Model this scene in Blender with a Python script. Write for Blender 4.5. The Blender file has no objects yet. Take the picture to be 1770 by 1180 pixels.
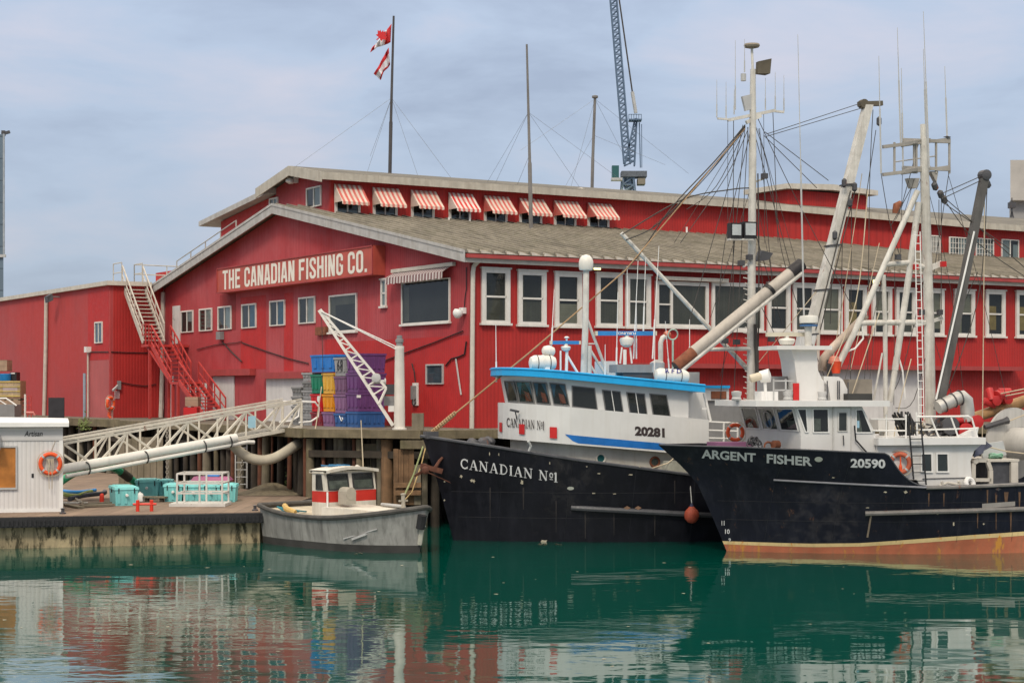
import bpy, math, random
from mathutils import Vector, Matrix
R = math.radians
rnd = random.Random(7)
scene = bpy.context.scene
col = scene.collection

# ------------------------------------------------------------------ camera
F = 3087.0            # focal length in photo pixels (photo 1770 px wide)
CX, HY, HC = 885.0, 675.0, 4.7   # centre column, horizon row, camera height above the water
cam_d = bpy.data.cameras.new("camera")
cam = bpy.data.objects.new("camera", cam_d)
col.objects.link(cam)
cam.location = (0, 0, HC)
cam.rotation_euler = (R(90), 0, 0)
cam_d.sensor_width = 36.0
cam_d.lens = F / 1770 * 36
cam_d.shift_y = (HY - 590) / 1770
cam_d.clip_start = 0.5
cam_d.clip_end = 4000
scene.camera = cam

# ------------------------------------------------------------------ sky, sun, exposure
SUN_EL, SUN_AZ = R(46), R(192)      # high sun behind a thin overcast, behind the camera and to its left
world = bpy.data.worlds.new("World")
scene.world = world
world.use_nodes = True
wt = world.node_tree
for n in list(wt.nodes): wt.nodes.remove(n)
def wn(t, **k):
    n = wt.nodes.new(t)
    for a, b in k.items(): setattr(n, a, b)
    return n
wout = wn('ShaderNodeOutputWorld'); wbg = wn('ShaderNodeBackground')
sky = wn('ShaderNodeTexSky', sky_type='NISHITA', sun_disc=False, sun_elevation=SUN_EL, sun_rotation=SUN_AZ)
tc = wn('ShaderNodeTexCoord')
mp = wn('ShaderNodeMapping'); mp.inputs['Scale'].default_value = (1.6, 1.6, 5.2)
wt.links.new(tc.outputs['Generated'], mp.inputs['Vector'])
nz = wn('ShaderNodeTexNoise'); nz.inputs['Scale'].default_value = 3.4; nz.inputs['Detail'].default_value = 6; nz.inputs['Roughness'].default_value = .55
nz.inputs['Distortion'].default_value = .3
wt.links.new(mp.outputs['Vector'], nz.inputs['Vector'])
cr = wn('ShaderNodeValToRGB')
cr.color_ramp.elements[0].position = .35; cr.color_ramp.elements[0].color = (.335, .395, .515, 1)
cr.color_ramp.elements[1].position = .72; cr.color_ramp.elements[1].color = (.565, .555, .635, 1)
e = cr.color_ramp.elements.new(.50); e.color = (.42, .495, .625, 1)
wt.links.new(nz.outputs['Fac'], cr.inputs['Fac'])
# cloud deck: paler overhead, greyer low down
sep = wn('ShaderNodeSeparateXYZ'); wt.links.new(tc.outputs['Generated'], sep.inputs[0])
hr = wn('ShaderNodeMapRange'); hr.inputs[1].default_value = 0.0; hr.inputs[2].default_value = .24
hr.inputs[3].default_value = .74; hr.inputs[4].default_value = 1.02
wt.links.new(sep.outputs['Z'], hr.inputs[0])
vm = wn('ShaderNodeVectorMath', operation='SCALE')
wt.links.new(cr.outputs['Color'], vm.inputs[0]); wt.links.new(hr.outputs[0], vm.inputs['Scale'])
# unseen sky overhead made brighter and warmer towards the zenith to light the scene
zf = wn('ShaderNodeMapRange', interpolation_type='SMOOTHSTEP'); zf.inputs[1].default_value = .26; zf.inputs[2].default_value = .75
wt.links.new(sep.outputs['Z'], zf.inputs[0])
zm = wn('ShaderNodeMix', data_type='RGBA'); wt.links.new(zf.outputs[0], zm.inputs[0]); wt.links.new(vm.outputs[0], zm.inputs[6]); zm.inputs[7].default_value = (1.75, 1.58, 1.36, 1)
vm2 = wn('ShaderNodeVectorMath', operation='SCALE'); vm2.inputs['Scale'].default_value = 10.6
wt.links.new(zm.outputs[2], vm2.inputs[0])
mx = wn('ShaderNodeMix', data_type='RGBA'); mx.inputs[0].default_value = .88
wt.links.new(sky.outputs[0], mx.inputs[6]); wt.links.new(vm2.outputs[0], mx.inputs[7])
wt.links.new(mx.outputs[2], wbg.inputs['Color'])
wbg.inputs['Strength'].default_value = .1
wt.links.new(wbg.outputs[0], wout.inputs['Surface'])

sun_d = bpy.data.lights.new("sun", 'SUN'); sun_d.energy = 1.5; sun_d.angle = R(10); sun_d.color = (1, .90, .76)
sun = bpy.data.objects.new("sun", sun_d); col.objects.link(sun)
# light travels from the sun position (azimuth measured from +Y towards +X)
sdir = Vector((math.sin(SUN_AZ) * math.cos(SUN_EL), math.cos(SUN_AZ) * math.cos(SUN_EL), math.sin(SUN_EL)))
sun.rotation_euler = sdir.to_track_quat('Z', 'Y').to_euler()
scene.view_settings.view_transform = 'Standard'
scene.view_settings.look = 'None'
scene.view_settings.gamma = 1
scene.view_settings.exposure = 0.28

# ------------------------------------------------------------------ frames: a spot and a heading, and where a sight line meets its planes
def W(px, py, D):
    return Vector(((px - CX) / F * D, D, HC + (HY - py) / F * D))
class Frame:
    def __init__(s, o, yaw):
        s.o = Vector(o); s.yaw = yaw; s.c = math.cos(yaw); s.s = math.sin(yaw)
    def w(s, p):
        x, y, z = p
        return Vector((s.o.x + x * s.c - y * s.s, s.o.y + x * s.s + y * s.c, s.o.z + z))
    def l(s, p):
        x, y, z = p[0] - s.o.x, p[1] - s.o.y, p[2] - s.o.z
        return Vector((x * s.c + y * s.s, -x * s.s + y * s.c, z))
    def ray(s, px, py):
        a = s.l((0, 0, HC)); b = s.l(W(px, py, 1.0))
        return a, b - a
    def onY(s, px, py, y):
        a, d = s.ray(px, py); t = (y - a.y) / d.y
        return a + d * t
    def onX(s, px, py, x):
        a, d = s.ray(px, py); t = (x - a.x) / d.x
        return a + d * t
    def onZ(s, px, py, z):
        a, d = s.ray(px, py); t = (z - a.z) / d.z
        return a + d * t
    def atD(s, px, py, D): return s.l(W(px, py, D))
    def px(s, p):
        w = s.w(p); return CX + w.x / w.y * F, HY - (w.z - HC) / w.y * F
WORLD = Frame((0, 0, 0), 0)

# ------------------------------------------------------------------ mesh building
class MB:
    def __init__(s, fr=WORLD, fn=None):
        s.v = []; s.f = []; s.fr = fr; s.fn = fn
    def add(s, verts, faces):
        o = len(s.v); s.v += [tuple(q) for q in verts]; s.f += [tuple(i + o for i in fc) for fc in faces]; return s
    def poly(s, pts): return s.add(pts, [tuple(range(len(pts)))])
    def box(s, a, b):
        x0, y0, z0 = a; x1, y1, z1 = b
        return s.add([(x0,y0,z0),(x1,y0,z0),(x1,y1,z0),(x0,y1,z0),(x0,y0,z1),(x1,y0,z1),(x1,y1,z1),(x0,y1,z1)],
                     [(0,3,2,1),(4,5,6,7),(0,1,5,4),(1,2,6,5),(2,3,7,6),(3,0,4,7)])
    def hexa(s, lo, hi):      # two quads of four points each
        return s.add(list(lo) + list(hi), [(3,2,1,0),(4,5,6,7),(0,1,5,4),(1,2,6,5),(2,3,7,6),(3,0,4,7)])
    def slab(s, pts, d):      # polygon pushed along vector d
        n = len(pts); d = Vector(d)
        P = [Vector(p) for p in pts]; Q = [p + d for p in P]
        return s.add(P + Q, [tuple(range(n - 1, -1, -1)), tuple(range(n, 2 * n))] + [(i, (i + 1) % n, n + (i + 1) % n, n + i) for i in range(n)])
    def bar(s, a, b, w, h=None, up=(0, 0, 1)):
        a, b = Vector(a), Vector(b); h = h or w
        d = (b - a).normalized(); u = Vector(up)
        if abs(d.dot(u)) > .98: u = Vector((1, 0, 0))
        r = d.cross(u).normalized() * (w / 2); u = r.cross(d).normalized() * (h / 2)
        return s.hexa([a - r - u, a + r - u, a + r + u, a - r + u], [b - r - u, b + r - u, b + r + u, b - r + u])
    def tube(s, pts, r, n=8, cap=True):
        P = [Vector(p) for p in pts]; m = len(P)
        rs = r if isinstance(r, (list, tuple)) else [r] * m
        V = []; prev = None
        for i, p in enumerate(P):
            d = (P[min(i + 1, m - 1)] - P[max(i - 1, 0)]).normalized()
            if prev is None:
                u = Vector((0, 0, 1)) if abs(d.z) < .9 else Vector((1, 0, 0))
            else: u = prev
            u = (u - d * u.dot(d)).normalized(); w = d.cross(u); prev = u
            for k in range(n):
                a = 2 * math.pi * k / n
                V.append(p + (u * math.cos(a) + w * math.sin(a)) * rs[i])
        fs = [(i * n + k, i * n + (k + 1) % n, (i + 1) * n + (k + 1) % n, (i + 1) * n + k) for i in range(m - 1) for k in range(n)]
        if cap: fs += [tuple(range(n - 1, -1, -1)), tuple((m - 1) * n + k for k in range(n))]
        return s.add(V, fs)
    def lathe(s, prof, o, axis=(0, 0, 1), n=20):
        o = Vector(o); d = Vector(axis).normalized()
        u = d.orthogonal().normalized(); w = d.cross(u); V = []
        for r, z in prof:
            for k in range(n):
                a = 2 * math.pi * k / n
                V.append(o + d * z + (u * math.cos(a) + w * math.sin(a)) * max(r, 1e-4))
        m = len(prof)
        fs = [(i * n + k, i * n + (k + 1) % n, (i + 1) * n + (k + 1) % n, (i + 1) * n + k) for i in range(m - 1) for k in range(n)]
        fs += [tuple(range(n - 1, -1, -1)), tuple((m - 1) * n + k for k in range(n))]
        return s.add(V, fs)
    def torus(s, c, axis, Rr, r, n=28, m=10):
        c = Vector(c); d = Vector(axis).normalized(); u = d.orthogonal().normalized(); w = d.cross(u); V = []
        for i in range(n):
            a = 2 * math.pi * i / n; q = u * math.cos(a) + w * math.sin(a)
            for k in range(m):
                b = 2 * math.pi * k / m
                V.append(c + q * (Rr + r * math.cos(b)) + d * (r * math.sin(b)))
        fs = [(i * m + k, ((i + 1) % n) * m + k, ((i + 1) % n) * m + (k + 1) % m, i * m + (k + 1) % m) for i in range(n) for k in range(m)]
        return s.add(V, fs)
    def grid(s, rows):        # rows of points, lofted
        n = len(rows[0]); V = [p for r in rows for p in r]
        return s.add(V, [(i * n + k, i * n + k + 1, (i + 1) * n + k + 1, (i + 1) * n + k) for i in range(len(rows) - 1) for k in range(n - 1)])
    def ring(s, q, w, d, n):  # picture-frame round a quad q (4 pts in order), width w inward, depth d along n
        q = [Vector(p) for p in q]; n = Vector(n).normalized(); c = sum(q, Vector()) / 4
        inn = []
        for i in range(4):
            a, b, e_ = q[i - 1], q[i], q[(i + 1) % 4]
            d1 = (a - b).normalized(); d2 = (e_ - b).normalized()
            sn = max(d1.cross(d2).length, .3)
            inn.append(b + (d1 + d2) * (w / sn))
        for i in range(4):
            j = (i + 1) % 4
            s.hexa([q[i], q[j], inn[j], inn[i]], [p + n * d for p in (q[i], q[j], inn[j], inn[i])])
        return inn
    def build(s, name, mat, parent=None, label=None, smooth=False, **tags):
        P = [Vector(p) for p in s.v]
        if s.fn: P = [Vector(s.fn(p)) for p in P]
        P = [s.fr.w(p) for p in P]
        me = bpy.data.meshes.new(name)
        ob = bpy.data.objects.new(name, me); col.objects.link(ob)
        if parent is not None:
            rt = parent
            while rt.parent: rt = rt.parent
            rf = FRS[rt.name]
            ob.parent = parent
        else:
            xs = [p.x for p in P]; ys = [p.y for p in P]; zs = [p.z for p in P]
            rf = Frame(((min(xs) + max(xs)) / 2, (min(ys) + max(ys)) / 2, min(zs)), 0)
            ob.location = rf.o; FRS[ob.name] = rf
        me.from_pydata([rf.l(p) for p in P], [], s.f)
        import bmesh
        bm = bmesh.new(); bm.from_mesh(me)
        bmesh.ops.recalc_face_normals(bm, faces=bm.faces)
        bm.to_mesh(me); bm.free()
        me.materials.append(mat)
        if smooth:
            me.polygons.foreach_set('use_smooth', [True] * len(me.polygons))
            me.set_sharp_from_angle(angle=R(40))
        if label: ob['label'] = label
        for k, v in tags.items(): ob[k] = v
        return ob
FRS = {}
def thing(name, label, cat, loc=(0, 0, 0), yaw=0.0, group=None):
    o = bpy.data.objects.new(name, None); col.objects.link(o)
    o.empty_display_size = .3
    o.location = loc; o.rotation_euler = (0, 0, yaw); o['label'] = label; o['category'] = cat
    if group: o['group'] = group
    FRS[o.name] = Frame(loc, yaw)
    return o
def single(mb, name, mat, label, cat, group=None, smooth=False):
    o = mb.build(name, mat, None, label, smooth, category=cat)
    if group: o['group'] = group
    return o
def dup(root, loc, yaw, label, group=None):
    c = root.copy(); col.objects.link(c); c.location = loc; c.rotation_euler = (0, 0, yaw); c['label'] = label
    if group: c['group'] = group
    FRS[c.name] = Frame(loc, yaw)
    for ch in root.children:
        d = ch.copy(); col.objects.link(d); d.parent = c
        for g in ch.children:
            k = g.copy(); col.objects.link(k); k.parent = d
    return c

# ------------------------------------------------------------------ materials
MATS = {}
def M(name, c, rough=.6, var=.18, scale=2.0, streak=0.0, scol=None, metal=0.0, bump=0.0, bscale=20.0, rib=0.0, ribamp=.3, rust=0.0, rustcol=(.16, .05, .02), spec=.4, fade=None, fadescale=.25, plank=None, emit=None, moss=0.0, edge=.55):
    if name in MATS: return MATS[name]
    m = bpy.data.materials.new(name); MATS[name] = m; m.use_nodes = True
    t = m.node_tree; N = t.nodes; L = t.links
    b = N['Principled BSDF']
    b.inputs['Roughness'].default_value = rough; b.inputs['Metallic'].default_value = metal
    b.inputs['Specular IOR Level'].default_value = spec
    tc = N.new('ShaderNodeTexCoord')
    def noise(sc, det=4, vec=(1, 1, 1), rough_=.55):
        mp = N.new('ShaderNodeMapping'); mp.inputs['Scale'].default_value = vec
        L.new(tc.outputs['Object'], mp.inputs['Vector'])
        n = N.new('ShaderNodeTexNoise'); n.inputs['Scale'].default_value = sc; n.inputs['Detail'].default_value = det; n.inputs['Roughness'].default_value = rough_
        L.new(mp.outputs['Vector'], n.inputs['Vector']); return n.outputs['Fac']
    def ramp(src, lo, hi, a=0.0, bb=1.0):
        r = N.new('ShaderNodeMapRange'); r.inputs[1].default_value = lo; r.inputs[2].default_value = hi
        r.inputs[3].default_value = a; r.inputs[4].default_value = bb; L.new(src, r.inputs[0]); return r.outputs[0]
    def mix(fac, A, B, mode='MIX'):
        x = N.new('ShaderNodeMix'); x.data_type = 'RGBA'; x.blend_type = mode
        if isinstance(fac, (int, float)): x.inputs[0].default_value = fac
        else: L.new(fac, x.inputs[0])
        for i, q in ((6, A), (7, B)):
            if isinstance(q, (tuple, list)): x.inputs[i].default_value = (*q[:3], 1)
            else: L.new(q, x.inputs[i])
        return x.outputs[2]
    k = lambda f: tuple(min(1, v * f) for v in c)
    cur = mix(ramp(noise(scale), .3, .7), k(1 - var), k(1 + var))
    cur = mix(ramp(noise(scale * 9, 3), .35, .65, 0, var * .9), cur, k(.72))
    if fade: cur = mix(ramp(noise(fadescale, 5), .38, .62), cur, fade)
    hgt = None
    if rib:
        sp = N.new('ShaderNodeSeparateXYZ'); L.new(tc.outputs['Object'], sp.inputs[0])
        ad = N.new('ShaderNodeMath'); ad.operation = 'ADD'; L.new(sp.outputs['X'], ad.inputs[0]); L.new(sp.outputs['Y'], ad.inputs[1])
        ml = N.new('ShaderNodeMath'); ml.operation = 'MULTIPLY'; ml.inputs[1].default_value = 2 * math.pi / rib; L.new(ad.outputs[0], ml.inputs[0])
        sn = N.new('ShaderNodeMath'); sn.operation = 'SINE'; L.new(ml.outputs[0], sn.inputs[0])
        hgt = ramp(sn.outputs[0], -.4, .9)
        cur = mix(ramp(sn.outputs[0], -1, -.2, ribamp, 0), cur, k(.45))
    if plank:                  # joints between boards: axis, width
        ax, wd = plank
        sp = N.new('ShaderNodeSeparateXYZ'); L.new(tc.outputs['Object'], sp.inputs[0])
        dv = N.new('ShaderNodeMath'); dv.operation = 'DIVIDE'; dv.inputs[1].default_value = wd; L.new(sp.outputs[ax], dv.inputs[0])
        fr = N.new('ShaderNodeMath'); fr.operation = 'FRACT'; L.new(dv.outputs[0], fr.inputs[0])
        fl = N.new('ShaderNodeMath'); fl.operation = 'FLOOR'; L.new(dv.outputs[0], fl.inputs[0])
        wnz = N.new('ShaderNodeTexWhiteNoise'); wnz.noise_dimensions = '1D'; L.new(fl.outputs[0], wnz.inputs['W'])
        cur = mix(ramp(wnz.outputs['Value'], 0, 1, 0, .45), cur, k(.5))
        cur = mix(ramp(fr.outputs[0], 0, .07, .8, 0), cur, k(.18))
    if streak:
        s1 = noise(2.2, 5, (1.6, 1.6, .12), .6); s2 = noise(5.5, 4, (1.6, 1.6, .10), .6)
        cur = mix(ramp(s1, .5, .72, 0, streak), cur, scol or k(.4))
        cur = mix(ramp(s2, .52, .75, 0, streak * .7), cur, scol or k(.4))
    if moss: cur = mix(ramp(noise(1.1, 6), .48, .7, 0, moss), cur, (.07, .075, .02))
    if rust: 
        cur = mix(ramp(noise(3.5, 8, (1, 1, .35), .7), .68 - rust * .25, .74 - rust * .2), cur, rustcol)
    L.new(cur, b.inputs['Base Color'])
    rr = ramp(noise(scale * 4, 3), .3, .7, max(0, rough - .1), min(1, rough + .1)); L.new(rr, b.inputs['Roughness'])
    if bump or rib:
        bp = N.new('ShaderNodeBump'); bp.inputs['Strength'].default_value = bump or .3; bp.inputs['Distance'].default_value = .02
        L.new(hgt if hgt is not None else noise(bscale, 4), bp.inputs['Height']); L.new(bp.outputs['Normal'], b.inputs['Normal'])
    if emit:
        b.inputs['Emission Color'].default_value = (*emit[:3], 1); b.inputs['Emission Strength'].default_value = emit[3]
    return m
def glass_mat(name, tint=(.75, .82, .82), through=.55, base=(.03, .035, .035)):
    m = bpy.data.materials.new(name); MATS[name] = m; m.use_nodes = True
    t = m.node_tree; N = t.nodes; L = t.links
    for n in list(N): N.remove(n)
    o = N.new('ShaderNodeOutputMaterial'); tr = N.new('ShaderNodeBsdfTransparent'); gl = N.new('ShaderNodeBsdfGlossy'); df = N.new('ShaderNodeBsdfDiffuse')
    tr.inputs[0].default_value = (*tint, 1); gl.inputs['Roughness'].default_value = .04; df.inputs[0].default_value = (*base, 1)
    lw = N.new('ShaderNodeLayerWeight'); lw.inputs[0].default_value = .5
    pw = N.new('ShaderNodeMath'); pw.operation = 'POWER'; pw.inputs[1].default_value = 4.0; L.new(lw.outputs['Facing'], pw.inputs[0])
    fr = N.new('ShaderNodeMapRange'); fr.inputs[3].default_value = .045; fr.inputs[4].default_value = .85; L.new(pw.outputs[0], fr.inputs[0])
    m1 = N.new('ShaderNodeMixShader'); m1.inputs[0].default_value = through
    L.new(df.outputs[0], m1.inputs[1]); L.new(tr.outputs[0], m1.inputs[2])
    m2 = N.new('ShaderNodeMixShader'); L.new(fr.outputs[0], m2.inputs[0]); L.new(m1.outputs[0], m2.inputs[1]); L.new(gl.outputs[0], m2.inputs[2])
    tc = N.new('ShaderNodeTexCoord'); nz = N.new('ShaderNodeTexNoise'); nz.inputs['Scale'].default_value = 1.2; L.new(tc.outputs['Object'], nz.inputs['Vector'])
    bp = N.new('ShaderNodeBump'); bp.inputs['Strength'].default_value = .06; bp.inputs['Distance'].default_value = .05; L.new(nz.outputs['Fac'], bp.inputs['Height']); L.new(bp.outputs[0], gl.inputs['Normal'])
    L.new(m2.outputs[0], o.inputs['Surface'])
    return m
GLASS = glass_mat('window glass', through=.8)
BOATGLASS = glass_mat('boat window glass', through=.72)
white = M('white paint', (.70, .67, .61), .45, .08, streak=.25, scol=(.42, .36, .28))
whiteclean = M('clean white paint', (.72, .71, .68), .4, .05)
cream = M('cream trim paint', (.52, .485, .42), .55, .12, 3, streak=.3, scol=(.3, .25, .18))
greytrim = M('weathered grey trim', (.40, .39, .375), .7, .15, 3, streak=.4, scol=(.25, .22, .18))
black = M('black', (.015, .015, .016), .5, .2)
darkmetal = M('dark metal', (.06, .06, .065), .5, .2, rust=.3)
grey = M('grey paint', (.22, .22, .22), .5, .12, streak=.2)
lightgrey = M('light grey paint', (.42, .42, .41), .5, .12, streak=.2)
alu = M('aluminium', (.5, .5, .5), .45, .1, metal=.6)
mastpaint = M('white mast paint', (.56, .54, .49), .55, .18, 3, streak=.5, scol=(.26, .23, .19), rust=.2)
guy = M('thin grey guy wire', (.22, .24, .27), .6, .1)
wire = M('wire rope', (.05, .045, .04), .7, .2)
paleropemat = M('pale rope', (.5, .42, .3), .9, .2)
orange = M('orange plastic', (.72, .09, .02), .5, .12, 5)
rustm = M('rusty steel', (.2, .07, .035), .85, .35, 5, rust=.4, bump=.4)
lifer = M('white canister', (.66, .64, .58), .4, .06, streak=.15)
room_dark = M('dark room behind glass', (.03, .028, .025), .9, .5, .9)
curtain = M('grey blind', (.125, .11, .08), .9, .35, 1.2, plank=(0, .13))
bluecurtain = M('blue curtain', (.06, .16, .26), .9, .3, 4)

# ------------------------------------------------------------------ lettering
def text_faces(s, bold=0.0):
    cu = bpy.data.curves.new('txt', 'FONT'); cu.body = s; cu.size = 1; cu.offset = bold; cu.resolution_u = 3
    ob = bpy.data.objects.new('txt', cu); me = bpy.data.meshes.new_from_object(ob)
    V = [(v.co.x, v.co.y) for v in me.vertices]; Fc = [tuple(p.vertices) for p in me.polygons]
    bpy.data.objects.remove(ob); bpy.data.meshes.remove(me); bpy.data.curves.remove(cu)
    x0 = min(v[0] for v in V); x1 = max(v[0] for v in V); y0 = min(v[1] for v in V); y1 = max(v[1] for v in V)
    return [((x - x0) / (x1 - x0), (y - y0) / (y1 - y0)) for x, y in V], Fc
def ribbon(pts, w, closed=False):
    P = [Vector((p[0], p[1])) for p in pts]; n = len(P); Lf = []; Rt = []
    for i, p in enumerate(P):
        if closed: a, b = P[i - 1], P[(i + 1) % n]
        else: a, b = P[max(i - 1, 0)], P[min(i + 1, n - 1)]
        d1 = (p - a); d2 = (b - p)
        if d1.length < 1e-6: d1 = d2
        if d2.length < 1e-6: d2 = d1
        d1.normalize(); d2.normalize(); nn = Vector((-(d1 + d2).y, (d1 + d2).x)).normalized()
        k = 1 / max(.5, nn.dot(Vector((-d1.y, d1.x))))
        Lf.append(p + nn * w / 2 * k); Rt.append(p - nn * w / 2 * k)
    V = Lf + Rt; m = n if closed else n - 1
    return V, [(i, n + i, n + (i + 1) % n, (i + 1) % n) for i in range(m)]
def arc(cx, cy, rx, ry, a0, a1, n=10):
    return [(cx + rx * math.cos(R(a0 + (a1 - a0) * i / n)), cy + ry * math.sin(R(a0 + (a1 - a0) * i / n))) for i in range(n + 1)]
# heavy condensed block capitals, cell .5 wide x 1 high, stroke .15
def block_letter(ch):
    t = .15; h = t / 2; w = .46
    l, r, b, tp = h, w - h, h, 1 - h
    q = .13
    C = arc(r - q, tp - q, q, q, 0, 90, 4) + arc(l + q, tp - q, q, q, 90, 180, 4) + arc(l + q, b + q, q, q, 180, 270, 4) + arc(r - q, b + q, q, q, 270, 360, 4)
    D = {'T': [[(0, tp), (w, tp)], [(w / 2, 0), (w / 2, 1 - t)]],
         'H': [[(l, 0), (l, 1)], [(r, 0), (r, 1)], [(t, .5), (w - t, .5)]],
         'E': [[(l, 0), (l, 1)], [(t, tp), (w - .03, tp)], [(t, b), (w - .03, b)], [(t, .52), (w - .08, .52)]],
         'F': [[(l, 0), (l, 1)], [(t, tp), (w - .03, tp)], [(t, .52), (w - .08, .52)]],
         'C': [[(r, .66)] + C + [(r, .34)]],
         'G': [[(r, .66)] + C + [(r, .47)], [(w / 2, .47), (r - h, .47)]],
         'O': [C], 'I': [[(l, 0), (l, 1)]],
         'A': [[(l - .02, 0), (w / 2 - .045, 1)], [(r + .02, 0), (w / 2 + .045, 1)], [(t - .02, .27), (w - t + .02, .27)]],
         'N': [[(l, 0), (l, 1)], [(r, 0), (r, 1)], [(l + .04, .97), (r - .04, .03)]],
         'D': [[(l, 0), (l, 1)], [(t, tp), (r - q, tp)] + arc(r - q, tp - q, q, q, 90, 0, 4) + arc(r - q, b + q, q, q, 0, -90, 4) + [(t, b)]],
         'S': [[(r, .68)] + arc(r - q, tp - q, q, q, 0, 90, 4) + arc(l + q, tp - q, q, q, 90, 180, 4) + [(l, .66), (l + .1, .53), (r - .1, .43), (r, .32)] + arc(r - q, b + q, q, q, 0, -90, 4) + arc(l + q, b + q, q, q, 270, 180, 4) + [(l, .32)]],
         '.': [[(0, h), (t, h)]]}
    wd = {'I': t, '.': t}.get(ch, w)
    return [(s_, t, ch == 'O') for s_ in D[ch]], wd
def block_text(s, gap=.085, space=.24):
    out = []; x = 0; lay = 0
    for ch in s:
        if ch == ' ': x += space; continue
        st, wd = block_letter(ch)
        for pts, t, cl in st:
            V, fc = ribbon([(p[0] + x, p[1]) for p in pts], t, cl); out.append((V, fc, lay % 4)); lay += 1
        x += wd + gap
    return out, x - gap
# roman capitals with thick and thin strokes and serifs
def serif_text(s, gap=.16):
    T, t = .17, .07
    def sr(x, y, w=.3): return ([(x - w / 2, y), (x + w / 2, y)], .06)
    G = {'C': (.78, [(arc(.46, .5, .36, .44, 45, 315, 16), .14), ([(.74, .68), (.74, .96)], .06), ([(.74, .06), (.74, .3)], .05)]),
         'A': (.86, [([(.12, .03), (.42, 1)], t), ([(.44, .98), (.74, .03)], T), ([(.22, .33), (.62, .33)], .06), sr(.12, .03), sr(.74, .03)]),
         'N': (.92, [([(.14, .03), (.14, .97)], t), ([(.14, .97), (.76, .03)], T), ([(.76, .03), (.76, .97)], t), sr(.14, .03), sr(.1, .97, .2), sr(.76, .97)]),
         'D': (.88, [([(.2, .03), (.2, .97)], T), ([(.2, .96)] + arc(.36, .5, .42, .45, 90, -90, 12) + [(.2, .04)], .1), sr(.16, .03, .3), sr(.16, .97, .3)]),
         'I': (.32, [([(.16, .03), (.16, .97)], T), sr(.16, .03, .32), sr(.16, .97, .32)]),
         'o': (.42, [(arc(.2, .62, .15, .22, 0, 345, 14), .1), ([(.04, .22), (.37, .22)], .07)]),
         '1': (.36, [([(.2, .03), (.2, .97)], T), ([(.02, .8), (.2, .97)], .08), sr(.2, .03, .36)])}
    out = []; x = 0; lay = 0
    for ch in s:
        if ch == ' ': x += .5; continue
        wd, st = G[ch]
        for pts, w in st:
            V, fc = ribbon([(p[0] + x, p[1]) for p in pts], w); out.append((V, fc, lay % 4)); lay += 1
        x += wd + gap * (.3 if ch in 'o' else 1)
    return out, x - gap
def put_text(pieces, width, hit, a, b, h, out, slant=0.0):
    """Letters laid along the line a-b (given as sight-line spots on the surface `hit`), h high, each stroke `out`-wards."""
    m = None; A = Vector(a); B = Vector(b); V = []; Fc = []
    for pv, pf, lay in pieces:
        o = len(V)
        for p in pv:
            q = A + (B - A) * (p[0] / width); q = Vector((q.x + slant * p[1] * h, q.y - p[1] * h))
            V.append(hit(q.x, q.y) + Vector(out) * (1 + .12 * lay))
        Fc += [tuple(i + o for i in f_) for f_ in pf]
    return V, Fc
def put_font(s, hit, a, b, h, out, bold=0.0, slant=0.0):
    V, Fc = text_faces(s, bold)
    return put_text([(V, Fc, 0)], 1.0, hit, a, b, h, out, slant)
# ================================================================== water
def water_mat():
    m = bpy.data.materials.new('harbour water'); m.use_nodes = True; t = m.node_tree; N = t.nodes; L = t.links
    b = N['Principled BSDF']; b.inputs['Base Color'].default_value = (.0, .056, .041, 1); b.inputs['Roughness'].default_value = .03; b.inputs['IOR'].default_value = 2.1
    tc = N.new('ShaderNodeTexCoord')
    def nz(s, sc, d):
        mp = N.new('ShaderNodeMapping'); mp.inputs['Scale'].default_value = sc; L.new(tc.outputs['Object'], mp.inputs['Vector'])
        n = N.new('ShaderNodeTexNoise'); n.inputs['Scale'].default_value = s; n.inputs['Detail'].default_value = d; n.inputs['Roughness'].default_value = .5
        L.new(mp.outputs[0], n.inputs['Vector']); return n.outputs['Fac']
    a = nz(.75, (.6, 1.25, 1), 1.5); c = nz(2.4, (.7, 1.25, 1), 2)
    # calm slicks and ruffled patches
    patch = N.new('ShaderNodeMapRange'); patch.inputs[1].default_value = .42; patch.inputs[2].default_value = .62; patch.inputs[3].default_value = .25; patch.inputs[4].default_value = 1.0
    L.new(nz(.10, (.6, 1.4, 1), 3), patch.inputs[0])
    ml = N.new('ShaderNodeMath'); ml.operation = 'MULTIPLY'; L.new(c, ml.inputs[0]); L.new(patch.outputs[0], ml.inputs[1])
    b1 = N.new('ShaderNodeBump'); b1.inputs['Strength'].default_value = 1; b1.inputs['Distance'].default_value = .0105; L.new(a, b1.inputs['Height'])
    b2 = N.new('ShaderNodeBump'); b2.inputs['Strength'].default_value = 1; b2.inputs['Distance'].default_value = .0055; L.new(ml.outputs[0], b2.inputs['Height']); L.new(b1.outputs[0], b2.inputs['Normal'])
    L.new(b2.outputs[0], b.inputs['Normal'])
    return m
mb = MB(); mb.poly([(-900, -60, 0), (900, -60, 0), (900, 1500, 0), (-900, 1500, 0)])
o = mb.build('water', water_mat(), None, 'calm green harbour water mirroring the boats and red building'); o['kind'] = 'structure'

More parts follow.
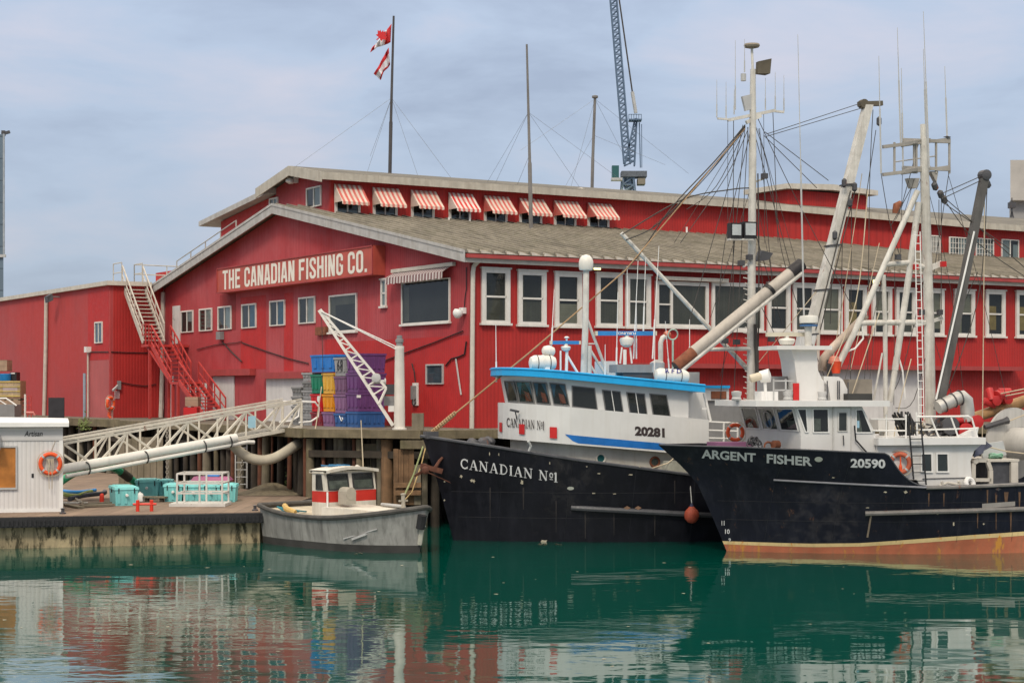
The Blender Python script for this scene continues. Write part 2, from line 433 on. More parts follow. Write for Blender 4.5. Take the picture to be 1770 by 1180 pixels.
mb = MB()
for k in range(46):
    a_ = rnd.uniform(0, 6.3); x_ = rnd.uniform(-13, 9); y_ = rnd.uniform(30, 51.5); s_ = rnd.uniform(.015, .05)
    mb.poly([(x_ + s_ * math.cos(a_ + b_) * (1 + .5 * (i_ % 2)), y_ + s_ * math.sin(a_ + b_), .006) for i_, b_ in enumerate((0, 1.3, 2.6, 3.9, 5.1))])
for cx_, cy_, n_ in ((.92, 54.6, 9), (1.45, 54.6, 5), (-4.4, 51.6, 4)):
    for k in range(n_):
        x_, y_, s_ = cx_ + rnd.uniform(-.12, .12), cy_ + rnd.uniform(-.2, .2), rnd.uniform(.03, .07); mb.poly([(x_ - s_, y_, .008), (x_, y_ - s_, .02), (x_ + s_, y_, .008), (x_, y_ + s_, .012)])
o = mb.build('debris', M('pale floating flecks', (.42, .38, .28), .8, .4), None, 'small pale flecks of leaf and foam floating on the harbour water'); o['kind'] = 'stuff'
# ================================================================== pier
DZ = 3.31
timber = M('weathered pier timber', (.165, .135, .085), .9, .35, 2, streak=.5, scol=(.06, .05, .035), bump=.5, bscale=14, moss=.35)
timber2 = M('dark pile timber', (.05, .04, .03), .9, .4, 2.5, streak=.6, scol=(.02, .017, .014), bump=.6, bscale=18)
timber3 = M('brown pile timber', (.20, .115, .06), .9, .4, 2.5, streak=.6, scol=(.05, .035, .02), bump=.6, bscale=18)
timber4 = M('grey plank timber', (.20, .17, .125), .9, .3, 2, streak=.5, scol=(.09, .08, .05), bump=.4, moss=.25)
rustpile = M('rust brown steel pile', (.13, .05, .028), .9, .35, 4, streak=.4)
deckm = M('pier deck planks', (.15, .13, .10), .9, .3, 1.5, plank=(0, .3), bump=.3)
pier = thing('wooden_pier', 'old timber pier on many dark piles carrying the red cannery', 'pier', (-6, 64, 0))
edge = [(-60, 146), (-28, 96), (-14.5, 76.6), (-7.2, 62.9), (-3.0, 61.0), (18.3, 68.6), (75, 98)]
mb = MB(); P = [(x, y, DZ) for x, y in edge] + [(140, 260, DZ), (-140, 260, DZ)]
mb.slab([Vector(p) for p in P], (0, 0, -.2)); mb.build('deck', deckm, pier)
def edge_pt(t):      # t in segments
    i = min(int(t), len(edge) - 2); f = t - i
    a, b = edge[i], edge[i + 1]; return a[0] + (b[0] - a[0]) * f, a[1] + (b[1] - a[1]) * f
for i in range(len(edge) - 1):
    a, b = Vector((*edge[i], DZ - .1)), Vector((*edge[i + 1], DZ - .1)); d = (b - a).normalized(); nrm = Vector((d.y, -d.x, 0))
    n = max(1, int((b - a).length / 5.2))
    for k in range(n):
        p = a + (b - a) * (k / n) + nrm * .14; q = a + (b - a) * ((k + 1) / n) + nrm * .14 - d * .015
        if i in (0, 5) and k > 4: continue
        MB().bar(p, q, .28, .29 + .03 * ((k * 7) % 3)).build('edge_beam', timber, pier)
        # waler a little lower, set back
        if k % 2 == 0: MB().bar(p + Vector((0, 0, -.72)) - nrm * .3, q + Vector((0, 0, -.72)) - nrm * .3, .2, .24).build('cross_beam', timber2, pier)
# piles along the edge and deeper rows
def pile(x, y, r, m, top=DZ - .3, lean=0.0):
    mb = MB(); a = rnd.uniform(-.06, .06)
    mb.tube([(x + lean + a, y, -1.0), (x + lean * .5 + a * .3, y, top * .5), (x, y, top)], [r * 1.08, r, r * .95], 10)
    mb.build('pile', m, pier, smooth=True)
frontpx = [(108, 12, 2), (120, 15, 2), (134, 12, 4), (150, 12, 2), (172, 16, 2), (196, 14, 2), (222, 10, 3), (268, 13, 2), (300, 9, 2), (330, 14, 2), (353, 17, 4), (372, 9, 1), (392, 15, 2), (412, 14, 4), (438, 14, 2), (455, 16, 4), (471, 5, 3), (483, 14, 2), (500, 9, 3), (508, 12, 2),
           (520, 13, 2), (535, 16, 1), (557, 7, 3), (567, 14, 2), (586, 16, 4), (603, 17, 2), (610, 7, 3), (622, 15, 1), (633, 8, 2), (668, 23, 0), (734, 11, 4), (752, 16, 2), (161, 9, 3), (184, 12, 4), (208, 11, 2), (240, 13, 2), (285, 12, 4), (316, 10, 2), (342, 9, 3), (382, 12, 2), (402, 9, 3), (425, 11, 2), (447, 10, 3), (529, 10, 3), (546, 13, 2), (577, 10, 4), (594, 9, 2), (643, 12, 2), (655, 14, 4)]
pm = {0: timber3, 1: timber, 2: timber2, 3: rustpile, 4: timber4}
for px, w, k in frontpx:
    # walk the edge to the point that this column of the picture crosses
    best = min((abs(CX + edge_pt(t / 60)[0] / edge_pt(t / 60)[1] * F - px), t / 60) for t in range(20, 260))[1]
    x, y = edge_pt(best); d = y
    pile(x, y + .25 + .35 * (k in (2, 4)), w / 2 * d / F * .95, pm[k])
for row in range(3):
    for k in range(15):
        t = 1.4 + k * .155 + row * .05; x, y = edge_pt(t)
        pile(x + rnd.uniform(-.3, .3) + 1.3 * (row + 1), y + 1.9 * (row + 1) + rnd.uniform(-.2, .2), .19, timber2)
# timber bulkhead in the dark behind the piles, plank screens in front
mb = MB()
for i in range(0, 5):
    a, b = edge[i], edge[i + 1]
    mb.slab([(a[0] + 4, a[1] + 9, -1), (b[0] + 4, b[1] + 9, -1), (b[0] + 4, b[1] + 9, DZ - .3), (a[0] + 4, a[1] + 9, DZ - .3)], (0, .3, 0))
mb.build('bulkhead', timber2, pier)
def screen(px0, px1, y0, y1, D, n, m):
    mb = MB()
    for k in range(n):
        a = px0 + (px1 - px0) * k / n; b = px0 + (px1 - px0) * (k + .94) / n; j = rnd.uniform(-3, 3)
        A = W(a, y1, D); B = W(b, y0 + j, D)
        mb.box((A.x, D + rnd.uniform(-.02, .02), A.z), (B.x, D + .08, B.z))
    mb.build('plank_screen', m, pier)
screen(205, 282, 758, 842, 71.5, 7, timber4)
screen(680, 716, 775, 872, 60.6, 4, timber3)
screen(716, 728, 800, 872, 60.55, 1, timber4)
for (a, b, yy, D, h) in ((682, 728, 838, 60.4, .16), (682, 728, 851, 60.4, .16), (692, 736, 768, 60.5, .28), (620, 668, 774, 62.4, .3), (632, 668, 800, 62.6, .3), (506, 545, 770, 65.0, .3), (506, 560, 795, 65.2, .36)):
    A, B = W(a, yy, D), W(b, yy, D); MB().bar(A, B, .18, h).build('cross_beam', timber3 if h < .2 else timber, pier)
p0 = W(417, 752, 68.9)
lad = thing('pier_ladder', 'narrow steel ladder hanging on the pier front above the railed steel basket', 'ladder', (p0.x, p0.y, .9))
for s in (-.22, .22): MB().bar((p0.x + s, p0.y, .95), (p0.x + s, p0.y, 3.2), .05).build('rail', lightgrey, lad)
mb = MB()
for k in range(8): mb.bar((p0.x - .22, p0.y, 1.1 + k * .28), (p0.x + .22, p0.y, 1.1 + k * .28), .035)
mb.build('rung', lightgrey, lad)
def chain(px, y0, y1, D, label, px2=None):
    mb = MB(); A = W(px, y0, D); B = W(px2 or px, y1, D); n = int((B - A).length / .1)
    for k in range(n):
        c = A + (B - A) * ((k + .5) / n); mb.torus(c, (1, 0, 0) if k % 2 else (0, 1, 0), .055, .017, 8, 5)
    single(mb, 'chain', M('chain steel', (.28, .26, .22), .7, .3, rust=.3), label, 'chain')
chain(289, 742, 831, 71.0, 'rusty chain hanging down the pier front left of the ladder')
chain(420, 790, 846, 67.5, 'rusty chain slanting beside the grey piles right of the teal tubs', 412)
mb = MB()
for px, py, h in ((488, 850, 30), (494, 850, 34), (520, 858, 40), (514, 860, 26), (508, 856, 22), (146, 742, 20), (141, 742, 14), (150, 742, 16)):
    D = 66.4 if px > 300 else 78.2
    for k in range(34):
        c = W(px + rnd.gauss(0, 4), py - abs(rnd.gauss(0, 1)) * h * .6, D + rnd.uniform(-.2, .2)); s_ = .06
        a, b_ = rnd.uniform(0, 6), rnd.uniform(-1, 1)
        u_ = Vector((math.cos(a), math.sin(a), b_)) * s_; v_ = Vector((-math.sin(a), .3, .8)) * s_ * .6
        mb.poly([c - u_, c - v_, c + u_, c + v_])
o = mb.build('weeds', M('weed leaves', (.12, .16, .04), .7, .4, 6), None, 'sprigs of green weed rooted in the old pier timbers'); o['kind'] = 'stuff'
mb = MB(); A = W(712, 741, 61.8); B = W(732, 714, 61.8); mb.box((A.x, 61.7, DZ), (B.x, 62.1, B.z)); single(mb, 'timber_post', timber4, 'short square mossy timber post on the pier edge below the phone box', 'post')

# ================================================================== cannery
YAW = math.atan2(.5242, .8516)
BF = Frame((-1.56, 66, 0), YAW)
redG = M('faded red gable siding', (.385, .037, .042), .75, .14, .6, rust=.05, rustcol=(.40, .14, .14), rib=.16, ribamp=.28, fade=(.43, .082, .09), fadescale=.22, streak=.45, scol=(.24, .022, .027))
redS = M('red side wall siding', (.40, .022, .019), .7, .16, .8, rust=.03, rustcol=(.42, .12, .10), rib=.16, ribamp=.32, streak=.4, scol=(.33, .017, .015))
redB = M('bright repainted red siding', (.44, .020, .019), .65, .12, 1.2, streak=.25, scol=(.34, .03, .03), rib=.16, ribamp=.22)
redD = M('dark red siding', (.26, .024, .024), .75, .1, 1.2, rib=.16, ribamp=.4)
redtrim = M('red trim', (.34, .048, .045), .6, .12, streak=.2)
roofm = M('weathered ribbed roof', (.25, .225, .18), .85, .3, .9, streak=.35, scol=(.13, .11, .08), moss=.25)
build_ = thing('cannery_building', 'long red two-storey cannery with low gable roof and big white lettering', 'building', BF.o, YAW)
SL = .1877
zr = lambda v: 9.72 + SL * (v if v < 16.46 else 32.92 - v)
mb = MB(BF); mb.slab([(0, 0, DZ), (0, 31.6, DZ), (0, 31.6, zr(31.6)), (0, 16.46, zr(16.46)), (0, 0, zr(0))], (.2, 0, 0)); mb.build('gable_wall', redG, build_)
mb = MB(BF); mb.box((.2, 0, DZ), (70, .2, zr(0))); mb.build('side_wall', redS, build_)
mb = MB(BF); mb.box((.2, 31.4, DZ), (70, 31.6, zr(31.6))); mb.build('back_wall', redS, build_)
mb = MB(BF); mb.box((69.8, .2, DZ), (70, 31.4, 9.6)); mb.build('end_wall', redS, build_)
# lower roof with ribs
mb = MB(BF); z = lambda v: zr(v) + .12
mb.slab([(-.55, -.55, z(-.55)), (70, -.55, z(-.55)), (70, 16.46, z(16.46)), (-.55, 16.46, z(16.46))], (0, 0, .08))
mb.slab([(-.55, 16.46, z(16.46)), (70, 16.46, z(16.46)), (70, 32.1, z(32.1)), (-.55, 32.1, z(32.1))], (0, 0, .08))
u = -.5
while u < 70:
    mb.bar((u, -.58, z(-.58) + .09), (u, 16.3, z(16.3) + .09), .08, .14); u += .55
mb.build('roof', roofm, build_)
mb = MB(BF)
mb.slab([(-.62, -.6, z(-.6) - .33), (-.62, 16.46, z(16.46) - .33), (-.62, 16.46, z(16.46) + .1), (-.62, -.6, z(-.6) + .1)], (.07, 0, 0))
mb.slab([(-.62, 16.46, z(16.46) - .33), (-.62, 32.15, z(32.15) - .33), (-.62, 32.15, z(32.15) + .1), (-.62, 16.46, z(16.46) + .1)], (.07, 0, 0))
mb.slab([(-.65, -.6, z(-.6) + .02), (-.65, 16.46, z(16.46) + .02), (-.65, 16.46, z(16.46) + .13), (-.65, -.6, z(-.6) + .13)], (.03, 0, 0))
mb.slab([(-.65, 16.46, z(16.46) + .02), (-.65, 32.15, z(32.15) + .02), (-.65, 32.15, z(32.15) + .13), (-.65, 16.46, z(16.46) + .13)], (.03, 0, 0))
mb.build('rake_fascia', greytrim, build_)
mb = MB(BF); mb.box((-.5, -.5, 9.40), (70, -.45, 9.62)); mb.build('eave_fascia', cream, build_)
mb = MB(BF); mb.box((-.5, -.66, 9.56), (70, -.515, 9.70)); mb.build('gutter', redtrim, build_)
mb = MB(BF)
u = -.4
while u < 70: mb.slab([(u, -.60, 9.74), (u + .5, -.60, 9.74), (u, -.60, 9.86)], (0, .1, 0)); u += .55
mb.build('eave_flashing', cream, build_)
# upper monitor storey
UW = [(.9, 13.6), (26.0, 13.6), (35.5, 9.2), (70, 9.2)]
zu = lambda v: 14.62 - .182 * abs(16.46 - v)
mb = MB(BF)
for (a, b) in zip(UW, UW[1:]):
    mb.slab([(*a, zr(a[1]) - .3), (*b, zr(b[1]) - .3), (*b, zu(b[1])), (*a, zu(a[1]))], (0, .2, 0))
mb.build('upper_side_wall', redS, build_)
mb = MB(BF); mb.slab([(.9, 13.805, 11.8), (.9, 19.4, 11.8), (.9, 19.4, zu(19.4)), (.9, 16.46, zu(16.46)), (.9, 13.805, zu(13.8))], (.2, 0, 0)); mb.build('upper_gable_wall', redG, build_)
RE = [(.25, 13.15), (25.9, 13.15), (35.3, 8.75), (70, 8.75)]
mb = MB(BF)
for a, b in zip(RE, RE[1:]):
    mb.slab([(*a, zu(a[1]) + .06), (*b, zu(b[1]) + .06), (b[0], 16.46, zu(16.46) + .06), (a[0], 16.46, zu(16.46) + .06)], (0, 0, .1))
mb.slab([(.25, 16.46, zu(16.46) + .06), (70, 16.46, zu(16.46) + .06), (70, 20.1, zu(20.1) + .06), (.25, 20.1, zu(20.1) + .06)], (0, 0, .1))
mb.build('upper_roof', M('dark felt roof', (.13, .12, .10), .9, .3, .9, streak=.3), build_)
mb = MB(BF)
for a, b in zip(RE, RE[1:]):
    mb.slab([(a[0], a[1] - .05, zu(a[1]) - .17), (b[0], b[1] - .05, zu(b[1]) - .17), (b[0], b[1] - .05, zu(b[1]) + .15), (a[0], a[1] - .05, zu(a[1]) + .15)], (0, .045, 0))
mb.slab([(.18, 13.1, zu(13.1) - .28), (.18, 16.46, zu(16.46) - .28), (.18, 16.46, zu(16.46) + .16), (.18, 13.1, zu(13.1) + .16)], (.06, 0, 0))
mb.slab([(.18, 16.46, zu(16.46) - .28), (.18, 20.15, zu(20.15) - .28), (.18, 20.15, zu(20.15) + .16), (.18, 16.46, zu(16.46) + .16)], (.06, 0, 0))
mb.build('upper_fascia', M('dull cream fascia', (.42, .39, .33), .6, .15, 3, streak=.45, scol=(.24, .2, .15)), build_)
# annex on the far side of the upper storey
mb = MB(BF); mb.slab([(1.0, 19.42, 10.0), (1.0, 26.3, 10.0), (1.0, 26.3, 13.1), (1.0, 19.42, 13.85)], (9, 0, 0)); mb.build('annex_wall', redS, build_)
mb = MB(BF); mb.slab([(.5, 19.42, 13.86), (.5, 28.0, 12.98), (.5, 28.0, 13.22), (.5, 19.42, 14.12)], (9.6, 0, 0)); mb.build('annex_roof', greytrim, build_)
# cupola on the ridge
a = BF.onY(1362, 350, 13.7); b = BF.onY(1499, 350, 13.7)
zt = BF.onY(1430, 333, 13.7).z
mb = MB(BF); mb.box((a.x, 13.7, 13.4), (b.x, 16.4, zt)); mb.build('cupola', redS, build_)
mb = MB(BF); um = (a.x + b.x) / 2
mb.slab([(a.x - .4, 13.3, zt), (um, 13.3, zt + .1), (b.x + .4, 13.3, zt), (b.x + .4, 13.3, zt + .26), (um, 13.3, zt + .40), (a.x - .4, 13.3, zt + .26)], (0, 3.5, 0)); mb.build('cupola_roof', cream, build_)

# ---- windows
blindw = M('pale blind', (.42, .45, .45), .9, .15, 2, plank=(0, .14))
yellowroom = M('warm lit room', (.20, .14, .05), .9, .8, 1.6, emit=(.9, .55, .12, .10))
def wallmap(kind, off=0.0, BFr=None):
    if kind == 'side': return lambda p: (p[0], off - p[1], p[2])          # p = (along, outwards, height)
    return lambda p: (off - p[1], p[0], p[2])
def building_window(kind, off, a0, a1, z0, z1, style, trim, backing, parent, fw=.12, sill=True, depth=.07, lift=0.0):
    fn = wallmap(kind, off)
    f = MB(BF, fn)
    if a0 > a1: a0, a1 = a1, a0
    d0, d1 = .004, depth
    f.box((a0, d0, z1 - fw), (a1, d1, z1)); f.box((a0, d0, z0), (a0 + fw, d1, z1 - fw)); f.box((a1 - fw, d0, z0), (a1, d1, z1 - fw)); f.box((a0 + fw, d0, z0), (a1 - fw, d1, z0 + fw * .7))
    if sill: f.box((a0 - .06, d0, z0 - .08), (a1 + .06, d1 + .06, z0))
    i0, i1, j0, j1 = a0 + fw, a1 - fw, z0 + fw * .7, z1 - fw
    if style == 'hung':
        zm = (j0 + j1) / 2; f.box((i0, d0 + .02, zm - .035), (i1, d1 - .02, zm + .035))
        for s in ((i0, i0 + .05), (i1 - .05, i1)): f.box((s[0], d0 + .02, j0), (s[1], d1 - .02, j1))
        f.box((a0 - .04, d0, z1), (a1 + .04, d1 + .05, z1 + .06))
    elif style == 'slide':
        am = (i0 + i1) / 2; f.box((am - .03, d0 + .01, j0), (am + .03, d1 - .01, j1))
    elif style == 'sideslide':
        am = i0 + (i1 - i0) * .27; f.box((am - .05, d0, j0), (am + .05, d1, j1)); zm = (j0 + j1) / 2; f.box((i0, d0, zm - .03), (am - .05, d1 - .01, zm + .03))
    elif style == 'grid':
        for k in range(1, 6): q = i0 + (i1 - i0) * k / 6; f.box((q - .012, d0 + .02, j0), (q + .012, d1 - .01, j1))
        for k in range(1, 4): q = j0 + (j1 - j0) * k / 4; f.box((i0, d0 + .025, q - .012), (i1, d1 - .012, q + .012))
    w = f.build('window', trim, parent)
    g = MB(BF, fn); g.poly([(i0, .030, j0), (i1, .030, j0), (i1, .030, j1), (i0, .030, j1)]); g.build('pane', GLASS, w)
    g = MB(BF, fn); g.poly([(i0, .006, j0), (i1, .006, j0), (i1, .006, j1), (i0, .006, j1)]); g.build('interior', room_dark if backing is None else room_dark, w)
    if backing is not None:
        mat_, parts_ = backing
        g = MB(BF, fn)
        for (fa, fb, ga, gb) in parts_:
            g.poly([(i0 + (i1 - i0) * fa, .014, j0 + (j1 - j0) * ga), (i0 + (i1 - i0) * fb, .014, j0 + (j1 - j0) * ga), (i0 + (i1 - i0) * fb, .014, j0 + (j1 - j0) * gb), (i0 + (i1 - i0) * fa, .014, j0 + (j1 - j0) * gb)])
        g.build('blind', mat_, w)
    return w
def win_px(kind, off, x0, x1, y0, y1, style, trim, backing=None, **k):
    hit = (lambda x, y: BF.onY(x, y, off)) if kind == 'side' else (lambda x, y: BF.onX(x, y, off))
    ym, xm = (y0 + y1) / 2, (x0 + x1) / 2
    A, B = hit(x0, ym), hit(x1, ym)
    a0, a1 = (A.x, B.x) if kind == 'side' else (A.y, B.y)
    return building_window(kind, off, a0, a1, hit(xm, y1).z, hit(xm, y0).z, style, trim, backing, k.pop('parent', build_), **k)
trimw = M('white window trim', (.66, .63, .58), .5, .08, 3, streak=.15)
creamb = M('cream blind', (.36, .31, .22), .9, .2, 2, plank=(2, .09))
low = (curtain, [(0, 1, 0, .48)]); full = (curtain, [(0, 1, 0, 1)]); top = (curtain, [(0, 1, .55, 1)]); warm = (yellowroom, [(.1, .6, .1, .7)])
W1 = [(831, 880, 465, 558.5, 'hung', low), (894, 942.6, 469, 561, 'hung', (curtain, [(0, 1, 0, .5), (0, .15, .5, 1)])), (957.5, 1004, 472, 563.5, 'hung', (creamb, [(0, 1, 0, .42), (0, .12, .42, 1)])), (1029, 1074, 473.5, 563.5, 'hung', low), (1080, 1123, 476, 565, 'hung', full),
      (1131.5, 1223, 487, 565, 'sideslide', (curtain, [(.3, 1, 0, 1)])), (1228.5, 1318, 489, 571, 'plain', full), (1325, 1364, 490, 572, 'hung', top), (1369, 1408, 491.5, 574, 'hung', low), (1415.6, 1454, 493.5, 575, 'hung', (creamb, [(0, 1, 0, 1)])),
      (1459, 1496, 495, 576.5, 'hung', warm), (1506, 1539.6, 498, 578, 'hung', (creamb, [(0, 1, .5, 1), (0, 1, .3, .5)])), (1547, 1581, 499.6, 578, 'hung', low), (1597, 1630, 501, 579, 'hung', (creamb, [(.2, 1, .1, 1)])), (1648, 1683, 502, 580, 'hung', (creamb, [(0, .35, 0, 1), (.35, 1, .5, 1)])), (1702, 1735.6, 503, 581, 'hung', warm), (1754.6, 1788, 504.5, 582, 'hung', warm)]
for x0, x1, y0, y1, st, bk in W1: win_px('side', 0, x0, x1, y0, y1, st, trimw, bk, fw=.15, depth=.1)
for x0, x1, y0, y1 in ((1606, 1624, 407, 445), (1640, 1671, 410, 448), (1686, 1716.6, 412, 449), (1730, 1760, 414, 451)):
    win_px('side', 9.2, x0, x1, y0, y1, 'grid' if x1 < 1720 else 'slide', trimw, (blindw, [(0, .5, 0, 1), (.7, 1, 0, .8)] if x0 > 1650 else [(.5, 1, 0, 1), (0, .3, .3, 1)]), fw=.05)
mb = MB(BF)
for x0, x1 in ((1604, 1626), (1638, 1673), (1684, 1719), (1728, 1762)):
    A = BF.onY(x0, 449, 9.2); B = BF.onY(x1, 452, 9.2); mb.box((A.x, 9.02, B.z - .2), (B.x, 9.198, B.z - .03))
mb.build('window_ledge', M('orange red ledge', (.45, .07, .02), .6), build_)
G1 = [(314, 335, 536.6, 574.6, 'slide'), (345.6, 367.5, 533, 572, 'slide'), (378, 401, 529, 569.7, 'slide'), (419, 444, 525, 567, 'slide'), (467.5, 493.7, 519, 563, 'slide'), (517.6, 546, 513, 559, 'slide')]
for k, (x0, x1, y0, y1, st) in enumerate(G1):
    bk = [(blindw, [(0, .45, .5, 1)]), (blindw, [(0, .48, .1, 1)]), (blindw, [(0, .45, 0, 1)]), (bluecurtain, [(0, .45, 0, 1)]), (bluecurtain, [(0, .47, 0, 1)]), (blindw, [(.0, .46, 0, 1)])][k]
    win_px('gable', 0, x0, x1, y0, y1, st, trimw, bk, fw=.07, sill=False)
win_px('gable', 0, 570.5, 618, 508.6, 573, 'plain', trimw, (curtain, [(.8, 1, 0, 1), (0, .8, .75, 1)]), fw=.07)
win_px('gable', 0, 660, 669, 483.7, 529, 'hung', trimw, (blindw, [(0, 1, 0, 1)]), fw=.05)
win_px('gable', 0, 695.7, 779, 484, 558, 'plain', trimw, (curtain, [(.86, .97, .05, .9)]), fw=.05)
win_px('gable', 0, 738, 767.6, 629, 663.7, 'plain', lightgrey, (M('dusty grey glass', (.10, .13, .17), .6, .3), [(0, 1, 0, 1)]), fw=.06, sill=False)
win_px('gable', .9, 531, 556.5, 323, 358, 'slide', trimw, (blindw, [(0, .48, 0, 1)]), fw=.07, sill=False)
win_px('gable', .9, 467, 481.5, 342, 371, 'slide', trimw, (blindw, [(0, .48, 0, 1)]), fw=.07, sill=False)

# ---- repainted patches, sheets a few mm proud of the siding
def patch(kind, off, x0, x1, y0, y1, m, par, lift=.004, name='repainted_panel'):
    hit = (lambda x, y: BF.onY(x, y, off)) if kind == 'side' else (lambda x, y: BF.onX(x, y, off))
    xm, ym = (x0 + x1) / 2, (y0 + y1) / 2
    A, B = hit(x0, ym), hit(x1, ym); a0, a1 = (A.x, B.x) if kind == 'side' else (A.y, B.y)
    z1, z0 = hit(xm, y0).z, max(hit(xm, y1).z, DZ)
    mb = MB(BF, wallmap(kind, off)); mb.poly([(a0, lift, z0), (a1, lift, z0), (a1, lift, z1), (a0, lift, z1)]); return mb.build(name, m, par)
patch('gable', 0, 600, 811, 585, 745, redB, build_)
patch('gable', 0, 416, 460, 512, 638, redB, build_); patch('gable', 0, 491, 507, 506, 641, redB, build_); patch('gable', 0, 380, 408, 508, 571, redD, build_, lift=.0055)
patch('gable', 0, 561, 600, 586, 650, redB, build_, lift=.003)
# ---- doors, canopies, loading doors
whitedoor = M('white door', (.60, .58, .56), .55, .1, 1.5, streak=.3)
def panel(kind, off, x0, x1, y0, y1, m, par, name, d=.05):
    hit = (lambda x, y: BF.onY(x, y, off)) if kind == 'side' else (lambda x, y: BF.onX(x, y, off))
    xm, ym = (x0 + x1) / 2, (y0 + y1) / 2
    A, B = hit(x0, ym), hit(x1, ym); a0, a1 = (A.x, B.x) if kind == 'side' else (A.y, B.y)
    if a0 > a1: a0, a1 = a1, a0
    mb = MB(BF, wallmap(kind, off)); mb.box((a0, .006, max(DZ + .01, hit(xm, y1).z)), (a1, d, hit(xm, y0).z)); return mb.build(name, m, par)
panel('gable', 0, 299.7, 312, 528.5, 594, whitedoor, build_, 'door')
panel('gable', 0, 293, 301, 648, 722, whitedoor, build_, 'door')
panel('gable', 0, 326, 358, 662, 729, whitedoor, build_, 'door')
panel('gable', 0, 369.6, 406, 650, 730, whitedoor, build_, 'sliding_door')
panel('gable', 0, 462, 530, 654, 735, whitedoor, build_, 'sliding_door')
panel('gable', 0, 367, 442, 638, 649, redtrim, build_, 'door_track', .3)
panel('gable', 0, 461.5, 535, 643, 654, redtrim, build_, 'door_track', .3)
panel('side', 0, 1380, 1592, 637, 760, whitedoor, build_, 'loading_door')
panel('side', 0, 1050, 1110, 640, 760, whitedoor, build_, 'loading_door')
panel('side', 0, 1050, 1752, 630.5, 638, redtrim, build_, 'canopy', .55)
panel('side', 0, 1132, 1252, 480, 486, cream, build_, 'blind_box', .3)
panel('gable', 0, 550, 568, 565, 579, rustm, build_, 'wall_vent', .15)
# corner boards
mb = MB(BF); mb.box((-.03, -.03, DZ), (.14, -.004, 9.4)); mb.build('corner_board', redtrim, build_)
# downpipe at the corner
dp = [BF.onY(827, 440, -.42), BF.onY(826, 452, -.3), BF.onY(819, 460, -.12), BF.onY(817.5, 470, -.12), BF.onY(815.5, 742, -.12)]
dp[0] = Vector((dp[1].x, -.5, 9.5))
MB(BF).tube(dp, .085, 8).build('downpipe', cream, build_, smooth=True)
dp = [BF.onY(1428, 466, -.5), BF.onY(1428, 480, -.35), BF.onY(1416, 486, -.13), BF.onY(1413, 640, -.13)]
MB(BF).tube(dp, .08, 8).build('downpipe', cream, build_, smooth=True)
# cables on the walls
def cable(kind, off, pts, r, par, m=black, name='wall_cable'):
    hit = (lambda x, y: BF.onY(x, y, off)) if kind == 'side' else (lambda x, y: BF.onX(x, y, off))
    MB(BF).tube([hit(*p) for p in pts], r, 5).build(name, m, par)
cable('gable', -.05, [(340, 604), (372, 596), (410, 592), (418, 590)], .02, build_)
cable('gable', -.05, [(418, 592), (460, 607), (500, 620), (533, 628)], .025, build_)
cable('gable', -.05, [(384, 590), (400, 608), (418, 625)], .03, build_)
cable('gable', -.05, [(660, 625), (700, 610), (750, 592), (800, 572)], .025, build_)
cable('gable', -.05, [(770, 632), (780, 620), (792, 617), (803, 612), (806, 590)], .03, build_)
cable('gable', -.05, [(788, 620), (793, 655), (797, 682)], .035, build_, lightgrey)
cable('gable', -.05, [(718, 660), (716, 642), (712, 628)], .025, build_)
cable('gable', -.04, [(806, 462), (806, 500), (804, 512), (802, 538)], .02, build_)

# ---- company sign
SX = -.55
A = BF.onX(375, 485, SX); B = BF.onX(645, 449, SX); zt = (BF.onX(375, 464.5, SX).z + BF.onX(645, 423.5, SX).z) / 2; zb = (BF.onX(375, 507, SX).z + BF.onX(645, 475, SX).z) / 2
sg = thing('company_sign', 'long red box sign with white block letters under the gable', 'sign', BF.w((0, (A.y + B.y) / 2, zb)), YAW)
signred = M('sign red', (.42, .075, .05), .55, .15, 1.5, streak=.2)
mb = MB(BF); mb.box((SX, B.y, zb), (-.006, A.y, zt)); mb.build('sign_box', signred, sg)
mb = MB(BF); 
for (y0, y1, z0, z1) in ((B.y, A.y, zt - .05, zt), (B.y, A.y, zb, zb + .05), (B.y, B.y + .05, zb, zt), (A.y - .05, A.y, zb, zt)): mb.box((SX - .04, y0, z0), (SX - .002, y1, z1))
mb.build('sign_rim', redtrim, sg)
pcs, wd = block_text('THE CANADIAN FISHING CO.')
y0 = BF.onX(385, 485, SX).y; y1 = BF.onX(634.5, 449, SX).y; hz = (zt - zb) * .76; zc = (zt + zb) / 2 - hz / 2
mb = MB(BF)
words = {}
cut = [block_text(w_)[1] for w_ in ('THE', 'THE CANADIAN', 'THE CANADIAN FISHING')]
for V, fc, lay in pcs:
    k = sum(min(p[0] for p in V) > c_ for c_ in cut); words.setdefault(k, MB(BF)).add([(SX - .006 - lay * .0012, y0 + (y1 - y0) * p[0] / wd, zc + p[1] * hz) for p in V], fc)
for k in words: words[k].build('lettering', M('sign white', (.70, .66, .58), .6, .08, 3), sg)

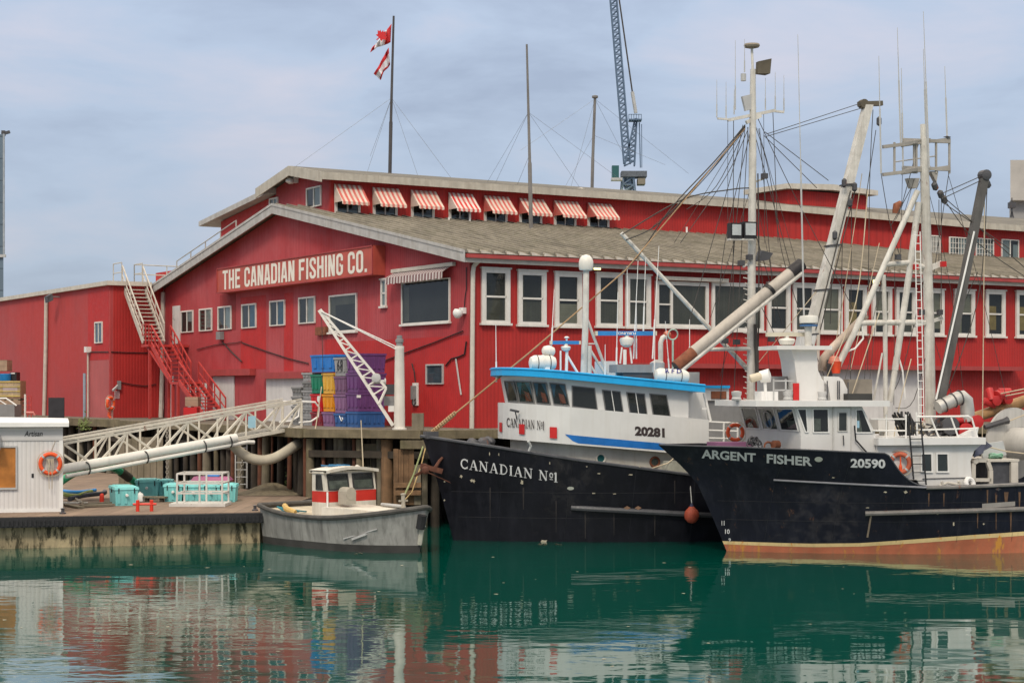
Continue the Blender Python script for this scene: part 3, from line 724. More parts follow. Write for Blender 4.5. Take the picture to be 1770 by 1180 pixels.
# ---- awnings
def stripes(name, axis, wd, c1, c2):
    m = bpy.data.materials.new(name); m.use_nodes = True; t = m.node_tree; N = t.nodes; L = t.links; b = N['Principled BSDF']; b.inputs['Roughness'].default_value = .85
    tc = N.new('ShaderNodeTexCoord'); sp = N.new('ShaderNodeSeparateXYZ'); L.new(tc.outputs['Object'], sp.inputs[0])
    dv = N.new('ShaderNodeMath'); dv.operation = 'DIVIDE'; dv.inputs[1].default_value = wd; L.new(sp.outputs[axis], dv.inputs[0])
    fr = N.new('ShaderNodeMath'); fr.operation = 'FRACT'; L.new(dv.outputs[0], fr.inputs[0])
    gt = N.new('ShaderNodeMath'); gt.operation = 'GREATER_THAN'; gt.inputs[1].default_value = .5; L.new(fr.outputs[0], gt.inputs[0])
    mx = N.new('ShaderNodeMix'); mx.data_type = 'RGBA'; L.new(gt.outputs[0], mx.inputs[0]); mx.inputs[6].default_value = (*c1, 1); mx.inputs[7].default_value = (*c2, 1)
    n = N.new('ShaderNodeTexNoise'); n.inputs['Scale'].default_value = 3; n.inputs['Detail'].default_value = 5; L.new(tc.outputs['Object'], n.inputs['Vector'])
    mr = N.new('ShaderNodeMapRange'); mr.inputs[1].default_value = .4; mr.inputs[2].default_value = .75; mr.inputs[4].default_value = .45; L.new(n.outputs['Fac'], mr.inputs[0])
    m2 = N.new('ShaderNodeMix'); m2.data_type = 'RGBA'; L.new(mr.outputs[0], m2.inputs[0]); L.new(mx.outputs[2], m2.inputs[6]); m2.inputs[7].default_value = (c1[0] * .6, c1[1] * .55, c1[2] * .5, 1)
    L.new(m2.outputs[2], b.inputs['Base Color']); return m
aw_old = stripes('faded red and cream stripes', 0, .24, (.62, .50, .42), (.52, .10, .08)); aw_new = stripes('bright red and white stripes', 0, .24, (.68, .58, .52), (.55, .03, .025))
aw_big = stripes('dull plum and white stripes', 1, .24, (.55, .50, .48), (.13, .035, .045))
AW = [(578, 622, 321.5, 374), (644, 686, 327, 378), (710, 750, 331.5, 381), (775, 813, 336, 386), (836, 876, 341, 390), (897, 936, 345.5, 393), (957, 995, 349.5, 396.5), (1015, 1052, 353.5, 399)]
for k, (x0, x1, y0, y1) in enumerate(AW):
    win_px('side', 13.6, x0, x1, y0, y1, 'slide', trimw, (blindw, [(0, 1, .0, .16)]), fw=.12)
    A = BF.onY(x0, (y0 + y1) / 2, 13.6); B = BF.onY(x1, (y0 + y1) / 2, 13.6); zt = BF.onY((x0 + x1) / 2, y0, 13.6).z + .04
    lo = (y1 - y0) / 50 * .78; out = .78
    a, b = A.x - .05, B.x + .05
    mb = MB(BF, wallmap('side', 13.6))
    rows = []
    for i in range(7):
        t = i / 6; rows.append([(a + (b - a) * q / 12, .09 + out * t, zt - lo * t - .04 * math.sin(math.pi * t)) for q in range(13)])
    rows.append([(a + (b - a) * q / 12, .09 + out + .01, zt - lo - .11 - .03 * (q % 2)) for q in range(13)])
    mb.grid(rows); mb.add([(a, .09, zt), (a, .09 + out, zt - lo), (a, .09, zt - lo)], [(0, 1, 2)]); mb.add([(b, .09, zt), (b, .09 + out, zt - lo), (b, .09, zt - lo)], [(0, 1, 2)])
    mb.build('awning', aw_new if k == 3 else aw_old, build_, 'bright red and white striped awning' if k == 3 else None)
# wide awning over the picture window
A = BF.onX(684, 480, 0); B = BF.onX(783, 470, 0); zt = BF.onX(735, 469, 0).z
mb = MB(BF, wallmap('gable', 0)); rows = []
for i in range(4): t = i / 3; rows.append([(A.y + (B.y - A.y) * q / 20, .08 + .38 * t, zt + .08 - .22 * t) for q in range(21)])
rows.append([(A.y + (B.y - A.y) * q / 20, .47, zt - .38 - .04 * (q % 2)) for q in range(21)]); mb.grid(rows); mb.build('awning', aw_big, build_, 'wide retracted plum and white striped awning')
MB(BF).bar((-.1, A.y + .1, zt + .14), (-.1, B.y - .25, zt + .14), .14).build('awning_roller', cream, build_)
# orange hood on the upper wall
A = BF.onY(1388, 400, 13.6); B = BF.onY(1452, 405, 13.6); zt = BF.onY(1420, 386, 13.6).z; zb = BF.onY(1400, 421, 13.6).z
mb = MB(BF, wallmap('side', 13.6)); mb.box((A.x, .01, zb), (A.x + .9, .5, zt - .1)); mb.slab([(A.x + .9, .01, zt), (A.x + .9, .95, zt - .65), (A.x + .9, .01, zb + .4)], (.06, 0, 0)); mb.build('hood_side', M('orange red hood', (.5, .06, .015), .6), build_)
mb = MB(BF, wallmap('side', 13.6)); mb.slab([(A.x + .97, .01, zt), (B.x, .01, zt), (B.x, 1.0, zt - .65), (A.x + .97, 1.0, zt - .65)], (0, 0, .06)); mb.build('hood', redtrim, build_)
mb = MB(BF, wallmap('side', 13.6)); mb.box((A.x + .98, .01, zb + .25), (B.x - .1, .5, zt - .5)); mb.build('hood_opening', black, build_)
# roof vents
p = BF.atD(1549, 372, 93.5)
MB(BF).tube([(p.x, p.y, p.z - .6), (p.x, p.y, p.z + .25), (p.x + .03, p.y, p.z + .5), (p.x + .3, p.y, p.z + .62)], [.2, .2, .2, .17], 10).build('roof_vent', rustm, build_, smooth=True)
p = BF.atD(1004, 334, 86); MB(BF).lathe([(.13, -.5), (.13, .12), (.2, .12), (.2, .22), (.05, .26)], (p.x, p.y, p.z), n=12).build('roof_vent', cream, build_, smooth=True)
for px, py, h in ((812, 388, .35), (1187, 393, .35), (776, 388, .15), (1522, 440, .7)):
    p = BF.onY(px, py, 13.0); MB(BF).tube([(p.x, p.y, zr(p.y) + .1), (p.x, p.y, zr(p.y) + .2 + h)], .05, 6).build('roof_vent_pipe', whiteclean, build_)
# upper lamps and wall fittings: things that hang on the building
def wallbox(kind, off, px, py, sx, sz, d, name, m, label, cat, head=None, lit=None):
    hit = (lambda x, y: BF.onY(x, y, off)) if kind == 'side' else (lambda x, y: BF.onX(x, y, off))
    p = hit(px, py); a = p.x if kind == 'side' else p.y; fn = wallmap(kind, off)
    t = thing(name, label, cat, BF.w(fn((a, .01, p.z - sz / 2))), YAW)
    mb = MB(BF, fn); mb.box((a - sx / 2, .01, p.z - sz / 2), (a + sx / 2, d, p.z + sz / 2)); mb.build('housing', m, t)
    if head: 
        mb = MB(BF, fn); mb.lathe(head, (a, d + .12, p.z - .05), (0, .25, -1), 14); mb.build('head', whiteclean, t, smooth=True)
        mb = MB(BF, fn); mb.bar((a, .02, p.z + .05), (a, d + .14, p.z + .03), .05); mb.build('bracket', lightgrey, t)
    if lit:
        mb = MB(BF, fn); mb.box((a - sx / 2 + .03, d + .002, p.z - sz / 2 + .03), (a + sx / 2 - .03, d + .03, p.z + sz / 2 - .03)); mb.build('lens', M('lit lamp lens', (.9, .8, .4), .4, 0, emit=(1, .85, .35, 3)), t)
    return t
wallbox('gable', 0, 803, 537, .3, .22, .15, 'security_camera', whiteclean, 'white dome security camera on the corner beside the picture window', 'camera', [(.02, -.1), (.16, -.08), (.2, .02), (.18, .12), (.1, .22), (.02, .25)])
wallbox('gable', .9, 514, 311, .28, .3, .25, 'security_camera', whiteclean, 'white security camera high under the top gable peak', 'camera', [(.02, -.1), (.16, -.08), (.2, .02), (.18, .1), (.02, .16)])
wallbox('gable', 0, 384, 580, .5, .38, .22, 'wall_floodlight', grey, 'grey floodlight on the gable wall below a small window', 'lamp')
wallbox('side', 0, 1027, 462, .36, .26, .2, 'wall_lamp', grey, 'small lit yellow lamp under the eave beside the white satellite dome', 'lamp', lit=1)
wallbox('side', 0, 1506, 486, .42, .28, .3, 'wall_lamp', grey, 'lit yellow lamp under the eave behind the trawler mast legs', 'lamp', lit=1)
wallbox('side', 13.6, 1519, 427, .5, .36, .3, 'wall_box', lightgrey, 'pale meter box on the upper red wall behind the mast', 'box')
t = wallbox('gable', 0, 719.5, 681, .42, .88, .06, 'phone_board', whiteclean, 'white board with a grey wall phone on the red wall', 'phone board')
fn = wallmap('gable', 0); p = BF.onX(719.5, 679, 0); mb = MB(BF, fn); mb.box((p.y - .1, .062, p.z - .25), (p.y + .1, .2, p.z + .28)); mb.build('phone', grey, t)
mb = MB(BF, fn); mb.tube([(p.y - .1, .1, p.z - .2), (p.y - .14, .12, p.z - .42), (p.y, .12, p.z - .5), (p.y + .12, .12, p.z - .4), (p.y + .12, .1, p.z - .1)], .02, 6); mb.build('cord', black, t)
wallbox('gable', 0, 303, 550, .1, .1, .1, 'doorbell_box', lightgrey, 'small grey box beside the upper white stair door', 'box')

# ================================================================== left warehouse
WU, WV = -2.9, 31.6
wh = thing('red_warehouse', 'lower flat-topped red warehouse at the left beside the stairs', 'warehouse', BF.w((WU, WV, DZ)), YAW)
redW = M('faded warehouse siding', (.385, .06, .062), .75, .12, .5, rib=.18, ribamp=.3, fade=(.43, .042, .04), fadescale=.12, streak=.4, scol=(.28, .03, .03))
mb = MB(BF); mb.box((WU, WV + .004, DZ), (WU + .2, 75, 10.09)); mb.build('long_wall', redW, wh)
mb = MB(BF); mb.box((WU + .2, WV + .004, DZ), (-.02, WV + .2, 10.09)); mb.build('end_wall', redS, wh)
mb = MB(BF); mb.slab([(WU - .2, WV - .2, 10.09), (-.7, WV - .2, 10.09), (-.7, WV + 1, 10.09), (20, WV + 1, 10.09), (20, 75, 10.09), (WU - .2, 75, 10.09)], (0, 0, .22)); mb.build('roof_edge', cream, wh)
def wpatch(x0, x1, y0, y1, m, lift):
    A = BF.onX(x0, 550, WU); B = BF.onX(x1, 550, WU); xm = (x0 + x1) / 2
    mb = MB(BF, wallmap('gable', WU)); z0 = max(DZ, BF.onX(xm, y1, WU).z); z1 = min(10.08, BF.onX(xm, y0, WU).z)
    mb.poly([(A.y, lift, z0), (B.y, lift, z0), (B.y, lift, z1), (A.y, lift, z1)]); mb.build('repainted_panel', m, wh)
wpatch(152, 188.5, 480, 622, redB, .004)
wpatch(152, 188.5, 622.5, 722, M('salmon faded siding', (.42, .10, .10), .75, .15, .8, rib=.18, ribamp=.2, streak=.3, scol=(.3, .06, .06)), .0045)
win_px('gable', WU, 165, 178, 556, 593, 'slide', trimw, (bluecurtain, [(0, 1, 0, 1)]), fw=.07, sill=False, parent=wh)
hit = lambda x, y: BF.onX(x, y, WU - .12)
MB(BF).tube([hit(80, 514), hit(79, 600), hit(77, 690), hit(76, 722)], .11, 8).build('downpipe', cream, wh, smooth=True)
MB(BF).tube([hit(152, 608), hit(152, 722)], .05, 6).build('conduit', cream, wh)
MB(BF).bar(hit(150, 604), hit(154, 604), .3, .3).build('meter_box', whiteclean, wh)
MB(BF).tube([BF.onY(282, 505, WV - .14), BF.onY(281, 620, WV - .14), BF.onY(278, 722, WV - .14)], .12, 8).build('downpipe', cream, wh, smooth=True)
MB(BF).tube([BF.onX(x, y, WU - .04) for x, y in ((152, 608), (170, 608), (187, 608))] , .025, 5).build('wall_cable', black, wh)
MB(BF).tube([BF.onY(x, y, WV - .04) for x, y in ((192, 608), (215, 609), (260, 610))] , .025, 5).build('wall_cable', black, wh)
MB(BF).tube([BF.onY(x, y, WV - .05) for x, y in ((206, 660), (225, 664), (250, 667), (270, 664))] , .025, 5).build('wall_cable', black, wh)
p = BF.onX(104, 516, WU)
t = thing('floodlight', 'grey floodlight under the roof edge of the left warehouse', 'lamp', BF.w((WU - .4, p.y, p.z)), YAW)
MB(BF).bar((WU - .02, p.y, p.z + .1), (WU - .5, p.y, p.z + .1), .06).build('bracket', grey, t)
mb = MB(BF); mb.hexa([(WU - .75, p.y - .25, p.z - .25), (WU - .45, p.y - .25, p.z - .1), (WU - .45, p.y + .25, p.z - .1), (WU - .75, p.y + .25, p.z - .25)], [(WU - .8, p.y - .25, p.z + .1), (WU - .5, p.y - .2, p.z + .25), (WU - .5, p.y + .2, p.z + .25), (WU - .8, p.y + .25, p.z + .1)]); mb.build('housing', darkmetal, t)
p = BF.onY(200, 668, WV); t = thing('hose_reel', 'small grey tap and lamp bracket on the dark red end wall', 'bracket', BF.w((p.x, WV - .1, p.z)), YAW)
MB(BF).bar((p.x - .25, WV - .3, p.z - .2), (p.x + .15, WV - .05, p.z + .1), .1).build('arm', lightgrey, t); MB(BF).bar((p.x + .15, WV - .08, p.z - .15), (p.x + .15, WV - .08, p.z + .3), .16).build('plate', grey, t)
mb = MB(BF); p = BF.onY(202, 682, WV); mb.box((p.x - .14, WV - .02, p.z - .2), (p.x + .14, WV + .003, p.z + .2)); single(mb, 'notice_plate', M('pink notice', (.5, .3, .3), .7), 'small pale notice plate low on the warehouse end wall', 'sign')

# ================================================================== stairs between the two buildings
steel = M('galvanised stair steel', (.48, .44, .38), .6, .15, 4, rust=.2)
redst = M('red painted stair steel', (.43, .042, .035), .55, .15, 4, rust=.1)
A0, A1 = BF.onX(247, 492, -1.0), BF.onX(284, 592, -1.0)
st = thing('outside_stair', 'two-flight outside stair, pale upper flight and red lower flight', 'stairs', BF.w((-1.5, A1.y - 3, DZ)), YAW)
def flight(a, b, u0, u1, n, m, nm, rail=.95):
    for u in (u0, u1):
        mb = MB(BF); mb.bar((u, a.y, a.z), (u, b.y, b.z), .06, .26); mb.build('stringer', m, st)
        r = MB(BF); dz = Vector((0, 0, rail))
        p, q = Vector((u, a.y, a.z)), Vector((u, b.y, b.z)); r.bar(p + dz, q + dz, .06); r.bar(p + dz * .5, q + dz * .5, .04)
        for k in range(6): s = p + (q - p) * (k / 5); r.bar(s, s + dz, .05)
        r.build('handrail', m, st)
    mb = MB(BF)
    for k in range(n):
        t = (k + .5) / n; y, z = a.y + (b.y - a.y) * t, a.z + (b.z - a.z) * t
        mb.box((u0 + .03, y - .13, z - .02), (u1 - .03, y + .13, z + .03))
    mb.build('treads', m, st)
flight(A0, A1, -2.1, -1.0, 15, steel, 'upper')
zl = A1.z - .12
mb = MB(BF); B0 = BF.onX(292, 607, -1.0); mb.box((-2.15, B0.y - .2, zl - .12), (-.02, A1.y + .2, zl)); mb.build('landing', redst, st)
r = MB(BF)
for y in (B0.y - .15, (B0.y + A1.y) / 2, A1.y + .15): r.bar((-2.1, y, zl), (-2.1, y, zl + 1.0), .05)
for h in (.5, 1.0): r.bar((-2.1, B0.y - .15, zl + h), (-2.1, A1.y + .15, zl + h), .05)
r.build('handrail', redst, st)
C0 = BF.onX(330, 660, -1.0); C1 = BF.onX(390, 728, -1.0)
m0 = Vector((-1, B0.y - .2, zl)); 
flight(m0, C0, -2.0, -1.0, 9, redst, 'mid')
mb = MB(BF); mb.box((-2.05, C0.y - 1.0, C0.z - .12), (-.95, C0.y, C0.z)); mb.build('landing', redst, st)
flight(Vector((-1, C0.y - 1.0, C0.z)), Vector((-1, C1.y, DZ + .1)), -2.0, -1.0, 11, redst, 'low')
for y, z in ((B0.y, zl - .1), (C0.y - .2, C0.z - .1), (C0.y - .9, C0.z - .1)):
    for u in (-2.0, -1.0): MB(BF).bar((u, y, DZ), (u, y, z), .12).build('post', redst, st)
MB(BF).bar((-2.0, A1.y - .3, zl - .12), (-2.0, C0.y + .3, C0.z + .1), .09).build('brace', redst, st)
# walkway rails on the roofs
def rail_run(pts, name, label, m, hs=(.5, 1.0)):
    t = thing(name, label, 'railing', BF.w(pts[0]), YAW); P = [Vector(p) for p in pts]
    for h in hs: MB(BF).tube([p + Vector((0, 0, h)) for p in P], .03, 6).build('rail', m, t)
    for a, b in zip(P, P[1:]):
        n = max(1, int((b - a).length / 1.6))
        for k in range(n + 1): q = a + (b - a) * k / n; MB(BF).bar(q, q + Vector((0, 0, max(hs))), .045).build('post', m, t)
galv = M('galvanised railing', (.42, .41, .38), .5, .12)
q0 = BF.onX(247, 490, -1.0)
rail_run([(-2.1, q0.y + 1.4, 10.31), (-2.1, q0.y + .1, 10.31)], 'roof_railing', 'grey railing on the warehouse roof left of the stair head', galv)
rail_run([(-1.0, q0.y + .1, 10.31), (-1.0, q0.y + 1.3, 10.31), (4.5, q0.y + 1.6, 10.31)], 'roof_railing', 'grey railing on the warehouse roof right of the stair head', galv)
rail_run([(.3, 30.5, zr(30.5) + .2), (.3, 22.7, zr(22.7) + .2)], 'roof_railing', 'grey stepped railing climbing the left slope of the cannery roof', galv)
mb = MB(BF); mb.box((1.2, 33.4, 10.31), (3.8, 36, 11.1)); single(mb, 'roof_hatch', redS, 'red roof hatch with pale cap behind the roof railing', 'hatch')

# ================================================================== masts, flags and guys on the roof
def pole_thing(name, label, px0, py0, px1, py1, D, r0, r1, m, guys=(), cap=False):
    A, B = W(px1, py1, D), W(px0, py0, D)     # foot, head
    t = thing(name, label, name.replace('_', ' '), A)
    MB().tube([A - Vector((0, 0, 1.0)), A + (B - A) * .35, A + (B - A) * .36, B], [r0, r0, (r0 + r1) / 2, r1], 8).build('pole', m, t, smooth=True)
    if cap: MB().lathe([(.03, -.1), (.16, -.04), (.16, .06), (.03, .1)], B, n=10).build('cap', m, t)
    for (f, gx, gy, gd) in guys:
        s = A + (B - A) * f; MB().tube([s, W(gx, gy, gd)], .0075, 4).build('guy_wire', guy, t)
    return t
poledark = M('dark pole paint', (.055, .05, .05), .5, .2); polegrey = M('grey pole paint', (.16, .15, .14), .5, .2, streak=.3)
pole_thing('flagpole', 'dark flagpole on the cannery roof flying two torn red and white flags', 680.5, 28, 673, 311, 84, .085, .05, poledark,
           [(.5, 505, 292, 80), (.5, 634, 300, 84), (.5, 725, 312, 84), (.5, 783, 312, 84), (.5, 640, 270, 90)])
pole_thing('radio_mast', 'tall grey guyed radio mast rising in front of the striped awnings', 910.5, 77, 918.5, 394, 80, .09, .045, polegrey,
           [(.63, 838, 322, 84), (.63, 1010, 336, 86), (.63, 1120, 345, 88), (.63, 850, 330, 84), (.4, 890, 330, 84)])
pole_thing('radio_mast', 'shorter guyed radio mast with a cap left of the far crane', 1028.5, 168, 1022.5, 333, 92, .085, .07, polegrey,
           [(.98, 900, 260, 84), (.98, 1075, 262, 96), (.98, 985, 330, 92), (.6, 1150, 285, 96), (.6, 970, 335, 92), (.98, 1190, 300, 98)], cap=True)
flagred = M('flag red', (.55, .025, .03), .8, .1); flagwhite = M('flag white', (.72, .72, .74), .8, .05)
def flag(rows, D, label, redcols, leaf):
    mb = MB(); n = len(rows[0]); R_ = []
    for r_ in rows: R_.append([W(px, py, D + .25 * math.sin(i * 1.1 + py * .06)) for i, (px, py) in enumerate(r_)])
    mb.grid(R_)
    o = mb.build('flag', flagwhite, None, label, True, category='flag'); o.data.materials.append(flagred)
    for i, pl in enumerate(o.data.polygons):
        if (i % (n - 1)) in redcols or (i // (n - 1)) in leaf.get('rows', ()): pl.material_index = 1
    so = o.modifiers.new('thick', 'SOLIDIFY'); so.thickness = .02
    return o
def bil(q, nu, nv):
    (a, b, c, d) = [Vector(p) for p in q]; out = []
    for j in range(nv + 1):
        v = j / nv; row = []
        for i in range(nu + 1):
            u = i / nu; p = (a * (1 - u) + b * u) * (1 - v) + (d * (1 - u) + c * u) * v
            row.append((p.x + 1.5 * math.sin(u * 6 + v * 2) * v, p.y + 2 * math.sin(u * 7) * (v - .4)))
        out.append(row)
    return out
f1 = flag(bil([(677, 42), (644, 83), (639, 90), (673.5, 73)], 16, 6), 84, 'upper torn red and white flag with a red leaf', {0, 1, 2, 3, 13, 14, 15}, {})
c = W(659, 63, 83.6); lf = [(-.05, -.55), (-.05, -.25), (-.4, -.3), (-.32, -.12), (-.6, .12), (-.42, .16), (-.46, .32), (-.22, .24), (-.26, .48), (-.12, .4), (0, .62), (.12, .4), (.26, .48), (.22, .24), (.46, .32), (.42, .16), (.6, .12), (.32, -.12), (.4, -.3), (.05, -.25), (.05, -.55)]
mb = MB(); ca, sa = math.cos(R(-48)), math.sin(R(-48)); mb.slab([(c.x + (x * ca - y * sa) * .52, c.y - .1, c.z + (x * sa + y * ca) * .52) for x, y in lf], (0, .015, 0))
me_o = mb.build('maple_leaf', flagred, f1)
flag(bil([(672, 83), (646, 128), (656.5, 138), (673, 112)], 12, 6), 84, 'lower torn red and white flag streaming down from the pole', set(), {'rows': (0, 1, 5)})

# ================================================================== far crane and far buildings
craneblue = M('blue grey crane steel', (.085, .135, .21), .6, .15); D = 300
base = W(1086, 342, D)
cr_ = thing('harbour_crane', 'blue-grey lattice harbour crane with raised jib behind the cannery', 'crane', (base.x, base.y, 0))
P_ = lambda px, py, dd=0: W(px, py, D + dd)
def lattice(a0, a1, b0, b1, n, dep, r, name):
    mb = MB()
    A = [P_(*a0), P_(*a1)]; B = [P_(*b0), P_(*b1)]
    for dz in (0, dep):
        o = Vector((0, dz, 0)); mb.bar(A[0] + o, A[1] + o, r * 2); mb.bar(B[0] + o, B[1] + o, r * 2)
        for k in range(n):
            p = A[0] + (A[1] - A[0]) * k / n + o; q = B[0] + (B[1] - B[0]) * (k + 1) / n + o; mb.bar(p, q, r * 1.1)
            p = A[0] + (A[1] - A[0]) * (k + 1) / n + o; mb.bar(p, q, r)
    for k in range(n + 1):
        for C_ in (A, B): p = C_[0] + (C_[1] - C_[0]) * k / n; mb.bar(p, p + Vector((0, dep, 0)), r)
    mb.build(name, craneblue, cr_)
lattice((1079, 282), (1052, -40), (1090, 282), (1063, -40), 34, 1.2, .12, 'jib')
lattice((1074, 345), (1077, 306), (1099, 345), (1095, 306), 3, 2.5, .2, 'tower')
lattice((1080, 286), (1098, 205), (1097, 286), (1101, 205), 9, 1.2, .12, 'back_frame')
MB().lathe([(.6, -2.3), (1.1, -.2), (1.3, .3), (.5, .4)], P_(1086, 306, 1), n=10).build('slew_ring', craneblue, cr_)
mb = MB(); a, b = P_(1074, 312), P_(1118, 296); mb.box((a.x, D - .5, a.z + .6), (b.x, D + 3, b.z)); mb.build('machinery_deck', M('crane grey', (.10, .115, .135), .6, .3), cr_)
mb = MB(); a, b = P_(1102, 319), P_(1115, 309); mb.box((a.x, D - .8, a.z), (b.x, D + 2, b.z)); mb.build('counterweight', M('crane tan', (.2, .18, .14), .7, .2), cr_)
mb = MB(); a, b = P_(1057, 309), P_(1069, 288); mb.box((a.x, D - 1.5, a.z), (b.x, D + .5, b.z)); mb.build('cab', M('cab teal glass', (.03, .10, .10), .2, .1), cr_)
mb = MB(); a, b = P_(1056, 313), P_(1075, 309); mb.box((a.x, D - 1.6, a.z), (b.x, D + .5, b.z)); mb.build('cab_floor', lightgrey, cr_)
mb = MB(); a, b = P_(1087, 209), P_(1109, 207); mb.box((a.x, D - 1, a.z), (b.x, D + 1.5, b.z))
for k in range(6): q = P_(1087 + k * 4.3, 209, -1); mb.bar(q, q + Vector((0, 0, 1.1)), .1)
mb.bar(P_(1087, 198, -1), P_(1109, 198, -1), .1); mb.build('top_platform', craneblue, cr_)
mb = MB(); mb.bar(P_(1105, 212), P_(1107, 290), .18); mb.bar(P_(1109, 215), P_(1109.5, 290), .12)
mb.build('ladder_frame', craneblue, cr_)
MB().tube([P_(1099, 196), P_(1093, 159)], .3, 6).build('pendant_link', lightgrey, cr_)
MB().tube([P_(1093, 160), P_(1066, -30)], .14, 5).build('pendant_rope', wire, cr_)
lampm = M('crane lamp', (1, .9, .6), .4, 0, emit=(1, .78, .35, 9))
for px, py in ((1074, 333), (1086, 335.5)): MB().lathe([(.05, -.3), (.42, -.1), (.42, .1), (.05, .3)], P_(px, py, -1), (0, 1, 0), 10).build('work_lamp', lampm, cr_)
# glass tower at the left edge
tw = thing('glass_tower', 'blue glass high-rise at the left edge of the picture', 'tower', (-88, 262, 0))
a, b = W(-70, 522, 260), W(9.5, 232, 260)
gl = M('blue tower glass', (.14, .19, .24), .15, .2, .05, plank=(2, 3.2))
bx = b.x - .3
mb = MB(); mb.slab([(a.x, 260, 0), (bx, 260, 0), (bx * 285 / 260, 285, 0), (a.x * 1.1, 285, 0)], (0, 0, b.z)); mb.build('body', gl, tw)
mb = MB(); 
for k in range(9): x = b.x - .3 - k * .9; mb.box((x, 259.7, W(0, 440, 260).z), (x + .22, 259.98, b.z))
mb.build('fins', M('tower frame', (.3, .33, .36), .5), tw)
mb = MB(); mb.box((a.x, 259.6, W(0, 440, 260).z - .4), (b.x + .1, 259.97, W(0, 440, 260).z)); mb.build('floor_band', lightgrey, tw)
mb = MB(); mb.bar(W(3, 232, 262), W(17, 228, 262), .4); mb.bar(W(6, 235, 262), W(6, 226, 262), .5); mb.build('roof_rig', darkmetal, tw)
# pale block at the right edge
bb = thing('concrete_block', 'pale concrete building standing beyond the roof at the right edge', 'building', (48, 166, 0))
a, b = W(1743, 400, 165), W(1840, 279, 165); conc = M('pale concrete', (.42, .40, .37), .8, .12, .5)
def blk(x0, x1, y0, y1, z0, z1): return MB().slab([(x0, y0, z0), (x1, y0, z0), (x1 * 1.1, y1, z0), (x0 * y1 / y0 + .2, y1, z0)], (0, 0, z1 - z0))
mb = blk(a.x + .1, b.x, 165, 185, 0, W(0, 348, 165).z); mb.build('lower_wall', M('grey concrete', (.28, .275, .27), .8, .1, .5), bb)
mb = blk(a.x - .1, b.x, 164, 186, W(0, 348, 165).z, b.z); mb.build('upper_wall', conc, bb)
mb = MB(); mb.box((W(1747, 0, 163).x, 162.5, W(0, 387, 163).z), (b.x, 164.99, W(0, 383, 163).z)); mb.build('ledge', conc, bb)
mb = MB(); p = W(1749, 365, 162)
for q in (1743.5, 1749, 1754.5): mb.bar(p, W(q, 386, 162), .09)
mb.bar(p, W(1749, 342, 162), .09); mb.box((p.x - .3, 161.7, W(0, 360, 162).z), (p.x + .3, 162.3, W(0, 350, 162).z)); single(mb, 'weather_station', darkmetal, 'dark tripod weather instrument on the ledge of the concrete building', 'instrument')
# ================================================================== floating dock at the left
FZ = .96
floatc = M('stained float concrete', (.35, .285, .17), .9, .35, .9, streak=.8, scol=(.05, .044, .026), bump=.4, bscale=9, rust=.75, rustcol=(.05, .045, .025))
rubber = M('black rubber rim', (.018, .018, .02), .7, .3, 4, bump=.5, bscale=30)
floatdeck = M('worn dock planks', (.225, .16, .115), .85, .3, .8, plank=(0, .42), streak=.2, moss=.15)
fd = thing('floating_dock', 'low floating dock with stained concrete side and black rubber rim', 'dock', (-14, 58, 0))
A, B = Vector((-27, 49.55, 0)), Vector((-7.65, 55.15, 0))
poly = [A, B, Vector((-7.05, 62.6, 0)), Vector((-14.9, 76.2, 0)), Vector((-28.6, 95.6, 0)), Vector((-60, 140, 0))]
MB().slab([p + Vector((0, 0, FZ - .1)) for p in poly], (0, 0, .1)).build('deck', floatdeck, fd)
ins = [A + Vector((0, .16, 0)), B + Vector((-.16, .12, 0)), Vector((-7.2, 62.5, 0)), Vector((-14.9, 76.0, 0)), Vector((-28.6, 95.4, 0)), Vector((-60, 139, 0))]
MB().slab([p + Vector((0, 0, -.5)) for p in ins], (0, 0, FZ + .39)).build('concrete_body', floatc, fd)
mb = MB(); d = (B - A).normalized(); nn = Vector((d.y, -d.x, 0))
mb.bar(A + nn * .05 + Vector((0, 0, FZ - .17)), B + nn * .05 + Vector((0, 0, FZ - .17)), .2, .3)
k = 12.0
while k < (B - A).length: p = A + d * k + nn * .16 + Vector((0, 0, FZ - .28)); mb.bar(p, p + Vector((0, 0, .17)), .05, .06, up=tuple(d)); k += .13
mb.bar(B + Vector((.02, .1, FZ - .17)), Vector((-6.95, 62.6, FZ - .17)), .2, .3); mb.build('rubber_rim', rubber, fd)
# ---- white shed on the dock
SF = Frame(W(107.5, 884, 55.3), R(14.5)); SF.o.z = FZ
boardw = M('white painted boards', (.64, .62, .60), .5, .06, 1.2, rib=.13, ribamp=.28, streak=.25, scol=(.45, .40, .33))
boardh = M('white clapboard', (.64, .62, .60), .5, .06, 1.2, plank=(2, .14))
sh = thing('dock_shed', 'white flat-roofed shed on the floating dock lettered Artisan', 'shed', SF.o, SF.yaw)
MB(SF).box((-6, 0, .08), (0, 3.2, 2.62)).build('walls', boardw, sh)
MB(SF).box((-6.02, -.03, 2.20), (.02, -.003, 2.60)).build('fascia_boards', boardh, sh)
mb = MB(SF); rows = []
for i in range(9):
    x = -6.3 + 6.5 * i / 8; e_ = .05 * math.sin(math.pi * i / 8)
    rows.append([(x, -.28, 2.63), (x, -.28, 2.75 + e_ * .4), (x, -.05, 2.80 + e_), (x, 3.4, 2.84 + e_), (x, 3.4, 2.63), (x, -.28, 2.63)])
mb.grid(rows); mb.poly(rows[0][:5]); mb.poly(rows[-1][:5]); mb.build('roof', whiteclean, sh, smooth=False)
MB(SF).box((-6, -.03, 0), (.02, -.003, .10)).box((-.09, -.035, .1), (.025, -.004, 2.2)).build('trim', whiteclean, sh)
wood = M('varnished wood panel', (.42, .16, .03), .45, .3, 1.5, streak=.5, scol=(.22, .08, .02))
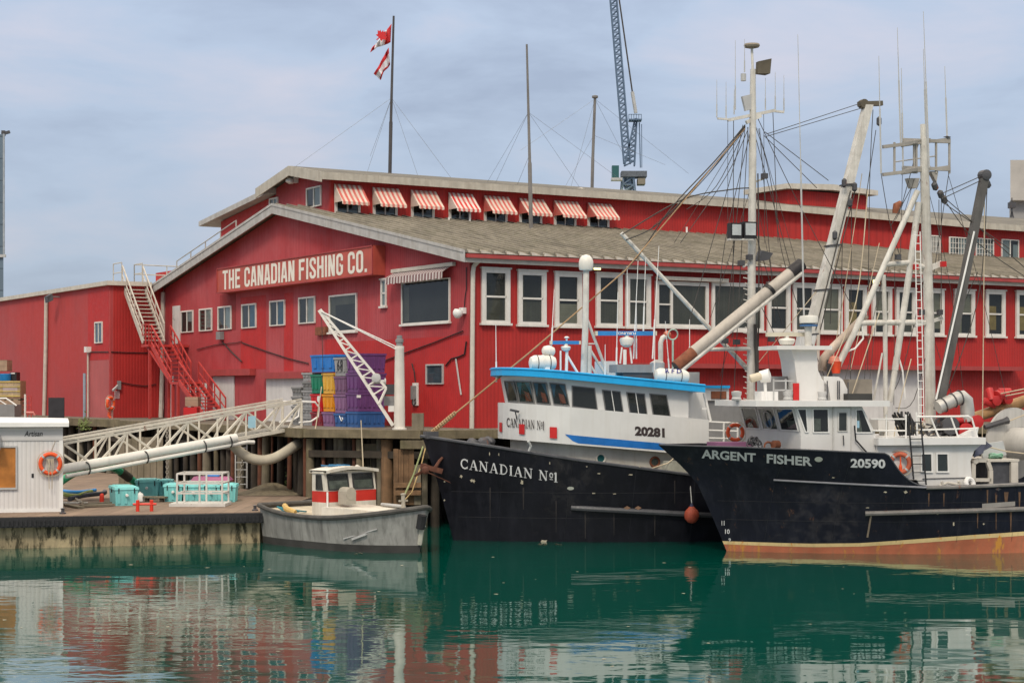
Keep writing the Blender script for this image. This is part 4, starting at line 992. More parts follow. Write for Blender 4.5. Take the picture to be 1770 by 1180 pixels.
q = lambda px, py: SF.onY(px, py, 0)
a, b = q(-40, 843), q(27, 773); MB(SF).box((a.x, -.03, a.z), (b.x, -.004, b.z)).build('door_panel', wood, sh)
mb = MB(SF); c = .05
mb.box((a.x, -.06, b.z), (b.x + c, -.003, b.z + c)); mb.box((b.x, -.06, a.z), (b.x + c, -.003, b.z)); mb.box((a.x, -.07, a.z - .06), (b.x + c, -.003, a.z)); mb.build('door_frame', lightgrey, sh)
mb = MB(SF); a = q(0, 760); mb.slab([(a.x - .6, -.05, a.z - .1), (a.x + .02, -.05, a.z + .1), (a.x + .02, -.5, a.z - .3), (a.x - .6, -.5, a.z - .3)], (0, 0, .05)); mb.build('canopy', grey, sh)
hit = lambda px, py: SF.onY(px, py, -.035)
mb = MB(SF); V, Fc = put_font('Artisan', hit, (42, 754), (73, 753.5), 9.5, (0, -.006, 0), .012, .18); mb.add(V, Fc); mb.build('lettering', black, sh)
mb = MB(SF); hit2 = lambda px, py: SF.onY(px, py, -.004); V, Fc = put_font('1', hit2, (54.5, 825.5), (58.5, 825.5), 7.5, (0, -.006, 0), .03); mb.add(V, Fc); mb.build('number', black, sh)
# life ring on the shed
def life_ring(fr, c, axis, Ro, rr, label, bands=True, colr=orange):
    c = Vector(c); t = thing('life_ring', label, 'life ring', fr.w(c - Vector((0, 0, Ro))), fr.yaw)
    MB(fr).torus(c, axis, Ro - rr, rr, 32, 10).build('ring', colr, t, smooth=True)
    ax = Vector(axis).normalized(); u = Vector((0, 0, 1)); w = ax.cross(u)
    mb = MB(fr)
    for k in range(4):
        a = R(45 + 90 * k); m_ = []
        for j in (-1, 0, 1): aa = a + j * .1; m_.append(c + (u * math.cos(aa) + w * math.sin(aa)) * (Ro - rr))
        mb.tube(m_, rr * 1.05, 10)
    mb.build('reflective_bands', lightgrey, t, smooth=True)
    mb = MB(fr); pts = []
    for k in range(33):
        a = 2 * math.pi * k / 32; pts.append(c - ax * 0 + (u * math.cos(a) + w * math.sin(a)) * (Ro + .02 + .035 * abs(math.sin(2 * a))))
    mb.tube(pts, .012, 5); mb.build('grab_line', paleropemat, t); return t
c = SF.onY(87, 801, -.12); t = life_ring(SF, c, (0, -1, 0), .36, .062, 'orange life ring hanging on the white shed wall')
single(MB(SF).box((c.x - .13, -.14, c.z + .12), (c.x + .12, -.005, c.z + .28)), 'ring_hook_box', grey, 'small grey hook box behind the shed life ring', 'hook')
mb = MB(SF)
for k in range(7):
    x = c.x - .09 + k * .03; mb.tube([(x, -.15, c.z + .15), (x + rnd.uniform(-.03, .03), -.19, c.z - .1), (x + rnd.uniform(-.04, .04), -.16, c.z - .28 - .5 * (k in (2, 5)))], .012, 5)
mb.tube([(c.x, -.02, c.z + .3), (c.x + .3, -.02, 2.6)], .008, 4)
single(mb, 'rope_hank', paleropemat, 'hank of tan rope hanging inside the shed life ring', 'rope')
MB(SF)
# ================================================================== gangway
steelc = M('cream gangway paint', (.55, .51, .43), .55, .12, 3, streak=.3, rust=.14)
G0, G1 = W(109, 815, 58.6), W(521, 738, 64.6)
gd = (G1 - G0).normalized(); gn = Vector((-gd.y, gd.x, 0)).normalized()      # towards the far side
gw = thing('gangway', 'long cream steel truss gangway from the white shed up to the pier', 'gangway', G0)
HT = Vector((0, 0, .92)); N_ = 8
for s, off in (('near', 0.0), ('far', 1.25)):
    o = gn * off; mb = MB()
    mb.bar(G0 + o, G1 + o, .08, .12); mb.bar(G0 + o + HT, G1 + o + HT, .08, .08); mb.bar(G0 + o + HT + Vector((0, 0, .09)), G1 + o + HT + Vector((0, 0, .09)), .06, .05)
    L_ = (G1 - G0)
    for k in range(N_):
        p = G0 + o + L_ * (k / N_); q = G0 + o + L_ * ((k + 1) / N_)
        a, b = (p, q + HT) if k % 2 else (p + HT, q)
        mb.bar(a, b, .07); 
        if k % 2: mb.bar((p + q) / 2, q + HT, .05) 
        mb.bar(p, p + HT, .06)
    mb.bar(G1 + o, G1 + o + HT, .09); mb.build('side_truss', steelc, gw)
mb = MB(); L_ = G1 - G0
n = 46
for k in range(n): p = G0 + L_ * ((k + .5) / n) + gn * .1 + Vector((0, 0, .06)); mb.bar(p, p + gn * 1.05, .19, .03)
mb.build('walkway', M('grey grating', (.36, .34, .30), .8, .2), gw)
mb = MB(); e0 = G1 + HT
for o in (gn * -.02, gn * 1.27): mb = MB(); mb.tube([e0 + o, e0 + o + Vector((.45, .3, -.02)), e0 + o + Vector((.58, .4, -.2)), e0 + o + Vector((.55, .37, -.55)), e0 + o + Vector((.3, .2, -.72)), e0 + o + Vector((-.1, -.05, -.75))], .035, 7); mb.build('end_hoop', whiteclean, gw, smooth=True)
a = G0 + L_ * .755 - gn * .06 + Vector((0, 0, .33)); mb = MB(); gx = Vector((gd.x, gd.y, 0)).normalized()
mb.slab([a, a + gx * .3, a + gx * .3 + Vector((0, 0, .42)), a + Vector((0, 0, .42))], gn * -.02); single(mb, 'gangway_sign', M('pale blue sign', (.35, .58, .68), .5, .1), 'small pale blue notice fixed to the gangway truss', 'sign')
pw = M('white pipe', (.62, .60, .55), .5, .06, 1, streak=.2)
hp = thing('water_pipe', 'fat white pipe and thin pipe strapped along the gangway side', 'pipe', G0)
b0 = G0 - gn * .24 + Vector((0, 0, .08))
MB().tube([b0 + Vector((-.3, -.05, -.02)), b0 + L_ * .69], .16, 12).build('main_pipe', pw, hp, smooth=True)
MB().tube([b0 + Vector((0, -.05, -.22)), b0 + L_ * .74 + Vector((0, -.05, -.22)), b0 + L_ * .77 + Vector((0, -.05, -.27))], .07, 8).build('thin_pipe', pw, hp, smooth=True)
for f in (.08, .31, .55, .66): p = b0 + L_ * f + Vector((0, 0, -.08)); MB().torus(p, gd, .2, .025, 14, 6).build('strap', black, hp)
s = b0 + L_ * .69
mb = MB(); pts = [s - gd * .2] + [W(*q) for q in ((398, 762, 63.0), (412, 779, 63.1), (430, 791, 63.2), (452, 796, 63.3), (474, 792, 63.4), (492, 782, 63.5), (508, 771, 63.8), (522, 764, 64.5))]
sm = []
for i in range(len(pts) - 1):
    for f in (0, .33, .66): sm.append(pts[i].lerp(pts[i + 1], f))
sm.append(pts[-1]); sm2 = [sm[0]] + [(sm[i - 1] + sm[i] * 2 + sm[i + 1]) / 4 for i in range(1, len(sm) - 1)] + [sm[-1]]
mb.tube(sm2, .185, 12); single(mb, 'drooping_hose', M('beige flexible hose', (.40, .36, .28), .7, .15, 2), 'fat beige hose sagging from the gangway to the pier piles', 'hose', smooth=True)
# ================================================================== teal tubs
teal = M('teal plastic', (.20, .58, .58), .5, .12, 1.2, streak=.25, scol=(.2, .32, .26))
def make_tub(x, y, w, d, h, yaw, label):
    t = thing('insulated_tub', label, 'tub', (x, y, FZ), yaw, 'teal tubs standing on the floating dock')
    fr = Frame((x, y, FZ), yaw)
    mb = MB(fr); i = .03
    mb.hexa([(i, i, 0), (w - i, i, 0), (w - i, d - i, 0), (i, d - i, 0)], [(0, 0, h - .1), (w, 0, h - .1), (w, d, h - .1), (0, d, h - .1)])
    for k in range(3): x0 = w * (.12 + .3 * k); mb.hexa([(x0, .0, .06), (x0 + .08, .0, .06), (x0 + .08, .1, .06), (x0, .1, .06)], [(x0, -.03, h - .14), (x0 + .08, -.03, h - .14), (x0 + .08, .1, h - .14), (x0, .1, h - .14)])
    mb.build('body', teal, t)
    mb = MB(fr); mb.hexa([(-.03, -.03, h - .1), (w + .03, -.03, h - .1), (w + .03, d + .03, h - .1), (-.03, d + .03, h - .1)], [(-.01, -.01, h - .015), (w + .01, -.01, h - .015), (w + .01, d + .01, h - .015), (-.01, d + .01, h - .015)])
    mb.hexa([(.08, .08, h - .015), (w - .08, .08, h - .015), (w - .08, d - .08, h - .015), (.08, d - .08, h - .015)], [(.1, .1, h + .01), (w - .1, .1, h + .01), (w - .1, d - .1, h + .01), (.1, d - .1, h + .01)]); mb.build('lid', teal, t)
    for (lx, ly) in ((.1, -.035), (w - .14, -.035), (-.04, d * .45)): MB(fr).box((lx, ly, h - .22), (lx + .035, ly + .03, h - .05)).build('latch', black, t)
    mb = MB(fr); mb.lathe([(.05, 0), (.05, .1), (.03, .1), (.03, .14)], (w * .5, 0, h * .55), (0, -1, 0), 10); mb.build('drain_valve', whiteclean, t, smooth=True)
    return t
def tub_at(px, py, D, **k):
    p = W(px, py, D); return p.x, p.y
ty = R(14)
T0 = make_tub(*tub_at(199, 0, 58.0), .74, 1.5, .62, R(20), 'nearest teal tub, standing alone left of the others behind the red mooring bitt')
b = make_tub(*tub_at(234, 0, 62.0), .78, .9, .66, R(8), 'tall teal tub at the end of the green hose')
make_tub(*tub_at(273, 0, 62.5), .5, .9, .62, R(8), 'narrow teal tub squeezed between the tall tub and the railed steel basket')
T4 = make_tub(*tub_at(283, 0, 60.2), .62, 1.1, .60, R(6), 'leftmost of the four teal tubs behind the white railed basket')
for px, lab in ((318, 'second teal tub behind the left half of the white railed basket'), (348, 'third teal tub behind the right half of the white railed basket'), (375, 'greenish teal tub sticking out past the right end of the white basket')):
    x, y = tub_at(px, 0, 60.0); dup(T4, (x, y, FZ), R(4), lab, 'teal tubs standing on the floating dock')
x, y = tub_at(325, 0, 61.8); dup(T4, (x, y, FZ + .02), R(6), 'back row teal tub under the pink mat', 'teal tubs standing on the floating dock')
p = W(328, 838, 61.4); mb = MB(); mb.hexa([(p.x, 61.5, 1.6), (p.x + 1.35, 61.5, 1.6), (p.x + 1.35, 62.4, 1.6), (p.x, 62.4, 1.6)], [(p.x + .1, 61.6, 1.74), (p.x + 1.3, 61.6, 1.72), (p.x + 1.25, 62.3, 1.72), (p.x + .1, 62.3, 1.74)])
single(mb, 'pink_mat', M('pink purple lid', (.34, .10, .20), .5, .1), 'faded pink plastic mat lying on the back teal tub', 'mat')
mb = MB(); mb.hexa([(p.x + .45, 61.7, 1.745), (p.x + .95, 61.7, 1.745), (p.x + .95, 62.1, 1.745), (p.x + .45, 62.1, 1.745)], [(p.x + .5, 61.75, 1.79), (p.x + .9, 61.75, 1.79), (p.x + .9, 62.05, 1.79), (p.x + .5, 62.05, 1.79)]); single(mb, 'folded_tarp', M('bright blue plastic', (.04, .18, .50), .45, .1), 'small folded blue tarp on top of the pink mat', 'tarp')
# ---- white railed basket
a, b = W(306, 874, 57.6), W(384, 874, 57.6)
ck = thing('railed_basket', 'white steel lifting basket with rails standing before the teal tubs', 'basket', (a.x, 57.6, FZ))
x0, x1, y0, y1, z0, z1 = a.x, b.x, 57.6, 58.9, FZ + .1, 2.02
fr_ = M('white galvanised frame', (.56, .54, .50), .5, .1, rust=.1)
MB().box((x0 - .25, y0 - .05, FZ + .005), (x1 + .1, y1, FZ + .1)).build('base', fr_, ck)
for y_ in (y0, y1):
    for x in (x0, (x0 + x1) / 2, x1): MB().bar((x, y_, z0), (x, y_, z1), .055).build('post', fr_, ck)
for h in (z1, z0 + .65, z0 + .33):
    mb = MB(); mb.bar((x0, y0 + .002, h), (x1, y0 + .002, h), .05); mb.bar((x0, y1, h), (x1, y1, h), .05)
    for x in (x0, x1): mb.bar((x, y0, h), (x, y1, h), .045)
    mb.build('rail', fr_, ck)
# ---- red bitts, small stuff
redpl = M('red bitt paint', (.62, .035, .015), .45, .1)
p = W(176, 871, 58.9); single(MB().lathe([(.075, 0), (.075, .26), (.07, .3), (.05, .345), (.02, .36)], (p.x, p.y, FZ), n=14), 'mooring_post', redpl, 'round-headed red mooring post left of the nearest teal tub', 'bollard', smooth=True)
a, b = W(238, 884, 55.4), W(262, 884, 55.5)
bt = thing('mooring_bitt', 'red double-post mooring bitt near the dock edge', 'bollard', (a.x, a.y, FZ))
for q in (a, b): MB().lathe([(.055, 0), (.055, .34), (.045, .35)], (q.x, q.y, FZ), n=12).build('post', redpl, bt, smooth=True)
MB().tube([(a.x - .15, a.y, FZ + .22), (b.x + .15, b.y, FZ + .22)], .035, 8).build('crossbar', redpl, bt, smooth=True)
def hose(name, pts, r, m, label, cat='hose', n=9):
    P = [W(*q) for q in pts]; S = []
    for i in range(len(P) - 1):
        p0, p1, p2, p3 = P[max(i - 1, 0)], P[i], P[i + 1], P[min(i + 2, len(P) - 1)]
        for k in range(6):
            t = k / 6; S.append(.5 * ((2 * p1) + (p2 - p0) * t + (2 * p0 - 5 * p1 + 4 * p2 - p3) * t * t + (3 * p1 - p0 - 3 * p2 + p3) * t ** 3))
    S.append(P[-1]); return single(MB().tube(S, r, n), name, m, label, cat, smooth=True)
hose('suction_hose', [(100, 836, 60.4), (122, 821, 60.6), (145, 811, 60.9), (172, 806, 61.3), (195, 808, 61.6), (214, 819, 62.0), (235, 834, 62.4)], .13, M('green hose', (.04, .34, .18), .5, .25, 3), 'thick green suction hose arching to the tall teal tub')
p, q = W(209, 815, 61.9), W(224, 826, 62.2); single(MB().tube([p, q], .16, 12), 'hose_wrap', M('dark wrap', (.07, .06, .045), .9, .3), 'dark wrapped joint on the green hose', 'wrap', smooth=True)
hose('lying_hose', [(108, 848, 61.5), (135, 850, 61.6), (165, 846.5, 62.5)], .06, M('blue hose', (.03, .22, .55), .5), 'blue hose lying on the dock behind the shed')
hose('lying_hose', [(108, 853, 60.5), (130, 857, 60.3), (150, 851, 61.2), (158, 849, 61.6)], .075, M('yellow green hose', (.26, .32, .08), .6), 'yellow-green hose lying in front of the blue hose')
hose('lying_hose', [(120, 862, 59.8), (145, 856, 60.8), (178, 852, 61.8), (181, 849, 62.3)], .08, M('dark grey hose', (.09, .09, .11), .6), 'dark grey hose lying behind the red mooring post')
hose('lying_pipe', [(108, 869, 59.2), (152, 868.5, 59.3)], .035, pw, 'thin white pipe lying on the dock beside the shed', 'pipe')
hose('lying_pipe', [(110, 859, 60.4), (128, 861, 60.2), (143, 869, 59.0)], .05, M('tan hose', (.38, .33, .25), .7), 'bent tan pipe lying on the dock beside the shed', 'pipe')
for i, (a, b, w, lab) in enumerate((((116, 874, 58), (140, 882, 56.6), .22, 'loose grey plank slanting on the dock near the shed'), ((140, 878, 57.2), (196, 875, 57.8), .3, 'pale board lying left of the nearest teal tub'), ((150, 875, 57.7), (190, 872, 58.5), .2, 'narrow board lying behind the pale board'))):
    p, q = W(a[0], 0, a[2]), W(b[0], 0, b[2]); p.z = q.z = FZ + .04 + .02 * i; single(MB().bar(p, q, w, .06), 'loose_plank', timber4, lab, 'plank')
p = W(242, 866, 60.2); single(MB().lathe([(.10, 0), (.12, .02), (.12, .24), (.08, .29), (.035, .3), (.035, .34)], (p.x, 60.2, FZ), n=12), 'plastic_jug', whiteclean, 'white plastic jug beside the nearest teal tub', 'jug', smooth=True)
p, q = W(246, 863, 60.3), W(288, 864, 60.1); p.z = q.z = FZ + .16
lp = thing('low_bench', 'low grey board on blocks between the tubs and the red bitt', 'bench', (p.x, p.y, FZ)); MB().bar(p, q, .3, .05).build('board', timber4, lp)
for f in (.2, .8): c = p.lerp(q, f); MB().box((c.x - .06, c.y - .1, FZ), (c.x + .06, c.y + .1, FZ + .13)).build('block', timber2, lp)
mb = MB(); c0 = W(470, 850, 64.8); rows = []
for i in range(9):
    r_ = 1.7 * i / 8; rows.append([(c0.x + r_ * math.cos(a) * (1 + .15 * math.sin(3 * a)), c0.y + r_ * .8 * math.sin(a), FZ + .01 + .36 * math.exp(-(r_ / .8) ** 2) * (1 + .15 * math.sin(4 * a + i))) for a in [2 * math.pi * k / 24 for k in range(25)]])
mb.grid(rows); o = mb.build('gravel', M('brown gravel heap', (.17, .14, .09), .95, .4, 6, bump=.6, bscale=30), None, 'low heap of brown gravel at the end of the dock', True); o['kind'] = 'stuff'
p = W(440, 884, 55.6); single(MB().lathe([(.1, 0), (.1, .04), (.05, .06), (.05, .14), (.08, .16), (.02, .18)], (p.x, p.y + .1, FZ), n=10), 'cleat', darkmetal, 'small dark mooring knob near the dock edge by the grey workboat', 'cleat', smooth=True)
p = W(107, 890, 54.2); single(MB().lathe([(.1, 0), (.1, .04), (.05, .06), (.05, .14), (.08, .16), (.02, .18)], (p.x, p.y + .1, FZ), n=10), 'cleat', darkmetal, 'small dark mooring knob at the foot of the white shed corner', 'cleat', smooth=True)

# ================================================================== fish bins stacked on the pier
def bincol(n, c): return M('bin plastic ' + n, c, .5, .16, 1.6, streak=.3, scol=tuple(v * .5 for v in c))
BC = {'blue': bincol('blue', (.03, .10, .28)), 'bright blue': bincol('bright blue', (.02, .17, .52)), 'purple': bincol('purple', (.13, .045, .16)), 'lavender': bincol('lavender', (.22, .11, .22)), 'plum': bincol('plum', (.17, .085, .16)),
      'green': bincol('green', (.01, .18, .10)), 'yellow': bincol('yellow', (.62, .36, .05)), 'orange yellow': bincol('orange yellow', (.65, .26, .01)), 'red': bincol('red', (.50, .012, .015)), 'dark red': bincol('dark red', (.22, .02, .03)), 'grey': bincol('grey', (.28, .28, .28)), 'dark grey': bincol('dark grey', (.19, .19, .185))}
def fish_bin(fr, x, y, z, lu, lv, h, c, label, cat='fish bin', group='plastic fish bins stacked on the pier'):
    t = thing('fish_bin', label, cat, fr.w((x, y, z)), fr.yaw, group)
    mb = MB(fr); i = .035
    mb.hexa([(x + i, y + i, z + .12), (x + lu - i, y + i, z + .12), (x + lu - i, y + lv - i, z + .12), (x + i, y + lv - i, z + .12)], [(x, y, z + h - .08), (x + lu, y, z + h - .08), (x + lu, y + lv, z + h - .08), (x, y + lv, z + h - .08)])
    n = 6
    for k in range(n):
        a = x + lu * (k + .35) / n; mb.box((a, y - .006, z + .16), (a + lu * .3 / n, y + .04, z + h - .12))
    for k in range(3):
        a = y + lv * (k + .3) / 3; mb.box((x - .006, a, z + .16), (x + .04, a + lv * .12, z + h - .12))
    mb.build('body', BC[c], t)
    mb = MB(fr); e_ = .025; mb.box((x - e_, y - e_, z + h - .08), (x + lu + e_, y + lv + e_, z + h - .005)); mb.build('rim', BC[c], t)
    mb = MB(fr)
    for k in range(3):
        a = x + .04 + (lu - .2) * k / 2; mb.box((a, y + .03, z), (a + .12, y + lv - .03, z + .12))
    for k in range(3):
        a = y + .04 + (lv - .2) * k / 2; mb.box((x + .032, a + .002, z + .002), (x + lu - .03, a + .12, z + .118))
    mb.build('feet', BC[c], t)
    return t
QF = Frame(W(619, 738, 67.6), YAW); QF.o.z = 0
lv = 1.06
def hh(y0, y1): return (y1 - y0) / F * 68
# stack heights from the photo
for c, y0, y1, lab in (('blue', 711.5, 739, 'dark blue fish bin at the bottom of the front right stack'), ('purple', 679, 711.5, 'purple fish bin with a white tag, second from the bottom of the front right stack'), ('purple', 645, 679, 'purple fish bin, third from the bottom behind the jib boom'), ('purple', 611, 645, 'purple fish bin on the very top of the right stack')):
    z0 = DZ + (739 - y1) / F * 68; t = fish_bin(QF, 0, 0, z0, 1.18, lv - .06, hh(y0, y1) - .01, c, lab)
    if c == 'purple' and y1 > 700: MB(QF).box((.35 - .42, -.03, z0 + .52), (.1, -.02, z0 + .62)).build('tag', whiteclean, t)
for c, y0, y1, lab in (('blue', 714, 738, 'dark blue bin with a white scrawl under the lavender bins'), ('lavender', 681, 714, 'lavender fish bin above the scrawled blue bin'), ('plum', 649, 681, 'dusty plum fish bin below the grey bin with black writing'), ('grey', 616, 649, 'grey fish bin with black 68 written on its side')):
    z0 = DZ + (738 - y1) / F * 68; t = fish_bin(QF, 0, lv, z0, 1.1, lv - .06, hh(y0, y1) - .01, c, lab)
    if c == 'grey':
        V, Fc = text_faces('68', .0); mb = MB(QF); mb.add([(-.018, lv + .72 - .5 * vx, z0 + .2 + .42 * vy) for vx, vy in V], Fc); mb.build('marking', black, t)
    if c == 'blue': 
        mb = MB(QF); mb.tube([(-.02, lv + .5, z0 + .42), (-.02, lv + .38, z0 + .28), (-.02, lv + .3, z0 + .22), (-.02, lv + .2, z0 + .3), (-.02, lv + .28, z0 + .36)], .02, 5); mb.build('scrawl', whiteclean, t)
for c, y0, y1, lab in (('lavender', 711, 737, 'lavender fish bin at the bottom under the orange-yellow bin'), ('orange yellow', 680, 711, 'orange-yellow fish bin between the yellow and lavender bins'), ('yellow', 643, 680, 'pale yellow fish bin under the bright blue bin')):
    z0 = DZ + (737 - y1) / F * 69; fish_bin(QF, 0, 2 * lv, z0, 1.1, lv - .06, hh(y0, y1) - .01, c, lab)
for c, y0, y1, lab in (('dark red', 711, 736, 'dark red fish bin at the bottom beside the grey totes'), ('red', 679, 711, 'bright red fish bin with a white round mark'), ('green', 645, 679, 'green fish bin beside the pale yellow bin')):
    z0 = DZ + (736 - y1) / F * 70; t = fish_bin(QF, 0, 3 * lv, z0, 1.1, lv - .06, hh(y0, y1) - .01, c, lab)
    if c == 'red': mb = MB(QF); mb.lathe([(.15, 0), (.13, .01)], (-.012, 3 * lv + .25, z0 + .5), (-1, 0, 0), 12); mb.build('mark', whiteclean, t)
fish_bin(QF, 0, 2 * lv, DZ + (736 - 643) / F * 69.5 + .03, 1.15, 2 * lv - .06, hh(610, 641), 'bright blue', 'wide bright blue fish bin on top of the green and yellow bins')
for k in range(6):
    z0 = DZ + k * .355; fish_bin(QF, .1, 4 * lv + .02, z0, .9, .95, .345, 'grey' if k != 4 else 'dark grey', ['lowest', 'second', 'third', 'fourth', 'fifth', 'topmost'][k] + ' grey tote of the tall stack beside the dark red bin', 'tote', 'grey totes stacked beside the fish bins')
for k in range(4):
    z0 = DZ + k * .39; fish_bin(QF, .1, 5 * lv + .02, z0, .9, .9, .375, 'dark grey', ['lowest', 'second', 'third', 'topmost'][k] + ' dark grey tote of the short stack near the gangway end', 'tote', 'grey totes stacked beside the fish bins')
# ================================================================== white jib crane on the pier
jb = W(690.5, 741, 63.9); jb.z = DZ
jc = thing('jib_crane', 'white pedestal jib crane with a lattice boom on the pier edge', 'crane', jb)
MB().lathe([(.26, 0), (.26, .05), (.2, .06), (.19, 1.2), (.165, 2.85), (.17, 2.86), (.17, 2.98), (.05, 3.0)], jb, n=18).build('post', white, jc, smooth=True)
MB().lathe([(.12, 3.0), (.12, 3.1), (.15, 3.12), (.15, 3.22), (.1, 3.24), (.1, 3.36), (.03, 3.37)], jb, n=14).build('post_head', grey, jc, smooth=True)
f0, f1 = W(679, 735, 63.6), W(551, 536, 63.2)
dv = (f1 - f0).normalized(); pn = Vector((dv.z, 0, -dv.x)).normalized()
if pn.z < 0: pn = -pn
mb = MB(); ya = Vector((0, .22, 0))
c1 = [f0 - ya, f1]; c2 = [f0 + ya, f1 + Vector((0, .02, 0))]
m0 = f0 + dv * 1.6 + pn * .0; top0 = f0 + dv * 1.25 + pn * .52
for a, b in (c1, c2): mb.bar(a, b, .09)
mb.bar(top0, f1 + pn * .06, .085)
mb.bar(top0, f0 + dv * .9 - ya, .06); mb.bar(top0, f0 + dv * .9 + ya, .06)
L_ = (f1 - f0).length
for k in range(9):
    t0_ = 1.3 + k * (L_ - 1.5) / 9; t1_ = 1.3 + (k + 1) * (L_ - 1.5) / 9
    w0 = 1 - t0_ / L_; tp = top0.lerp(f1 + pn * .06, (t0_ - 1.25) / (L_ - 1.25)); 
    for s in (-1, 1):
        bq = c1[0].lerp(c1[1], t0_ / L_) if s < 0 else c2[0].lerp(c2[1], t0_ / L_); b2 = c1[0].lerp(c1[1], t1_ / L_) if s < 0 else c2[0].lerp(c2[1], t1_ / L_)
        mb.bar(tp, bq, .045); mb.bar(tp, b2, .04)
mb.build('boom', white, jc)
MB().lathe([(.05, -.12), (.16, -.1), (.16, .1), (.05, .12)], f0 + dv * 1.75 + pn * .42, (0, 1, 0), 14).build('sheave', lightgrey, jc, smooth=True)
for o in (0, .09): MB().tube([f1 + Vector((.1, -o, -.05)), jb + Vector((-.1, -o, 2.95 - o))], .022, 6).build('tie_rod', whiteclean, jc)
a, b = W(665, 682, 64.2), W(682, 664, 64.2); MB().box((a.x, 63.95, a.z), (b.x, 64.35, b.z)).build('motor', darkmetal, jc)
a, b = W(664, 701, 64.2), W(682, 684, 64.2); MB().box((a.x, 63.98, a.z), (b.x, 64.3, b.z)).build('winch_frame', grey, jc)
a, b = W(672, 711, 64.2), W(682, 701, 64.2); MB().box((a.x, 63.9, a.z), (b.x, 64.3, b.z)).build('winch_drum', whiteclean, jc)
MB().lathe([(.05, -.25), (.14, -.24), (.14, -.2), (.08, -.19), (.08, .19), (.14, .2), (.14, .24), (.05, .25)], W(655, 660, 63.9), (1, .2, 0), 12).build('cable_drum', lightgrey, jc, smooth=True)
MB().tube([W(556, 545, 63.2), W(558, 640, 63.4), W(557, 660, 63.4)], .012, 5).build('hoist_wire', wire, jc)
for i, (a, b) in enumerate((((543, 742), (556, 668)), ((556, 668), (551, 700)))): pass
hose('hanging_rope', [(556, 668, 64.5), (552, 695, 64.4), (547, 730, 64.3), (545, 741, 64.2)], .02, paleropemat, 'pale rope hanging from the jib boom before the red bins', 'rope')
# ================================================================== goods by the warehouse at the far left
def carton(px0, px1, y0, y1, D, d, name, m, label, cat):
    a, b = W(px0, y1, D), W(px1, y0, D); t = thing(name, label, cat, ((a.x + b.x) / 2, D, a.z)); MB().box((a.x, D, a.z), (b.x, D + d, b.z)).build('body', m, t); return t, a, b
card = M('wrapped cartons', (.36, .25, .17), .6, .25, 3, plank=(2, .28))
t, a, b = carton(-28, 35, 690, 717.5, 94, 1.1, 'carton_load', card, 'brown wrapped carton load at the bottom of the left stack', 'cartons')
t, a, b = carton(-28, 35, 658, 687, 94, 1.1, 'carton_load', M('strapped cartons', (.45, .34, .2), .55, .25, 3, plank=(0, .3)), 'yellow-strapped carton load on a pallet, middle of the left stack', 'cartons')
MB().box((a.x + 1, 93.99, a.z + .25), (b.x - .15, 93.995, b.z - .25)).build('label_sheet', M('plastic film', (.4, .33, .32), .3, .2), t)
for k in range(4): MB().bar((a.x, 93.97, a.z + .08 + .25 * k), (b.x, 93.97, a.z + .08 + .25 * k), .02, .05).build('strap', M('yellow strap', (.5, .38, .1), .6), t)
mb = MB()
for k in range(3): mb.box((a.x, 94.02 + k * .45, a.z - .1), (b.x, 94.16 + k * .45, a.z - .02))
for k in range(6): x = a.x + (b.x - a.x - .12) * k / 5; mb.box((x, 94, a.z - .14), (x + .12, 95.1, a.z - .1))
single(mb, 'pallet', timber4, 'grey wooden pallet under the strapped carton load', 'pallet')
t, a, b = carton(-28, 12, 622, 641, 94.1, 1.0, 'carton_load', card, 'small wrapped carton load on top of the left stack', 'cartons')
p = W(9, 658, 94.3); single(MB().lathe([(.29, 0), (.3, .03), (.3, .36), (.28, .38), (.25, .38)], p, n=20), 'blue_drum', M('blue drum', (.01, .16, .40), .4, .1), 'small blue drum standing on the strapped cartons', 'drum', smooth=True)
t, a, b = carton(17, 28.5, 643, 658, 94.4, .7, 'black_crate', black, 'black crate with white print beside the blue drum', 'crate'); MB().bar((a.x + .05, 94.39, b.z - .06), (b.x - .08, 94.39, b.z - .06), .01, .06).build('white_print', whiteclean, t)
t, a, b = carton(-28, 25, 699, 722, 86, 1.2, 'steel_tray', grey, 'grey steel tray with bent rails in front of the cartons', 'tray')
MB().tube([(a.x, 86, b.z + .3), (b.x - .4, 86, b.z + .3), (b.x + .1, 86, b.z - .05)], .04, 7).build('hand_rail', whiteclean, t); MB().tube([(b.x - .8, 86, b.z + .25), (b.x - .4, 86, b.z)], .03, 6).build('hand_rail', whiteclean, t)
p = W(43.5, 726, 84); t = thing('white_standpipe', 'white standpipe with pink elbow in front of the warehouse', 'pipe', p); MB().tube([p, W(43.5, 681, 84)], .05, 8).build('pipe', pw, t, smooth=True); MB().tube([W(45, 713, 84), W(58, 713, 84), W(60, 718, 84)], .06, 8).build('elbow', M('pink pipe', (.5, .16, .14), .5), t, smooth=True)
mb = MB(); a, b = W(83.5, 728, 84.5), W(110.5, 687, 84.5); mb.box((a.x, 84.5, a.z), (b.x, 84.6, b.z)); single(mb, 'black_board', M('black rubber board', (.025, .025, .03), .7, .3, 3), 'black upright board between the white shed and warehouse', 'board')
mb = MB(); p = W(146, 726, 86); mb.tube([p, W(146, 645, 86)], .07, 8); single(mb, 'steel_post', M('blue grey post', (.25, .30, .36), .5), 'blue-grey steel post standing before the warehouse wall', 'post', smooth=True)
mb = MB()
for px in (48, 54): mb.bar(W(px, 722, 86), W(px, 684, 86), .04)
for py in (684, 692, 700, 708, 716): mb.bar(W(40, py, 86), W(54, py, 86), .03)
single(mb, 'red_rack', redst, 'thin red ladder rack behind the white standpipe', 'rack')
